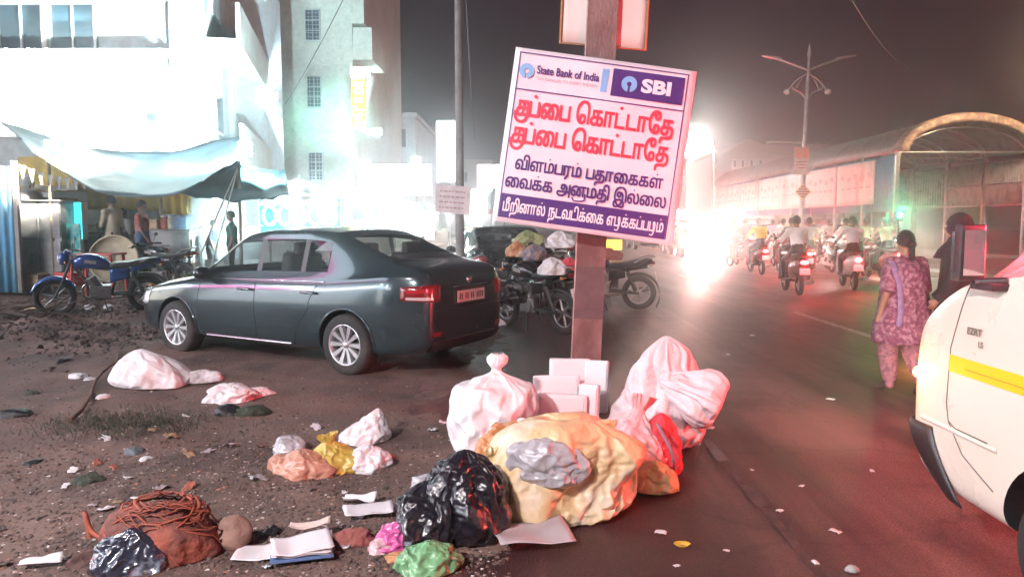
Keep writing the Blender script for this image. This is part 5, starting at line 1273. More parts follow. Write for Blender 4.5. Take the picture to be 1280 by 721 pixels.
t = lightbox('lit menu board with round dish pictures on the shop house', 66, 124, 190, 182, 17.4, (1, .98, .86), 1.6, menu); t.rotation_euler = (0, 0, R(-20)); 
lightbox('large lit white fascia sign above the menu board', 66, 70, 190, 118, 17.7, (.82, 1, .97), 3)
def poster(t, w, h):
    mb = MB(); mb.ball((0, -.03, -.1), (w * .25, .01, h * .2), 12, 6); mb.ball((.3, -.03, -.35), (w * .2, .01, h * .15), 12, 6); mb.build('faded_picture', mat('poster_green', (.35, .45, .40), .6, col2=(.55, .5, .45), c2s=2, emit=.3), t)
lightbox('pale lit poster board at the far left below the purple lettering', -10, 80, 47, 172, 17.6, (.80, .88, .86), .75, poster)
# flowing purple-white letters on the parapet at far left
t = thing('letter_sign', 'flowing white cut-out letters over the poster board at far left', 'sign', at(-2, 78, 17.4))
mb = MB(); tamil('tha_i_ru_pa_._pa_i_ma_._ka_i'.replace('ru', 'ra').split('_'), 0, 1.15, 0, .20, .06, mb, 0, italic=.15, bold=.06)
o = mb.build('cut_out_letters', glow('letter_lilac', (.9, .85, 1), 1.1), t, solid=.03)
mb = MB(); mb.box((.57, .08, .06), (1.2, .04, .05)); mb.build('rail', M_['steel'], t)
# yellow vertical neon sign on the cream block
def vert(t, w, h):
    for i, s in enumerate(('ma', 'e', 'na', 'ta', 'ra', 'ka')):
        mb = MB(); tamil([s], -w * .3, w * .3, h * .40 - i * h * .155 - h * .06, h * .075, .10, mb, -.04, bold=.08); mb.build('neon_letter', glow('neon_yellow', (1, .93, .45), 5), t, solid=.03)
lightbox('vertical yellow lettered sign projecting from the cream block', 439, 98, 458, 162, 33.0, (1, .72, .04), .9, vert)
lightbox('white lit box on top of the vertical yellow sign', 438, 84, 463, 97, 32.9, (1, 1, 1), 5)
lightbox('tall white lit board left of the slender utility pole', 545, 150, 571, 228, 36, (1, 1, 1), 2.2)
lightbox('cyan lit shop sign right of the umbrella', 440, 260, 470, 274, 24, (.1, .9, 1), 1.6)
lightbox('broad white lit fascia behind the umbrella stall', 440, 205, 540, 245, 38, (.95, 1, 1), 2.5)
lightbox('pale green lit doorway panel beside the small notice', 500, 262, 530, 296, 34, (.8, 1, .95), 1.3)
lightbox('peach lit panel next to the pale green doorway', 531, 266, 543, 300, 34, (1, .85, .75), 1.2)
lightbox('white lit shop sign behind the small notice board', 556, 236, 610, 268, 44, (1, .97, 1), 2.2)
lightbox('pale pink lit sign left of the notice board post', 596, 205, 624, 236, 52, (1, .9, .95), 1.6)
lightbox('cyan lit counter front behind the parked motorcycle', 74, 252, 104, 300, 15.9, (.05, .85, .95), 1.0)
# rows of distant shops on the far side and at the end of the road
lightbox('white lit sign at the far end of the road', 862, 244, 884, 262, 90, (1, .95, .9), 3)
lightbox('blue-white shop sign low at the far end', 838, 262, 858, 276, 100, (1, .93, .95), 3)
def headlights(u, v, Y, label, power=900, col=(1, .86, .78)):
    q = at(u, v, Y); t = thing('oncoming_car', label, 'car', (q.x, Y, 0), R(-90), 'oncoming cars lost in their own glare')
    b = MB(); rings = []
    for x, w, z0, z1 in ((2.0, .6, .4, .65), (1.9, .8, .25, .75), (.9, .84, .2, .9), (.3, .75, .2, 1.35), (-.9, .75, .2, 1.42), (-1.7, .8, .22, 1.0), (-2.0, .7, .3, .9)):
        rings.append([(x, w * math.copysign(abs(math.cos(a)) ** .6, math.cos(a)), (z0 + z1) / 2 + (z1 - z0) / 2 * math.copysign(abs(math.sin(a)) ** .7, math.sin(a))) for a in [2 * PI * k / 16 for k in range(16)]])
    b.loft(rings); b.build('body', mat('far_car_paint', (.25, .22, .22), .3, .3), t)
    w = MB(); w.box((.62, 0, 1.08), (.5, 1.1, .03), rot=(0, R(38), 0)); w.build('windscreen', M_['glass'], t)
    for s in (1, -1):
        l = MB(); l.ball((2.0, .55 * s, .62), (.06, .13, .10), 10, 6); l.build('headlight', glow('headlight_glare', col, 120), t)
        for x in (1.2, -1.2): l = MB(); l.tube([(x, .68 * s, .3), (x, .84 * s, .3)], .3, 14); l.build('wheel', M_['rubber'], t)
    L = lamp('headlight_beam', (2.2, 0, .66), power, col, .12, t, spot=60, blend=.9); L.rotation_euler = (0, R(-87), 0); lamp('red_glow', (2.3, .9, .9), power * .3, (1, .04, .06), .1, t)
    return t
headlights(866, 290, 34, 'oncoming car with dazzling lights nearest the shed end', 1000, (1, .66, .58))
headlights(835, 286, 48, 'oncoming car with dazzling lights in the middle of the glare', 1500, (1, .66, .58))
headlights(893, 284, 56, 'oncoming car with dazzling lights closest to the median', 1500, (1, .66, .58))
headlights(905, 290, 40, 'oncoming car with dazzling lights beside the scooter queue', 1500, (1, .55, .5))
gs = thing('signal_lamp', 'small green signal lamp on a thin stand behind the walking woman', 'lamp', (at(1123, 269, 20).x, 20, 0))
mb = MB(); mb.tube([(0, 0, 0), (0, 0, 1.6)], .03, 6); mb.box((0, 0, 1.68), (.2, .14, .26)); mb.build('stand', M_['darkmetal'], gs)
mb = MB(); mb.ball((0, -.08, 1.71), (.08, .03, .08), 10, 6); mb.build('green_lens', glow('green_glow', (.05, 1, .45), 25), gs); lamp('green_light', (0, -.2, 1.9), 60, (.05, 1, .4), .05, gs)
# added fill lamp behind the viewpoint, unseen, lighting the refuse from the front
def rear_fill(label, loc, power, col, aim, spot=120):
    t = thing('street_light', label, 'street lamp', (loc[0], loc[1], 0), group='added fill lamps behind the viewpoint')
    mb = MB(); mb.tube(spline([(-.9, -.3, 0), (-.9, -.3, loc[2] * .85), (-.5, -.15, loc[2] + .1), (0, 0, loc[2] + .1)], 5), .06, 7); mb.build('post', silver, t)
    mb = MB(); mb.ball((0, 0, loc[2] + .05), (.32, .14, .08), 10, 6); mb.build('lamp_head', M_['steel'], t)
    mb = MB(); mb.ball((0, 0, loc[2] - .02), (.2, .1, .05), 10, 6); mb.build('lamp_lens', glow('rear_fill_lens', col, 60), t)
    L = lamp('street_lamp_light', (0, 0, loc[2] - .1), power, col, .18, t, spot=spot, aim=(aim[0] - loc[0], aim[1] - loc[1], aim[2])); return t
rear_fill('added fill lamp standing behind the viewpoint, left of the road', (-3.4, -1.0, 4.4), 1350, (1, .91, .92), (.4, 5.2, .5), 88)

# the row of lit shops that carries on along the left, outside the frame
sr = thing('lit_shop_row', 'row of brightly lit shops along the left side of the lot', 'building', (-15.5, 0, 0))
mb = MB(); mb.box((-3, 2, 3.6), (6, 26, 7.2)); mb.build('wall', wallA, sr)
for i, (y0, y1, z0, z1, c, s_) in enumerate(((-9, -3.5, 3.3, 4.3, (1, .85, .9), 5), (-3.2, 1.0, 3.3, 4.2, (.6, .8, 1), 6), (1.3, 4.3, 3.3, 4.3, (1, 1, 1), 7), (4.5, 7.2, 3.35, 4.2, (1, .12, .45), 4), (7.4, 10.8, 3.3, 4.3, (.75, .88, 1), 7), (11, 14, 3.3, 4.2, (1, .95, .8), 5), (-2.6, .6, .4, 2.9, (1, .93, .85), 1.5), (2.0, 6.4, .4, 2.9, (.9, .95, 1), 1.6), (8, 12, .4, 2.9, (1, .93, .8), 1.5))):
    mb = MB(); mb.box((.08, (y0 + y1) / 2, (z0 + z1) / 2), (.14, y1 - y0, z1 - z0)); mb.build('lit_fascia' if z0 > 2 else 'lit_shop_front', glow('row_glow_%d' % i, c, s_), sr)
for y in (-5, 0, 5): lamp('shop_light', (.9, y, 4.6), 380, (.80, .90, 1), .15, sr)
# warm street light right of the frame, in front of the shed
streetlight(1335, 60, 27, 'warm street light beyond the right edge that lights the shed front', 1500, (1, .72, .45), grp='street lights outside the frame', arm=1.2, spot=80, aim=(-1, 9, 3.5))
pass

# tall lit billboard added over the shop row, unseen, for car window reflections
bbd = thing('glowboard', 'large lit billboard added unseen over the shop row for car window reflections', 'glowboard', (-15.4, 0, 0))
mb = MB(); mb.box((0, 3, 10), (.2, 11, 4.2)); mb.build('panel', glow('glowboard_white', (.75, .88, 1), 2.2), bbd)
mb = MB(); mb.box((.12, 3, 8.3), (.04, 10.6, .5)); mb.build('pink_band', glow('glowboard_pink', (1, .1, .45), 3), bbd)
# traffic just beyond the right edge: its tail lamps redden the asphalt
ra = dup(au, (5.6, 6.2, 0), R(90), 'auto-rickshaw stopped beyond the right edge with red tail lamps lit', 'auto-rickshaws on the road')
lamp('tail_light_glow', (-1.5, 0, .75), 560, (1, .05, .05), .12, ra)

# lit headlamps of bikes waiting face-on among the traffic
for i, (u, v, Y) in enumerate(((938, 306, 26), (1052, 300, 22), (1088, 304, 20), (985, 300, 30), (1112, 296, 24), (912, 300, 36))):
    q = at(u, v, Y); o = dup(scoot, (q.x, Y, 0), R(-90 + (i % 3 - 1) * 14), ['scooter facing the camera with its lamp blazing, left of the lamp post', 'scooter facing the camera with its lamp blazing, before the hoarding end', 'scooter facing the camera with its lamp blazing, nearest the walking woman', 'scooter facing the camera with its lamp blazing, just left of the poster board', 'scooter facing the camera beside the green signal lamp', 'scooter facing the camera far off in the glare'][i], 'scooters facing the camera')
    lamp('headlamp_beam', (.62, 0, .96), 260, [(1, .80, .66), (1, .9, .78), (1, .85, .72)][i % 3], .06, o, spot=100, blend=.9).rotation_euler = (0, R(-86), 0)
# ------------------------------------------------ stalls, tarpaulin, umbrella
tarp_m = mat('blue_grey_tarpaulin', (.035, .06, .075), .55, var=.25, vs=3, bump=.35, bs=9, col2=(.05, .075, .09), c2s=1.5)
def sheet(name, label, cat, corners, sag, m, nu=26, nv=14, wr=.06, seed=0, group=None):
    A, B, Cc, D = [Vector(c) for c in corners]
    mb = MB()
    def f(u, v):
        p = A.lerp(B, u).lerp(D.lerp(Cc, u), v); s = sag * 4 * u * (1 - u)
        n = wr * fbm(Vector((u * 5, v * 5, seed)), 4) + wr * .7 * abs(math.sin(9 * u + 3 * v + seed))
        return (p.x, p.y, p.z - s * (1 - .35 * v) + n)
    mb.grid(f, nu, nv); o = mb.build(name, m, solid=.008); return tag(o, label, cat, group)
t1 = at(40, 190, 14.6); t2_ = at(300, 205, 14.2); t3 = at(365, 212, 17.6); t4 = at(0, 152, 17.4)
sheet('tarpaulin', 'large sagging blue-grey tarpaulin roof over the stalls on the left', 'tarpaulin', [t1, t2_, at(300, 172, 17.7), t4], .80, tarp_m)
sheet('tarpaulin', 'dark tarpaulin wing stretched from the peak towards the umbrella', 'tarpaulin', [at(222, 244, 13.6), at(362, 247, 14.6), at(356, 214, 17.6), at(296, 203, 14.4)], .10, mat('dark_green_tarpaulin', (.03, .07, .08), .5, var=.2, bump=.3, bs=9), seed=5)
for (u, v, Y, lab) in ((60, 192, 15.4, 'left front bamboo tent post'), (298, 206, 14.6, 'middle bamboo tent post at the tarpaulin peak'), (236, 250, 17.2, 'bamboo post behind the man in red'), (201, 250, 16.4, 'dark post just right of the man in red')):
    q = at(u, v, Y); mb = MB(); mb.tube([(0, 0, 0), (0, 0, q.z - .24 + .03)], .035, 8); o = mb.build('tent_post', mat('bamboo', (.28, .22, .14), .7, bump=.3), loc=(q.x, Y, .24)); tag(o, lab, 'post', 'posts holding up the tarpaulin')
for (a, b, lab) in (((298, 208, 14.65), (243, 335, 12.6), 'left guy rope slanting down from the tarpaulin peak'), ((298, 208, 14.65), (262, 340, 12.4), 'right guy rope slanting down from the tarpaulin peak')):
    p0, p1 = at(*a), at(*b); mb = MB(); mb.tube([p0, p1], .014, 5); tag(mb.build('guy_rope', mat('pale_rope', (.5, .5, .45), .8)), lab, 'rope', 'guy ropes of the tarpaulin')
# string of pennants
pn = thing('pennant_string', 'string of small white pennants hung in front of the yellow stall cloth', 'bunting', at(22, 205, 14.9))
a, b = at(22, 205, 14.9), at(120, 222, 16); d = b - a; mb = MB(); mb.tube([d * (k / 12) - Vector((0, 0, .12 * math.sin(PI * k / 12))) for k in range(13)], .006, 4); mb.build('string', MATS['pale_rope'], pn)
for k in range(9):
    p = d * ((k + .5) / 9) - Vector((0, 0, .12 * math.sin(PI * (k + .5) / 9))); mb = MB(); mb.add([(p.x - .07, p.y, p.z), (p.x + .07, p.y, p.z), (p.x, p.y, p.z - .26)], [(0, 1, 2)]); mb.build('pennant', mat('pennant_white', (.75, .75, .7), .8), pn, solid=.003)
yc = mat('yellow_stall_cloth', (.62, .44, .10), .8, bump=.3, bs=6, col2=(.5, .33, .08), c2s=1.5)
for i, (u0, u1, v0, v1, Y, lab) in enumerate(((22, 110, 196, 240, 17.2, 'yellow cloth backdrop at the left end of the stall'), (108, 205, 222, 262, 17.6, 'yellow cloth backdrop behind the cream-clothed person'), (198, 240, 236, 268, 17.5, 'yellow cloth backdrop right of the dark post'))):
    a, b = at(u0, v0, Y), at(u1, v1, Y); mb = MB(); mb.grid(lambda u, v: (a.x + (b.x - a.x) * u, Y + .05 * math.sin(u * 22) * (1 - v * .5), b.z + (a.z - b.z) * v), 40, 6)
    tag(mb.build('cloth_backdrop', yc, solid=.01), lab, 'cloth', 'yellow cloths behind the stalls')
# corrugated blue sheet fence
bs = thing('corrugated_fence', 'light blue corrugated sheet fence at the left edge', 'fence', (0, 14.9, .1))
bsm = mat('sky_blue_sheet', (.13, .36, .55), .5, var=.12, col2=(.2, .4, .5), c2s=2)
x1_ = at(20, 300, 14.9).x; zt_ = at(10, 208, 14.9).z - .1
for k in range(4):
    mb = MB(); mb.grid(lambda u, v: (x1_ - .85 * (k + 1) + .84 * u, .025 * math.sin(u * 2 * PI * 5), zt_ * v), 50, 1); mb.build('sheet_panel', bsm, bs, solid=.004)
mb = MB(); mb.box((x1_ + .05, 0, zt_ / 2 + .05), (.08, .08, zt_ + .1)); mb.build('fence_post', M_['concrete'], bs)
# grey two-tier cabinet
q0, q1 = at(26, 336, 15.4), at(75, 252, 15.4)
cb = thing('stall_cabinet', 'grey metal two-tier stall cabinet beside the blue sheet', 'cabinet', ((q0.x + q1.x) / 2, 15.4, .24)); w = q1.x - q0.x; h = q1.z - .24
gm = mat('scuffed_grey_sheet', (.30, .29, .28), .5, .4, var=.25, vs=3, col2=(.18, .17, .17), c2s=1.8)
mb = MB(); mb.box((0, .3, h / 2), (w, .6, h)); mb.build('carcass', gm, cb, bevel=.01)
for z0, z1 in ((.06, h * .52), (h * .56, h - .04)):
    for s in (-1, 1): mb = MB(); mb.box((s * w / 4, -.015, (z0 + z1) / 2), (w / 2 - .04, .02, z1 - z0)); d_o = mb.build('door', gm, cb, bevel=.006); mb = MB(); mb.box((s * .04, -.035, (z0 + z1) / 2), (.02, .02, .1)); mb.build('handle', M_['steel'], d_o)
mb = MB(); mb.box((0, .28, h + .02), (w + .1, .7, .03)); mb.build('counter_top', M_['steel'], cb)
# tables and counters with goods
def table(u0, u1, v, Y, label, m, z0=.24):
    a, b = at(u0, v, Y), at(u1, v, Y); w = b.x - a.x; h = a.z - z0; t = thing('stall_table', label, 'table', ((a.x + b.x) / 2, Y, z0), group='stall tables')
    mb = MB(); mb.box((0, .3, h), (w, .7, .04)); mb.build('table_top', m, t, bevel=.006)
    for sx in (-1, 1):
        for sy in (0, .6): mb = MB(); mb.box((sx * (w / 2 - .05), sy, h / 2 - .02), (.05, .05, h)); mb.build('leg', m, t)
    mb = MB(); mb.box((0, -.0, h * .72), (w - .12, .03, h * .5)); mb.build('front_panel', gm, t); return t
wood = mat('grey_wood', (.22, .17, .13), .75, bump=.3, var=.25, stretch=(.3, 1, 1))
table(184, 238, 288, 16.2, 'grey counter table right of the man in red', gm)
table(104, 150, 292, 16.6, 'narrow wooden table behind the motorcycle handlebar', wood)
table(24, 76, 248, 16.6, 'raised display table behind the grey cabinet', wood)
tag(sheet('awning_cloth', 'white sheet draped over the display table at left', 'cloth', [at(30, 238, 16.3), at(98, 238, 16.3), at(98, 232, 17.2), at(30, 232, 17.2)], .02, whites, 16, 6, .03, 9))
# red plastic table and pale fan / basket
q = at(122, 316, 13.9); rt = thing('red_table', 'red plastic table just behind the motorcycle', 'table', (q.x, 13.9, .1)); redpl = mat('red_plastic', (.55, .06, .06), .35, coat=.3)
mb = MB(); mb.box((0, 0, q.z - .12), (.85, .55, .04)); mb.build('table_top', redpl, rt, bevel=.02)
for sx in (-1, 1):
    for sy in (-1, 1): mb = MB(); mb.tube([(sx * .36, sy * .22, q.z - .14), (sx * .40, sy * .25, 0)], [.03, .022], 8); mb.build('leg', redpl, rt)
q = at(143, 318, 14.6); fn = thing('round_basket', 'large pale round basket tray leaning at the stall front', 'basket', (q.x, 14.6, .24 + .55), rot=(R(78), 0, R(8)))
mb = MB(); mb.lathe([(.001, -.05), (.25, -.045), (.42, 0), (.46, .06)], 40); mb.build('tray', mat('pale_wicker', (.55, .48, .34), .8, bump=.5, bs=40), fn, solid=.012)
mb = MB(); mb.tube([(.46 * math.cos(2 * PI * k / 40), .46 * math.sin(2 * PI * k / 40), .06) for k in range(40)], .02, 6, closed=True); mb.build('rim', MATS['pale_wicker'], fn)
for i, (dx) in enumerate((-.25, .0, .25)):
    mb = MB(); mb.tube([(q.x + dx, 14.7, .24), (q.x + dx * .6, 14.75, .9)], .02, 6); tag(mb.build('stand_leg', MATS['bamboo']), ['left', 'middle', 'right'][i] + ' bamboo prop under the round basket tray', 'prop', 'props under the basket tray')
cl = thing('cyan_painted_board', 'turquoise and green painted board leaning by the stall', 'board', at(88, 300, 15.6))
mb = MB(); mb.box((0, 0, -.1), (.45, .04, .9)); mb.build('panel', mat('turquoise_board', (.03, .45, .42), .6, col2=(.6, .65, .6), c2s=4), cl)
# crates, bundles
def crate(loc, rz, label, m, d=(.5, .34, .28)):
    t = thing('crate', label, 'crate', loc, rz, 'crates around the stalls')
    for s in (-1, 1):
        for j in range(3):
            mb = MB(); mb.box((0, s * d[1] / 2, .05 + j * d[2] / 3), (d[0], .015, d[2] / 4)); mb.build('slat', m, t)
            mb = MB(); mb.box((s * d[0] / 2, 0, .05 + j * d[2] / 3), (.015, d[1] - .02, d[2] / 4)); mb.build('slat', m, t)
    mb = MB(); mb.box((0, 0, .01), (d[0], d[1], .02))
    for sx in (-1, 1):
        for sy in (-1, 1): mb.box((sx * (d[0] / 2 - .02), sy * (d[1] / 2 - .02), d[2] / 2), (.03, .03, d[2]))
    mb.build('base', m, t)
    return t
wd = mat('pale_crate_wood', (.42, .32, .2), .75, var=.25)
q = gr(8, 352, .2); crate((q.x, q.y, .24), .2, 'wooden crate at the foot of the blue sheet', wd)
q = gr(212, 330, .24); crate((q.x, q.y, .24), .5, 'wooden crate beneath the grey counter table', wd); q = gr(118, 352, .24); crate((q.x + .1, 14.9, .24), -.3, 'red plastic crate behind the motorcycle engine', redpl)
# umbrella with scalloped, lit edge
q = at(374, 232, 20.5); um = thing('stall_umbrella', 'open market umbrella with a scalloped fringe and string lights behind the sedan roof', 'umbrella', (q.x, 20.5, .2)); ztop = at(374, 224, 20.5).z - .2; ze = at(374, 246, 20.5).z - .2; rr_ = 44 * 20.5 / 924.4
umc = mat('pale_umbrella_cloth', (.62, .62, .55), .8, var=.1)
mb = MB()
def uf(u, v):
    a = 2 * PI * u; r = rr_ * v; sc_ = .06 * abs(math.sin(4 * a)) * v; return (r * math.cos(a), r * math.sin(a), ztop - (ztop - ze) * v ** 1.4 + sc_)
mb.grid(uf, 48, 8); mb.build('canopy', umc, um, solid=.006)
mb = MB(); mb.grid(lambda u, v: (rr_ * math.cos(2 * PI * u), rr_ * math.sin(2 * PI * u), ze - v * (.10 + .16 * abs(math.sin(8 * PI * u)))), 96, 2); mb.build('fringe', umc, um, solid=.005)
mb = MB(); mb.tube([(0, 0, 0), (0, 0, ztop + .1)], .03, 8); mb.build('shaft', silver, um)
mb = MB()
for k in range(40): a = 2 * PI * k / 40; mb.ball((rr_ * 1.02 * math.cos(a), rr_ * 1.02 * math.sin(a), ze - .08 - .14 * abs(math.sin(4 * a))), .035, 6, 4)
mb.build('string_lights', glow('string_light_white', (.9, 1, 1), 14), um); lamp('umbrella_light', (0, -.3, ze - .4), 160, (.8, 1, 1), .1, um)
def loops(t, w, h):
    mb = MB()
    for k in range(5):
        c = -w * .36 + k * w * .18; mb.tube([(c + w * .075 * math.cos(a), -.04, h * .26 * math.sin(a)) for a in [2 * PI * i / 16 for i in range(16)]], .035, 5, closed=True)
    mb.build('neon_loops', glow('neon_white', (1, 1, 1), 4), t)
lightbox('turquoise lit stall sign with looping white letters under the umbrella', 322, 247, 428, 292, 21.6, (.0, .62, .66), 1.0, loops)
lightbox('green lit counter front behind the tent ropes', 252, 290, 322, 322, 18.6, (.35, .95, .7), .7)
table(250, 330, 300, 17.6, 'counter table behind the person in dark green', gm)
for (u, v, Y, lab, c) in ((272, 318, 13.4, 'heap of dark green leaves by the tent ropes', (.03, .08, .03)), (236, 322, 13.2, 'pile of cut leaves and stalks left of the ropes', (.06, .10, .04))):
    q = at(u, v, Y); mb = MB()
    for k in range(420):
        a = rnd.uniform(0, 2 * PI); r = rnd.uniform(0, .42) ; z = max(0, .55 - r * 1.1) * rnd.random(); s = rnd.uniform(.04, .10)
        n = Vector((rnd.uniform(-1, 1), rnd.uniform(-1, 1), rnd.uniform(-1, 1))).normalized(); x = n.orthogonal().normalized() * s; y = n.cross(x).normalized() * s * .45; c0 = Vector((r * math.cos(a), r * math.sin(a), z + .03))
        mb.add([c0 - x, c0 - y, c0 + x, c0 + y], [(0, 1, 2, 3)])
    o = mb.build('leaf_heap', mat('leaf_green_%d' % u, c, .7, var=.4, vs=5), loc=(q.x, Y, .1)); tag(o, lab, 'leaf heap', kind='stuff')
# heap of dry branches at the left edge
br = thing('branch_heap', 'tangled heap of dry branches and sticks at the left edge of the dirt', 'branches', gr(30, 402))
for k in range(46):
    a = rnd.uniform(0, PI); L = rnd.uniform(.5, 1.4); c0 = Vector((rnd.uniform(-.9, .7), rnd.uniform(-.5, .6), rnd.uniform(.03, .28))); d = Vector((math.cos(a), math.sin(a) * .6, rnd.uniform(-.12, .3)))
    pts = [c0 + d * (L * (i / 4 - .5)) + Vector((0, 0, 1)) * .05 * noise.noise(Vector((k, i * .7, 0))) * 2 + Vector((0, .08 * noise.noise(Vector((k, i * .7, 9))), 0)) for i in range(5)]
    pts = [Vector((p.x, p.y, max(.03, p.z))) for p in pts]
    mb = MB(); mb.tube(pts, [.016, .014, .012, .009, .004], 5); mb.build('branch', mat('dry_branch', (.10, .075, .06), .85, var=.3, bump=.3), br)
# row of shop shutters / fronts at ground level behind the stalls, and far left stall posts
for (u0, u1, Y, lab, m) in ((330, 440, 33.6, 'rolled shutter front at the foot of the cream block', fr_m), (240, 300, 19.6, 'grey shutter behind the counter under the balconies', fr_m)):
    a, b = at(u0, 300, Y), at(u1, 300, Y); t = thing('shop_shutter', lab, 'shutter', ((a.x + b.x) / 2, Y, .22), group='shop shutters')
    for j in range(16): mb = MB(); mb.box((0, 0, .1 + j * .17), (b.x - a.x, .03, .15)); mb.build('slat', m, t)
# far right-of-frame and centre background: lit stalls down the left kerb
G3 = 'lit street stalls farther down the left kerb'
for i, (u, Y, c, lab) in enumerate(((455, 30, (.7, .72, .7), 'white-roofed street stall just past the umbrella'), (500, 38, (.2, .5, .6), 'blue-roofed street stall beyond the white-roofed one'), (538, 46, (.7, .6, .5), 'cream-roofed street stall nearest the tall lit board'), (598, 56, (.6, .3, .3), 'red-roofed street stall far off behind the second car'))):
    q = at(u, 300, Y); t = thing('street_stall', lab, 'stall', (q.x, Y, 0), group=G3)
    mb = MB(); mb.prism([(-1.3, 2.2), (1.3, 2.2), (1.1, 2.55), (-1.1, 2.55)], -.6, 1.2); mb.build('roof', mat('stall_roof_%d' % i, c, .7), t)
    for sx in (-1.15, 1.15):
        for sy in (-.5, 1.1): mb = MB(); mb.tube([(sx, sy, 0), (sx, sy, 2.2)], .03, 6); mb.build('post', silver, t)
    mb = MB(); mb.box((0, 0, .55), (2.3, .8, .9)); mb.build('counter', wood, t, bevel=.01)
    mb = MB()
    for k in range(14): mb.ball((rnd.uniform(-1, 1), rnd.uniform(-.3, .2), 1.08), rnd.uniform(.06, .12), 8, 5)
    build_loose(mb, 'goods', mat('goods_%d' % i, [(.6, .3, .1), (.5, .5, .4), (.3, .5, .2), (.6, .5, .3)][i], .6, var=.3), t)
    mb = MB(); mb.tube([(-.5, 0, 2.1), (.5, 0, 2.1)], .03, 6); mb.build('tube_light', glow('tube_white', (1, 1, 1), 40), t); lamp('tube_light', (0, -.1, 2.0), 260, (.95, 1, 1), .2, t)

# goods heaped on the counters and on the pavement
GG = 'goods set out at the stalls'
for i, (u, v, Y, kind, c, lab) in enumerate(((192, 287, 16.3, 'box', (.45, .30, .18), 'brown carton on the counter right of the man in red'), (206, 287, 16.3, 'jar', (.5, .12, .08), 'red jar on the grey counter table'), (216, 287, 16.35, 'jar', (.55, .5, .4), 'pale jar on the grey counter table'), (228, 287, 16.3, 'box', (.2, .3, .45), 'blue carton at the end of the grey counter'), (112, 291, 16.7, 'box', (.6, .55, .45), 'cream carton on the narrow wooden table'), (128, 291, 16.7, 'jar', (.15, .3, .15), 'green jar on the narrow wooden table'), (140, 291, 16.7, 'jar', (.6, .35, .1), 'orange jar on the narrow wooden table'), (262, 299, 17.7, 'box', (.5, .45, .3), 'pale carton on the counter behind the dark green man'), (306, 299, 17.7, 'jar', (.6, .6, .55), 'white jar on the counter right of the tent ropes'), (318, 299, 17.7, 'box', (.4, .15, .1), 'dark red carton at the right end of the far counter'), (190, 336, 14.9, 'box', (.40, .28, .16), 'open brown carton on the pavement below the counter'), (226, 338, 14.8, 'box', (.55, .5, .42), 'white carton on the pavement left of the tent ropes'), (250, 340, 14.9, 'jar', (.1, .12, .15), 'dark bucket at the pavement edge'), (96, 352, 15.1, 'jar', (.1, .3, .45), 'blue bucket behind the motorcycle front wheel'), (46, 352, 15.2, 'box', (.35, .25, .16), 'flattened brown carton below the grey cabinet'))):
    q = at(u, v, Y); z = q.z + .02 if Y > 15.8 else .24; t = thing('carton' if kind == 'box' else 'jar', lab, 'box' if kind == 'box' else 'jar', (q.x, Y, z), rnd.uniform(-.5, .5), GG); m = mat('goods_paint_%d' % i, c, .6, col2=tuple(min(1, x * 1.6) for x in c), c2s=6, c2t=.6)
    if kind == 'box':
        w, d, h = rnd.uniform(.22, .36), .24, rnd.uniform(.16, .30); mb = MB(); mb.box((0, 0, h / 2), (w, d, h)); mb.build('body', m, t, bevel=.006)
        for s_ in (-1, 1): mb = MB(); mb.box((s_ * w * .62, 0, h + .02), (w * .34, d, .008), rot=(0, s_ * R(28), 0)); mb.build('flap', m, t)
    else:
        r, h = rnd.uniform(.07, .12), rnd.uniform(.18, .28); mb = MB(); mb.lathe([(.001, 0), (r * .9, 0), (r, .03), (r, h * .8), (r * .7, h * .92), (r * .7, h)], 16); mb.build('body', m, t); mb = MB(); mb.lathe([(r * .76, h - .01), (r * .76, h + .03), (.001, h + .03)], 16); mb.build('lid', fr_m, t)
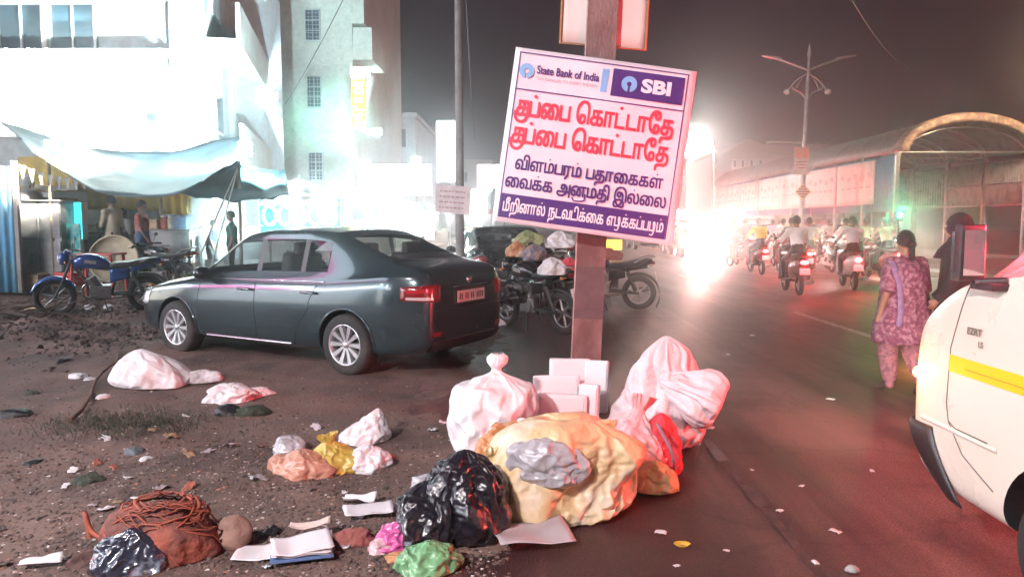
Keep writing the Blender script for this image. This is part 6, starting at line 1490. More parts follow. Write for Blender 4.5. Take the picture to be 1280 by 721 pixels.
# ------------------------------------------------ refuse
def crease(p, sharp=1.0):
    q = p + Vector((noise.noise(p * 1.3), noise.noise(p * 1.3 + Vector((5, 5, 5))), noise.noise(p * 1.3 + Vector((9, 2, 7))))) * .35
    q.z *= .62
    return noise.voronoi(q)[0][0] * 1.1 + .22 * (1 - abs(noise.noise(p * 1.1 + Vector((3, 1, 2)))) * 2) * sharp - .35
def ppt(prof, t):
    n = len(prof) - 1; x = t * n; i = min(n - 1, int(x)); f = x - i
    g = lambda k: prof[max(0, min(n, k))]
    a, b, c, d = g(i - 1), g(i), g(i + 1), g(i + 2)
    return [.5 * (2 * b[q] + (c[q] - a[q]) * f + (2 * a[q] - 5 * b[q] + 4 * c[q] - d[q]) * f * f + (3 * b[q] - a[q] - 3 * c[q] + d[q]) * f ** 3) for q in (0, 1)]
def bag_mesh(size, prof, seed, cr=.05, cf=4, fold=0, nf=14, foldz=(.5, .9), lump=.08, tilt=None, flat=True, nu=84, nv=56, bend=(0, 0), zmin=.004, lz=0):
    rx, ry, h = size; vs = []; off = Vector((seed * 3.1, seed * 7.7, seed)); T = Euler(tilt).to_matrix() if tilt else None; m = (rx + ry) / 2
    for j in range(nv + 1):
        t = j / nv; r, z = ppt(prof, t); r = max(.002, r)
        w = max(0, min(1, (z - foldz[0]) / (foldz[1] - foldz[0])))
        for i in range(nu):
            a = 2 * PI * i / nu; c, s = math.cos(a), math.sin(a)
            q = Vector((c * r, s * r, z * h / m)) 
            ph = nf * .5 * a + 4.5 * noise.noise(Vector((c * 1.3, s * 1.3, z * 1.2 + seed))); f = 1 + fold * w * (.65 + .7 * noise.noise(Vector((c * 2, s * 2, seed)))) * (abs(math.sin(ph)) ** .8 * .7 + .3 * abs(math.sin(ph * 1.63 + 1)) - .5)
            k = lump * noise.noise(q * 1.3 + off) + cr * crease(q * cf + off) + cr * .4 * crease(q * cf * 2.3 + off)
            k *= min(1, r * 1.5 + .1)
            p = Vector((rx * c * (r * f + k), ry * s * (r * f + k), h * z + m * k * .6 * (z - .3)))
            p.x += bend[0] * z * z; p.y += bend[1] * z * z
            if T: p = T @ p
            p.z += lz
            if flat and p.z < zmin: p.z = zmin + .002 * abs(s) ; 
            vs.append(p)
    fs = [(j * nu + i, j * nu + (i + 1) % nu, (j + 1) * nu + (i + 1) % nu, (j + 1) * nu + i) for j in range(nv) for i in range(nu)]
    mb = MB(); mb.add(vs, fs, True); mb.add([vs[i] for i in range(nu)], [tuple(range(nu))[::-1]], True); return mb
simsc = bpy.data.scenes.new('settling'); simsc.gravity = (0, 0, 0)
def wrinkle(o, grow=.14, frames=13, bend=.3, q=5):
    """let the film buckle: its surface grows while the stuffing keeps its volume"""
    C.objects.unlink(o); simsc.collection.objects.link(o); par = o.parent; o.parent = None; loc = o.location.copy(); rot = o.rotation_euler.copy(); o.location = (0, 0, 0); o.rotation_euler = (0, 0, 0)
    s_ = o.modifiers.new('cloth', 'CLOTH'); md = s_; s_ = md.settings; s_.quality = q; s_.mass = .1; s_.tension_stiffness = 20; s_.compression_stiffness = 20; s_.shear_stiffness = 8; s_.bending_stiffness = bend
    s_.tension_damping = 5; s_.compression_damping = 5; s_.shear_damping = 5; s_.air_damping = 3; s_.bending_damping = .5; s_.shrink_min = -grow
    s_.use_pressure = True; s_.use_pressure_volume = True; s_.uniform_pressure_force = 0; s_.pressure_factor = 30
    bm = bmesh.new(); bm.from_mesh(o.data); s_.target_volume = abs(bm.calc_volume()); bm.free()
    vg = o.vertex_groups.new(name='pin'); ids = [v.index for v in o.data.vertices if v.co.z < .012]
    if ids: vg.add(ids, 1, 'REPLACE'); s_.vertex_group_mass = 'pin'
    md.collision_settings.use_collision = False; md.point_cache.frame_start = 1; md.point_cache.frame_end = frames
    for f in range(1, frames + 1): simsc.frame_set(f)
    dg = simsc.view_layers[0].depsgraph; me = bpy.data.meshes.new_from_object(o.evaluated_get(dg))
    size0 = max(o.dimensions); o.modifiers.clear(); o.data = me; simsc.collection.objects.unlink(o); C.objects.link(o)
    me.polygons.foreach_set('use_smooth', [True] * len(me.polygons))
    for v in me.vertices: v.co.z = max(v.co.z, .003) if ids else v.co.z
    o.parent = par; o.location = loc; o.rotation_euler = rot
    m = o.modifiers.new('subsurf', 'SUBSURF'); m.levels = 1; m.render_levels = 1
    return o
KNOT = [(.3, 0), (.80, .01), (.97, .14), (1.0, .36), (.97, .55), (.82, .67), (.52, .73), (.27, .77), (.16, .81), (.15, .85), (.24, .91), (.22, .96), (.12, .99)]
PILE = [(.3, 0), (.85, .01), (1.0, .18), (.98, .42), (.85, .65), (.6, .84), (.32, .95), (.1, 1.0), (.02, 1.0)]
FLAT = [(.3, 0), (.9, .02), (1.0, .2), (.9, .5), (.66, .75), (.35, .92), (.08, 1.0), (.02, 1.0)]
EAR = [(.3, 0), (.88, .02), (1.0, .18), (.85, .42), (.55, .62), (.25, .76), (.18, .84), (.30, .95), (.34, 1.0)]
def plas(n, c, r=.35, coat=.3, **k): return mat(n, c, r, var=.1, vs=5, coat=coat, bump=.1, bs=60, sss=.15, crumple=.5, crs=8, **k)
sackw = mat('woven_white_sack', (.76, .73, .75), .55, var=.08, vs=6, bump=.2, bs=90, col2=(.55, .48, .48), c2s=2, c2t=.58, sss=.1, crumple=.2, crs=7)
whitepl = plas('white_plastic', (.72, .68, .70)); pinkpl = plas('pinkish_plastic', (.70, .50, .52), col2=(.62, .30, .32), c2s=3, c2t=.56)
yelpl = plas('yellow_brown_sack', (.64, .45, .25), .45, .15, col2=(.72, .60, .48), c2s=3.2, c2t=.55); blkpl = plas('black_plastic_film', (.014, .012, .018), .34, .3)
greypl = plas('grey_plastic_film', (.42, .40, .43), .2, .8); cream = plas('cream_plastic', (.70, .52, .28)); orangepl = plas('orange_plastic', (.48, .20, .08), .4, .3, col2=(.6, .45, .32), c2s=4)
def put(name, label, cat, u, v, mb, m, rz=0, parent=None, dz=0, solid=0, group=None, dy=0, sim=None):
    p = gr(u, v); t = mb.build(name, m, loc=(p.x, p.y + dy, dz), solid=solid); t.rotation_euler = (0, 0, rz)
    if sim: wrinkle(t, *sim)
    return tag(t, label, cat, group)
w1 = thing('knotted_sack', 'full white sack with a knotted neck at the left of the refuse heap', 'sack', gr(616, 565))
wrinkle(bag_mesh((.285, .26, .63), KNOT, 1, .012, 1.9, .15, 28, (.52, .84), .07, nu=116, nv=72, bend=(.03, 0)).build('sack_body', sackw, w1), .12, 14, .5)
mb = MB(); mb.tube([(.02 + .038 * math.cos(a), .036 * math.sin(a), .525 + .006 * math.sin(2 * a)) for a in [2 * PI * k / 20 for k in range(20)]], .008, 6, closed=True); mb.build('tie_string', MATS['pale_rope'], w1)
p = gr(560, 478)
# foam boxes
foam = mat('white_foam', (.80, .74, .76), .7, var=.04, vs=8, bump=.25, bs=120)
for (u, v, Y, w, h, d, rx, rz, lab) in ((712, 476, 5.35, .30, .36, .09, -8, 4, 'tall white foam box at the back of the foam stack, touching the pole'), (745, 480, 5.2, .17, .37, .08, -10, -14, 'narrow white foam box leaning at the right of the foam stack'), (697, 493, 5.14, .33, .30, .08, -12, 3, 'white foam box in the middle of the foam stack'), (702, 515, 4.98, .34, .27, .09, -9, -4, 'lowest white foam box at the front of the foam stack'), (735, 505, 5.02, .14, .3, .07, -9, -22, 'small foam slab wedged between the foam stack and the pinkish bag')):
    q = at(u, v, Y); ztop = q.z + h / 2 * .9
    t = thing('foam_box', lab, 'foam box', (q.x, Y, ztop - h), rot=(R(rx), R(rnd.uniform(-2, 2)), R(rz)), group='white foam boxes stacked against the pole')
    mb = MB(); mb.box((0, 0, h / 2), (w, d, h)); mb.build('shell', foam, t, bevel=.014)
    mb = MB(); mb.box((0, -d / 2 - .004, h / 2), (w * .86, .008, h * .84)); mb.build('lid', foam, t, bevel=.004)
# big tilted sack on top right
FL = [(.3, .0), (.80, .04), (1.0, .22), (1.0, .42), (.86, .60), (.52, .72), (.26, .77), (.22, .80), (.40, .90), (.50, 1.0)]
t = thing('tilted_sack', 'bulging white sack tipped over on the right of the heap, its tied mouth glowing red', 'sack', (*gr(822, 552)[:2], 0))
bag_mesh((.30, .25, .65), [(.3, 0), (.78, .02), (.97, .16), (.98, .34), (.86, .54), (.70, .72), (.52, .86), (.32, .95), (.02, 1.0)], 4, .03, 1.6, .16, 14, (.3, .9), .18, tilt=(0, R(2), 0), nu=100, nv=64, bend=(.03, 0)).build('sack_body', mat('pinkish_woven_sack', (.70, .58, .60), .5, var=.1, bump=.2, bs=90, col2=(.62, .38, .40), c2s=2, c2t=.56, sss=.1, crumple=.2, crs=7), t)
wrinkle([c for c in t.children if c.name.startswith('sack_body')][0], .14, 13, .4)
bag_mesh((.19, .17, .36), [(.02, .0), (.30, .03), (.42, .12), (.66, .32), (.92, .58), (1.0, .78), (.86, .93), (.62, .98), (.50, .86), (.30, .60)], 14, .02, 2.0, .22, 17, (-.1, .15), .12, tilt=(R(8), R(112), R(-12)), flat=False, nu=90, nv=50, lz=.46).build('sack_mouth', MATS['pinkish_woven_sack'], t, loc=(.02, -.16, 0))
wrinkle([c for c in t.children if c.name.startswith('sack_mouth')][0], .14, 12, .3)
mb = MB(); mb.tube([(.045 + .02 * math.cos(a) * .4, -.165 + .05 * math.cos(a), .445 + .055 * math.sin(a)) for a in [2 * PI * k / 16 for k in range(16)]], .008, 6, closed=True); mb.build('tie_string', MATS['pale_rope'], t)
t = put('pink_bag', 'translucent pinkish bag gathered with a string, in front of the tipped sack', 'bag', 782, 592, bag_mesh((.27, .24, .42), EAR, 7, .05, 2.6, .25, 16, (.3, .8), .14, tilt=(R(-6), R(16), 0), lz=.02, nu=84, nv=54), pinkpl, .3, sim=(0.16, 13, 0.15))
mb = MB(); mb.tube(spline([(.12, -.16, .34), (.16, -.24, .22), (.20, -.22, .12), (.27, -.12, .03)], 5), .014, 6, flat=.4); mb.build('drawstring', mat('blue_grey_string', (.22, .22, .30), .6), t)
put('red_cloth', 'bright red crumpled cloth spilling from the pinkish bag', 'cloth', 826, 590, bag_mesh((.12, .12, .34), PILE, 9, .12, 3, .2, 9, (.2, .8), .2, nu=50, nv=36), mat('red_cloth', (.60, .05, .07), .7, bump=.4, bs=18), 0, sim=(0.2, 12, 0.1))
put('cream_bag', 'small cream plastic bag wedged at the right foot of the yellow sack', 'bag', 818, 612, bag_mesh((.12, .10, .17), FLAT, 12, .1, 3, lump=.15, nu=50, nv=36), cream, .2, sim=(0.2, 12, 0.1))
yb = put('yellow_sack', 'largest sack, dirty yellow-brown and slumped in front of the heap', 'sack', 706, 634, bag_mesh((.41, .30, .41), [(.3, 0), (.84, .01), (1.0, .2), (1.02, .48), (.93, .72), (.72, .88), (.42, .97), (.12, 1.0), (.02, 1.0)], 3, .04, 1.6, .10, 16, (.3, .95), .22, tilt=(0, R(-7), 0), nu=124, nv=76), yelpl, .15, sim=(0.17, 15, 0.2))
gb = bag_mesh((.17, .10, .27), [(.15, 0), (.65, .10), (.9, .28), (1.0, .5), (.8, .7), (.45, .85), (.15, 1.0), (.02, 1.0)], 21, .14, 2.3, .3, 9, (.2, .9), .2, flat=False, tilt=(R(-28), R(10), 0), nu=64, nv=40)
q = at(684, 612, 3.50); t = gb.build('grey_bag', greypl, loc=(q.x, 3.53, q.z)); wrinkle(t, .22, 12, .1); tag(t, 'crumpled grey plastic bag lying on the yellow sack', 'bag')
q = at(648, 556, 4.08); t = bag_mesh((.22, .15, .24), PILE, 23, .06, 3.2, .15, 14, (.2, .9), .2, flat=False, nu=60, nv=40).build('orange_bag', orangepl, loc=(q.x, 4.08, q.z - .11)); wrinkle(t, .2, 12, .1); tag(t, 'orange and clear film packet squeezed between the white sack and the yellow sack', 'bag')
q = at(633, 543, 4.35); mb = MB(); mb.grid(lambda u, v: ((u - .5) * .09, .02 * math.sin(u * 6 + v * 4), (v - .5) * .12), 8, 8); t = mb.build('label_scrap', whitepl, loc=(q.x, 4.05, q.z), solid=.003); t.rotation_euler = (0, .3, .2); tag(t, 'small pale film scrap standing on top of the orange packet', 'scrap')
bb_ = put('black_bag', 'glossy black bin bag slumped at the left foot of the yellow sack', 'bag', 583, 668, bag_mesh((.205, .18, .38), PILE, 5, .05, 2.5, .2, 14, (.3, .9), .22, nu=92, nv=60), blkpl, .2, sim=(0.2, 13, 0.12))
put('black_bag', 'lower black bag spreading out left of the upright black bin bag', 'bag', 538, 672, bag_mesh((.19, .17, .25), PILE, 6, .06, 2.6, .2, 12, (.2, .9), .25, nu=84, nv=52), blkpl, 1.2, sim=(0.22, 13, 0.12))
q = at(560, 600, 3.58); t = bag_mesh((.055, .05, .10), PILE, 31, .2, 2, flat=False, nu=36, nv=24, lump=.3).build('brown_scrap', mat('brown_peel', (.32, .12, .07), .5, coat=.3), loc=(q.x, 3.6, q.z - .05)); tag(t, 'brown crumpled wrapper on top of the black bin bag', 'scrap')
q = at(532, 610, 3.58); t = bag_mesh((.07, .06, .12), PILE, 33, .25, 2, flat=False, nu=48, nv=30, lump=.3).build('clear_film', greypl, loc=(q.x, 3.62, q.z - .06)); tag(t, 'glinting grey film knot left of the brown wrapper', 'scrap')
def paper(name, label, cat, u, v, w, d, rz, m, curl=.03, z=.004, stack=1, seed=0, tip=0, group=None):
    p = gr(u, v); t = thing(name, label, cat, (p.x, p.y, max(0, dirt_h(p.x, p.y)) + z), rz, group)
    for k in range(stack):
        mb = MB(); ang = .06 * k * (-1) ** k
        def f(a, b, k=k):
            x, y = (a - .5) * w, (b - .5) * d; xx = x * math.cos(ang) - y * math.sin(ang); yy = x * math.sin(ang) + y * math.cos(ang)
            return (xx, yy, .006 * k + curl * .9 * max(0, a + b - 1.25 + .3 * math.sin(seed)) ** 1.5 + curl * .9 * max(0, .35 - a - .4 * b) + curl * .5 * noise.noise(Vector((a * 1.6, b * 1.6, seed + k * .3))) + curl * .35 + .006 * abs(math.sin(a * 5 + seed)) + tip * b)
        mb.grid(f, 12, 10); mb.build('sheet', m, t, solid=.0025)
    return t
ppw = mat('grimy_white_paper', (.68, .63, .66), .8, var=.06, vs=4, col2=(.5, .42, .4), c2s=3, c2t=.62); card = mat('grey_cardboard', (.42, .34, .36), .75, var=.15, vs=4); bookc = mat('notebook_blue', (.10, .16, .32), .5)
paper('cardboard_sheet', 'bent grey cardboard sheet under the yellow sack', 'cardboard', 665, 678, .36, .24, .25, card, .06, .02, 1, 3)
paper('paper_sheet', 'folded white sheets left of the black bin bag', 'paper', 461, 645, .25, .15, .35, ppw, .03, .01, 2, 5)
paper('paper_sheet', 'curled pale sheet edge just behind the folded white sheets', 'paper', 450, 632, .17, .06, -.1, ppw, .05, .02, 1, 6)
paper('open_notebook', 'left white sheet of the papers at the bottom edge', 'paper', 328, 694, .24, .16, .12, ppw, .02, .008, 1, 7)
nb = paper('open_notebook', 'stack of white notebook pages with a dark cover beside the left white sheet', 'notebook', 378, 696, .26, .19, .28, ppw, .025, .022, 3, 8)
mb = MB(); mb.box((0, -.01, 0), (.27, .20, .006)); mb.build('cover', bookc, nb)
paper('paper_sheet', 'pinkish torn page lying across the top of the notebook stack', 'paper', 388, 672, .19, .06, .15, mat('pinkish_paper', (.66, .50, .46), .8), .04, .045, 1, 9)
paper('paper_sheet', 'dirty white leaf-shaped paper at the bottom left corner', 'paper', 52, 712, .16, .07, .45, ppw, .04, .01, 1, 10)
put('magenta_bag', 'small magenta plastic bag beside the lower black bag', 'bag', 497, 684, bag_mesh((.085, .07, .12), FLAT, 41, .22, 2, lump=.3, nu=46, nv=30), plas('magenta_plastic', (.55, .10, .30)), .3, sim=(0.25, 12, 0.1))
put('pale_pink_bag', 'pale pink wrapper left of the magenta bag', 'bag', 478, 688, bag_mesh((.06, .05, .06), FLAT, 43, .25, 2, lump=.3, nu=48, nv=30), plas('pale_pink_plastic', (.62, .38, .42)), .3)
put('green_bag', 'pale green plastic bag at the bottom edge of the picture', 'bag', 536, 712, bag_mesh((.13, .10, .12), FLAT, 44, .16, 2.2, lump=.2, nu=60, nv=38), plas('pale_green_plastic', (.16, .34, .17)), .3, sim=(0.22, 12, 0.1))
put('brown_rag', 'reddish brown rag between the notebook and the magenta bag', 'rag', 443, 680, bag_mesh((.085, .06, .075), FLAT, 45, .3, 2, lump=.3, nu=60, nv=36), mat('brown_rag', (.26, .08, .07), .8, bump=.5, bs=30), .3)
put('orange_peel_scraps', 'orange-brown food scraps between the magenta and green bags', 'scraps', 510, 700, bag_mesh((.08, .05, .04), FLAT, 46, .4, 3, lump=.3, nu=60, nv=30), mat('orange_scraps', (.42, .20, .09), .7, bump=.6, bs=40), .3)
for i, (u, v, Y, w, h, rx, rz, m, lab) in enumerate(((640, 546, 3.95, .22, .14, -12, 10, orangepl, 'torn orange film flap at the upper left of the yellow sack'), (668, 536, 3.98, .20, .10, -20, -8, whitepl, 'clear pale film lying over the orange packet'), (736, 536, 3.84, .30, .10, -25, 5, yelpl, 'loose yellow flap along the top rim of the yellow sack'), (622, 574, 3.66, .12, .14, -10, 20, cream, 'cream film strip hanging at the left shoulder of the yellow sack'))):
    q = at(u, v, Y); mb = MB()
    def ff(a, b, i=i): 
        p = Vector((a * 3, b * 3, i * 4.0)); return ((a - .5) * w * (1 + .25 * noise.noise(p * 1.4)), .035 * crease(p * .9) + .02 * noise.noise(p), (b - .5) * h * (1 + .4 * noise.noise(Vector((a * 4, i, 0)))))
    mb.grid(ff, 26, 18); t = mb.build('film_flap', m, loc=q, solid=.002); t.rotation_euler = (R(rx), 0, R(rz)); tag(t, lab, 'film')
# red netting
rn = thing('net_heap', 'rust-red plastic netting heaped over waste at the bottom left', 'net', (*gr(205, 690)[:2], 0)); netm = mat('rust_red_net', (.30, .07, .04), .6, var=.3)
bag_mesh((.26, .19, .24), FLAT, 51, .12, 2.4, lump=.25, nu=84, nv=50).build('waste', mat('dark_waste', (.13, .045, .035), .8, bump=.7, bs=30, col2=(.3, .08, .05), c2s=7), rn)
for k in range(46):
    a = rnd.uniform(0, 2 * PI); a2 = a + rnd.uniform(.8, 2.4); pts = []
    ra, rb = rnd.uniform(.3, 1.05), rnd.uniform(.3, 1.05)
    for i in range(9):
        f = i / 8; aa = a + (a2 - a) * f; r = ra + (rb - ra) * f; z = .26 * (1 - min(1, r) ** 2) ** .5 if r < 1 else 0
        pts.append((.27 * r * math.cos(aa), .2 * r * math.sin(aa), z + .015 + .03 * noise.noise(Vector((k, i * .6, 1)))))
    mb = MB(); mb.tube(pts, rnd.uniform(.003, .009), 5, flat=.5); mb.build('strand', netm, rn)
mb = MB(); mb.tube(spline([(-.25, .0, .05), (-.34, .02, .09), (-.38, .04, .17), (-.36, .04, .05)], 5), .012, 6); mb.build('strand', netm, rn)
put('clay_lump', 'brown rounded pot shard beside the red netting', 'shard', 288, 682, bag_mesh((.085, .075, .15), PILE, 53, .03, 2, lump=.2, nu=48, nv=30, tilt=(0, R(14), 0)), mat('clay', (.26, .15, .12), .75, bump=.3), 0)
t = put('dark_blue_bag', 'shiny dark blue plastic packet in front of the red netting', 'bag', 166, 712, bag_mesh((.145, .11, .17), FLAT, 54, .14, 2.6, lump=.2, nu=64, nv=40), plas('dark_blue_film', (.025, .03, .05), .2, .8, col2=(.4, .45, .55), c2s=5, c2t=.62), .3, sim=(0.22, 12, 0.1))
q = at(208, 655, 3.55); mb = MB(); mb.grid(lambda u, v: ((u - .5) * .15, .0, (v - .5) * .10 + .03 * (2 * u - 1) ** 2), 10, 6); t = mb.build('torn_wrapper', mat('orange_white_wrapper', (.6, .30, .18), .5, col2=(.7, .62, .6), c2s=9, c2t=.5), loc=(q.x, 3.50, q.z), solid=.003); t.rotation_euler = (R(-50), R(-28), 0); tag(t, 'torn orange and white wrapper caught in the red netting', 'wrapper')
mb = MB(); mb.lathe([(.001, 0), (.03, .0), (.04, .03), (.05, .05)], 12); t = put('brown_twist', 'twisted dark brown husk left of the dark blue packet', 'husk', 118, 702, bag_mesh((.11, .04, .06), FLAT, 55, .3, 2, lump=.4, nu=40, nv=24), mat('dark_husk', (.10, .05, .045), .8, bump=.6, bs=30), .9)
# yellow / peach group
yb2 = thing('yellow_bag', 'limp yellow plastic bag in the middle of the dirt patch', 'bag', (*gr(413, 588)[:2], 0), .2)
wrinkle(bag_mesh((.19, .15, .21), EAR, 61, .08, 2.2, .2, 11, (.2, .8), .25, nu=64, nv=42, tilt=(0, R(-8), 0)).build('film', plas('dull_yellow_plastic', (.50, .37, .08)), yb2), .2, 12, .1)
put('peach_bag', 'peach-coloured plastic bag left of the limp yellow bag', 'bag', 378, 593, bag_mesh((.20, .13, .15), FLAT, 62, .12, 2.2, .2, 11, (.2, .8), .22, nu=64, nv=40), plas('peach_plastic', (.50, .24, .17)), -.3, sim=(0.18, 12, 0.1))
put('white_bag', 'crumpled white bag right of the limp yellow bag', 'bag', 460, 586, bag_mesh((.125, .11, .15), FLAT, 63, .16, 2.4, .2, 11, (.2, .8), .25, nu=60, nv=40), whitepl, .3, sim=(0.2, 12, 0.1))
put('white_bag', 'white bag with a raised corner behind the limp yellow bag', 'bag', 455, 552, bag_mesh((.15, .11, .22), [(.3, 0), (.9, .03), (1, .2), (.8, .45), (.5, .7), (.2, .9), (.03, 1)], 64, .14, 2.4, .2, 9, (.2, .8), .25, bend=(.08, 0), nu=60, nv=40), whitepl, .2, sim=(0.18, 12, 0.1))
put('clear_bag', 'dull striped film behind the peach-coloured bag', 'bag', 362, 566, bag_mesh((.10, .08, .12), FLAT, 65, .2, 2.8, lump=.25, nu=60, nv=36), greypl, .2)
# upper litter
put('slumped_sack', 'white sack lying on its side near the sedan front wheel', 'sack', 190, 481, bag_mesh((.36, .24, .30), [(.3, 0), (.88, .02), (1, .22), (.86, .5), (.62, .75), (.38, .92), (.15, 1), (.02, 1)], 66, .06, 1.8, .12, 7, (.2, .9), .16, bend=(-.08, 0), nu=80, nv=46), sackw, -.2, sim=(0.12, 12, 0.4))
put('sack_tail', 'flat white film tail beside the slumped white sack', 'film', 250, 477, bag_mesh((.20, .10, .11), FLAT, 67, .14, 2.4, lump=.25, nu=50, nv=30), sackw, .25, sim=(0.2, 12, 0.1))
put('torn_white_bag', 'torn white bag with ragged ends below the slumped sack', 'bag', 288, 502, bag_mesh((.19, .13, .15), FLAT, 68, .22, 2.4, .3, 9, (.2, .8), .35, nu=60, nv=36), whitepl, .1, sim=(0.25, 12, 0.1))
put('torn_white_bag', 'ragged white strip trailing right of the torn white bag', 'bag', 315, 498, bag_mesh((.16, .06, .09), FLAT, 69, .3, 2.4, lump=.4, nu=60, nv=36), whitepl, .5)
put('black_lump', 'black rubbish lump just below the torn white bag', 'lump', 286, 520, bag_mesh((.09, .08, .10), FLAT, 70, .2, 2.4, lump=.3, nu=48, nv=30), M_['black'], 0)
put('green_black_lump', 'dark greenish rubbish lump right of the black one', 'lump', 312, 520, bag_mesh((.12, .08, .08), FLAT, 71, .3, 2.4, lump=.3, nu=48, nv=30), mat('dark_green_waste', (.04, .05, .035), .8, bump=.5), .3)
for i, (u, v, sx, m, lab) in enumerate(((345 / 3.556, 472, .17, whitepl, 'small white wrapper left of the slumped sack'), (112, 475, .10, whitepl, 'smaller white scrap beside the small white wrapper'), (80, 455, .16, M_['black'], 'dark rag on the dirt left of the white wrapper'), (40, 492, .14, mat('dark_green_waste', (.04, .05, .035)), 'small dark tuft of rubbish near the left edge'), (20, 521, .20, M_['black'], 'dark flat rag at the left edge'), (130, 500, .12, whitepl, 'white scrap under the slumped sack'), (112, 392, .22, whitepl, 'white bundle under the blue motorcycle'), (136, 391, .18, whitepl, 'second white bundle under the blue motorcycle'), (42, 397, .22, cream, 'cream bundle beside the branch heap'), (65, 404, .12, whitepl, 'small white scrap near the branch heap'), (168, 566, .13, mat('slate_shard', (.10, .11, .13), .6), 'slate grey shard on the gravel left of the peach bag'), (182, 575, .09, whitepl, 'pale shard beside the slate grey one'), (40, 578, .10, M_['black'], 'black clod left of the gravel area'), (110, 604, .16, mat('dark_green_waste', (.04, .05, .035)), 'dark weed clump above the red netting'), (620, 405, .3, whitepl, 'pale plastic sheet under the parked motorcycles'))):
    t = put('litter_scrap', lab, 'litter', u, v, bag_mesh((sx * .5, sx * .36, sx * .35), FLAT, 80 + i, .3, 2.2, lump=.35, nu=44, nv=26), m, rnd.uniform(0, 3))
    t.location.z = dirt_h(t.location.x, t.location.y) - .015
# goods on the parked motorcycles
for i, (u, v, Y, sz, m, lab) in enumerate(((690, 333, 9.7, (.26, .22, .34), sackw, 'white bundle tied on the motorcycle left of the pole'), (712, 330, 9.9, (.18, .16, .26), mat('red_cloth', (.6, .05, .07)), 'red bundle beside the white one, against the pole'), (668, 316, 10.4, (.24, .2, .34), mat('striped_wrap', (.18, .16, .2), .5, col2=(.5, .3, .2), c2s=9), 'pale grey wrapped bundle on the back row of motorcycles'), (645, 312, 10.6, (.20, .2, .32), orangepl, 'orange printed bundle behind the sedan boot'), (660, 298, 11.0, (.3, .2, .34), plas('olive_plastic', (.25, .28, .12)), 'olive bundle on top of the heap of goods'), (700, 300, 11.0, (.3, .2, .36), whitepl, 'tall white bundle at the back of the heap of goods'), (640, 365, 9.4, (.28, .24, .42), blkpl, 'big black sack strapped on the nearest dark motorcycle'), (762, 318, 11.6, (.26, .2, .28), mat('brown_rag', (.26, .08, .07)), 'dark brown bundle on the seat right of the pole'))):
    q = at(u, v, Y); sz = tuple(.66 * a for a in sz); t = bag_mesh(sz, PILE, 100 + i, .1, 2.2, .15, 11, (.2, .9), .3, flat=False, nu=40, nv=26).build('goods_bundle', m, loc=(q.x, Y, q.z - sz[2] * .5)); wrinkle(t, .2, 10, .1); tag(t, lab, 'bundle', 'bundles loaded on the parked motorcycles')
yp = at(765, 306, 13.5); t = thing('yellow_plate', 'small yellow lit plate just right of the pole above the motorcycle', 'plate', yp); mb = MB(); mb.box((0, 0, 0), (.36, .03, .18)); mb.build('plate', glow('yellow_plate_glow', (1, .6, .05), 1.5), t, bevel=.01); mb = MB(); mb.tube([(0, .03, 0), (0, .03, -yp.z)], .02, 6); mb.build('stalk', M_['steel'], t)
bpy.data.scenes.remove(simsc)
# small torn scraps trodden into the dirt
LM = [(190, 640, 'the red netting'), (166, 698, 'the dark blue packet'), (288, 664, 'the brown pot shard'), (350, 692, 'the open notebook'), (378, 575, 'the peach-coloured bag'), (413, 565, 'the limp yellow bag'), (460, 575, 'the crumpled white bag'), (461, 643, 'the folded white sheets'), (443, 668, 'the reddish brown rag'), (52, 710, 'the corner paper'), (168, 566, 'the slate grey shard'), (110, 604, 'the dark weed clump'), (160, 533, 'the strip of low weeds'), (295, 515, 'the black rubbish lump'), (575, 640, 'the black bin bag'), (40, 578, 'the black clod'),
      (830, 490, 'the tipped sack'), (740, 600, 'the big yellow sack'), (853, 684, 'the yellow peel'), (1065, 712, 'the grey road stone'), (1170, 580, 'the van bumper'), (1115, 490, 'the walking woman'), (1040, 410, 'the white lane marking')]
_used = {}
def whereabouts(u, v, road=False):
    L = sorted(((u - a) ** 2 + (1.6 * (v - b)) ** 2, k) for k, (a, b, _) in enumerate(LM) if (k > 15) == road)
    for d, k in L[:4]:
        a, b, n = LM[k]; dx, dy = u - a, 1.6 * (v - b)
        side = ('right of' if dx > 0 else 'left of') if abs(dx) > abs(dy) else ('in front of' if dy > 0 else 'behind')
        near = 'just ' if d < 45 ** 2 else 'a little way ' if d < 90 ** 2 else 'well '
        w = near + side + ' ' + n
        if w not in _used: _used[w] = 1; return w
    return w
sm_ = [whitepl, ppw, card, M_['black'], mat('tan_scrap', (.34, .22, .13), .7), mat('dark_leaf', (.06, .045, .03), .8), mat('reddish_scrap', (.30, .09, .06), .6), greypl]
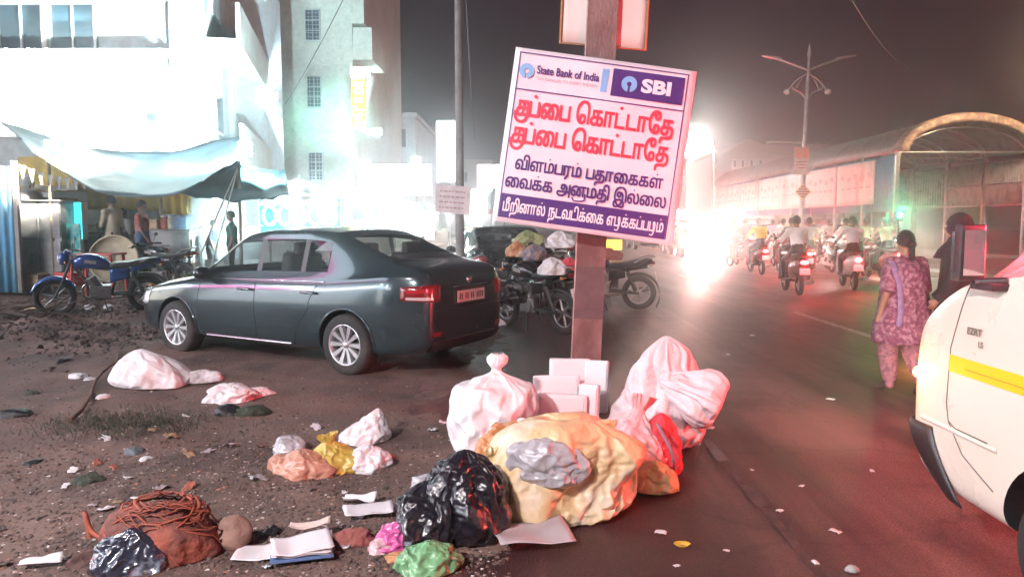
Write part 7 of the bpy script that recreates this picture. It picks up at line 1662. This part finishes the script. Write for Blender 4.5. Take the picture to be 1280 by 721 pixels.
for i in range(58):
    u, v = (rnd.uniform(0, 560), rnd.uniform(600, 718)) if i % 2 else (rnd.uniform(60, 560), rnd.uniform(520, 640))
    p = gr(u, v)
    if p.x > .1 or (570 > u > 490 and 570 < v < 700): continue
    s = rnd.uniform(.018, .05); sd = i * 1.7
    mb = MB(); mb.grid(lambda a, b: ((a - .5) * s * 2 * (1 + .5 * noise.noise(Vector((b * 3, sd, 0)))), (b - .5) * s * 1.3 * (1 + .6 * noise.noise(Vector((a * 3, sd, 5)))), s * (.25 + .8 * abs(noise.noise(Vector((a * 2.2, b * 2.2, sd)))))), 6, 5)
    t = mb.build('torn_scrap', sm_[i % 8], loc=(p.x, p.y, max(0, dirt_h(p.x, p.y)) - .004), solid=.0015); t.rotation_euler = (rnd.uniform(-.3, .3), rnd.uniform(-.3, .3), rnd.uniform(0, 6)); tag(t, 'torn scrap of %s %s' % (['white film', 'white paper', 'grey cardboard', 'black film', 'tan paper', 'dark leaf', 'reddish film', 'grey film'][i % 8], whereabouts(u, v)), 'scrap', '%s scraps trodden into the dirt' % ['white film', 'white paper', 'grey cardboard', 'black film', 'tan paper', 'dark leaf', 'reddish film', 'grey film'][i % 8])
# scraps on the road
scr = [(940, 420), (910, 444), (1038, 500), (888, 536), (826, 667), (1044, 666), (1002, 609), (846, 709), (1019, 705), (940, 589), (908, 690), (975, 640), (1090, 590)]
for i, (u, v) in enumerate(scr):
    p = gr(u, v); s = rnd.uniform(.020, .034) * (1 if i < 6 else .55); mb = MB(); mb.grid(lambda a, b: ((a - .5) * s * 2.4, (b - .5) * s * 1.6, s * .7 * abs(noise.noise(Vector((a * 3, b * 3, i)))) + .006), 5, 4)
    t = mb.build('paper_scrap', ppw, loc=(p.x, p.y, .003), solid=.0015); t.rotation_euler = (0, 0, rnd.uniform(0, 3)); tag(t, 'small white paper scrap on the asphalt ' + whereabouts(u, v, True), 'paper scrap', 'paper scraps on the asphalt')
mb = MB(); mb.grid(lambda a, b: (.04 * math.cos(a * 5) * (.5 + b * .5), .03 * math.sin(a * 5) * (.5 + b * .5), .015 * b), 12, 4); put('peel', 'small yellow peel on the asphalt right of the yellow sack', 'peel', 853, 684, mb, mat('yellow_peel', (.6, .35, .04), .5), 0, dz=.005, solid=.003)
put('road_stone', 'small grey stone on the asphalt at the bottom edge', 'stone', 1065, 714, bag_mesh((.03, .025, .03), FLAT, 130, .1, 2, nu=20, nv=12), M_['concrete'])
# cable lying over the dirt
a, b = gr(88, 532), gr(165, 424); mb = MB(); pts = [a.lerp(b, k / 14) for k in range(15)]; pts = [Vector((p.x + .04 * math.sin(i), p.y, dirt_h(p.x, p.y) + .03 + .02 * math.sin(i * 1.3))) for i, p in enumerate(pts)]
mb.tube(pts, [.018 - .0008 * i for i in range(15)], 6); tag(mb.build('iron_rod', M_['rust']), 'long bent rusty rod lying on the dirt left of the slumped sack', 'rod')
# ------------------------------------------------ gravel, crumbs, weeds: uncountable
ROCK = [(1, 0, 0), (-.5, .87, 0), (-.5, -.87, 0), (.3, .4, .75), (.2, -.5, .7), (-.5, .05, .8)]
RF = [(0, 1, 3), (1, 5, 3), (1, 2, 5), (2, 4, 5), (0, 4, 2), (0, 3, 4), (3, 5, 4)]
def scatter(name, label, m, n, smin, smax, dens, flatn=.7, cat='gravel'):
    mb = MB(); c = 0; tries = 0
    while c < n and tries < n * 12:
        tries += 1; u = rnd.uniform(-60, 640); v = 392 + 340 * rnd.random() ** 1.1; p = gr(u, v)
        if p.x > .55 or rnd.random() > dens(p.x, p.y, u, v): continue
        s = rnd.uniform(smin, smax) * rnd.random() ** .8 + smin * .4; a = rnd.uniform(0, 6.28); z = dirt_h(p.x, p.y); ca, sa = math.cos(a) * s, math.sin(a) * s; k = rnd.uniform(.6, 1.2)
        if z < .0: z = .0
        mb.add([(p.x + x * ca * k - y * sa, p.y + x * sa * k + y * ca, z + (w * flatn - .12) * s) for x, y, w in ROCK], RF, False); c += 1
    return tag(mb.build(name, m), label, cat, kind='stuff')
def d1(x, y, u, v):
    b = math.exp(-((u - 300) / 190) ** 2 - ((v - 590) / 65) ** 2); e = math.exp(-((u - 480) / 90) ** 2 - ((v - 690) / 30) ** 2)
    return min(1, .16 + (.30 if v > 560 else 0) + b + .6 * e + (.5 if v < 440 and u < 190 else 0))
scatter('gravel', 'brown gravel and clods strewn over the dirt', mat('brown_gravel', (.11, .075, .065), .9, var=.6, vs=9), 9000, .005, .019, d1)
scatter('gravel', 'pale chips and crumbs scattered through the gravel', mat('pale_chips', (.42, .33, .30), .8, var=.4, vs=20), 1500, .005, .017, d1, .45)
scatter('gravel', 'dark clods and black rubble scattered over the dirt', mat('dark_clods', (.07, .052, .048), .95, var=.3), 3400, .004, .024, lambda x, y, u, v: .18 + .5 * max(0, noise.noise(Vector((x * 1.2, y * 1.2, 3)))) + (.8 if v < 450 else .1), .45)
def rub(name, label, m, n, s0, s1):
    mb = MB()
    for _ in range(n):
        u = rnd.uniform(-60, 240); v = rnd.gauss(404, 20); v = max(376, v); p = gr(u, v)
        if noise.noise(Vector((p.x * .9, p.y * .9, 7))) < rnd.uniform(-.45, .25): continue
        s = rnd.uniform(s0, s1) * rnd.random() ** .7 + s0 * .5; z = dirt_h(p.x, p.y); M = Matrix.Translation((p.x, p.y, z + s * rnd.uniform(-.1, .5))) @ Euler((rnd.uniform(-.6, .6), rnd.uniform(-.6, .6), rnd.uniform(0, 6))).to_matrix().to_4x4()
        mb.add([(x * s * rnd.uniform(.7, 1.3), y * s * rnd.uniform(.6, 1.2), w * s * rnd.uniform(.5, 1)) for x, y, w in ROCK], RF, False, 0, M)
    return tag(mb.build(name, m), label, 'rubble', kind='stuff')
rub('rubble', 'dark rubble and clods heaped behind the slumped sack', MATS['dark_clods'], 2600, .008, .055)
rub('rubble', 'brown broken clods among the dark rubble', MATS['brown_gravel'], 1800, .008, .04)
scatter('debris', 'white shreds of paper and film mixed into the dirt', mat('white_shreds', (.62, .57, .56), .7), 420, .006, .022, lambda x, y, u, v: .2 + d1(x, y, u, v) * .6, .25, 'debris')
scatter('debris', 'reddish and orange crumbs of waste in the dirt', mat('orange_crumbs', (.38, .16, .09), .7), 380, .006, .02, lambda x, y, u, v: d1(x, y, u, v) * .7, .35, 'debris')
mb = MB(); c = 0
while c < 1500:                                            # low dry weeds in a dark strip
    u = rnd.gauss(165, 60); v = rnd.gauss(533, 9) - .02 * (u - 165); p = gr(u, v); z = dirt_h(p.x, p.y); a = rnd.uniform(0, 6.28); h = rnd.uniform(.015, .06); b_ = rnd.uniform(.01, .04); w = .003
    x, y = math.cos(a), math.sin(a); mb.add([(p.x - y * w, p.y + x * w, z), (p.x + y * w, p.y - x * w, z), (p.x + x * b_ * .5, p.y + y * b_ * .5, z + h * .7), (p.x + x * b_, p.y + y * b_, z + h)], [(0, 1, 2), (0, 2, 3)]); c += 1
tag(mb.build('dry_weeds', mat('dry_weeds', (.05, .055, .035), .9, var=.4)), 'dark strip of low weeds left of the gravel', 'weeds', kind='stuff')
# ------------------------------------------------ added haze volume standing in for lens bloom
hm = bpy.data.materials.new('bloom_haze'); hm.use_nodes = True; nt = hm.node_tree; nt.nodes.clear()
out = nt.nodes.new('ShaderNodeOutputMaterial'); pv = nt.nodes.new('ShaderNodeVolumePrincipled'); pv.inputs['Color'].default_value = (.93, .95, .97, 1); pv.inputs['Density'].default_value = HAZE; pv.inputs['Anisotropy'].default_value = .91
nt.links.new(pv.outputs[0], out.inputs['Volume'])
mb = MB(); mb.box((0, 85, 9), (300, 240, 20.4)); tag(mb.build('haze', hm), 'added pale haze over the whole street that makes the lamps bloom', 'haze', kind='stuff')
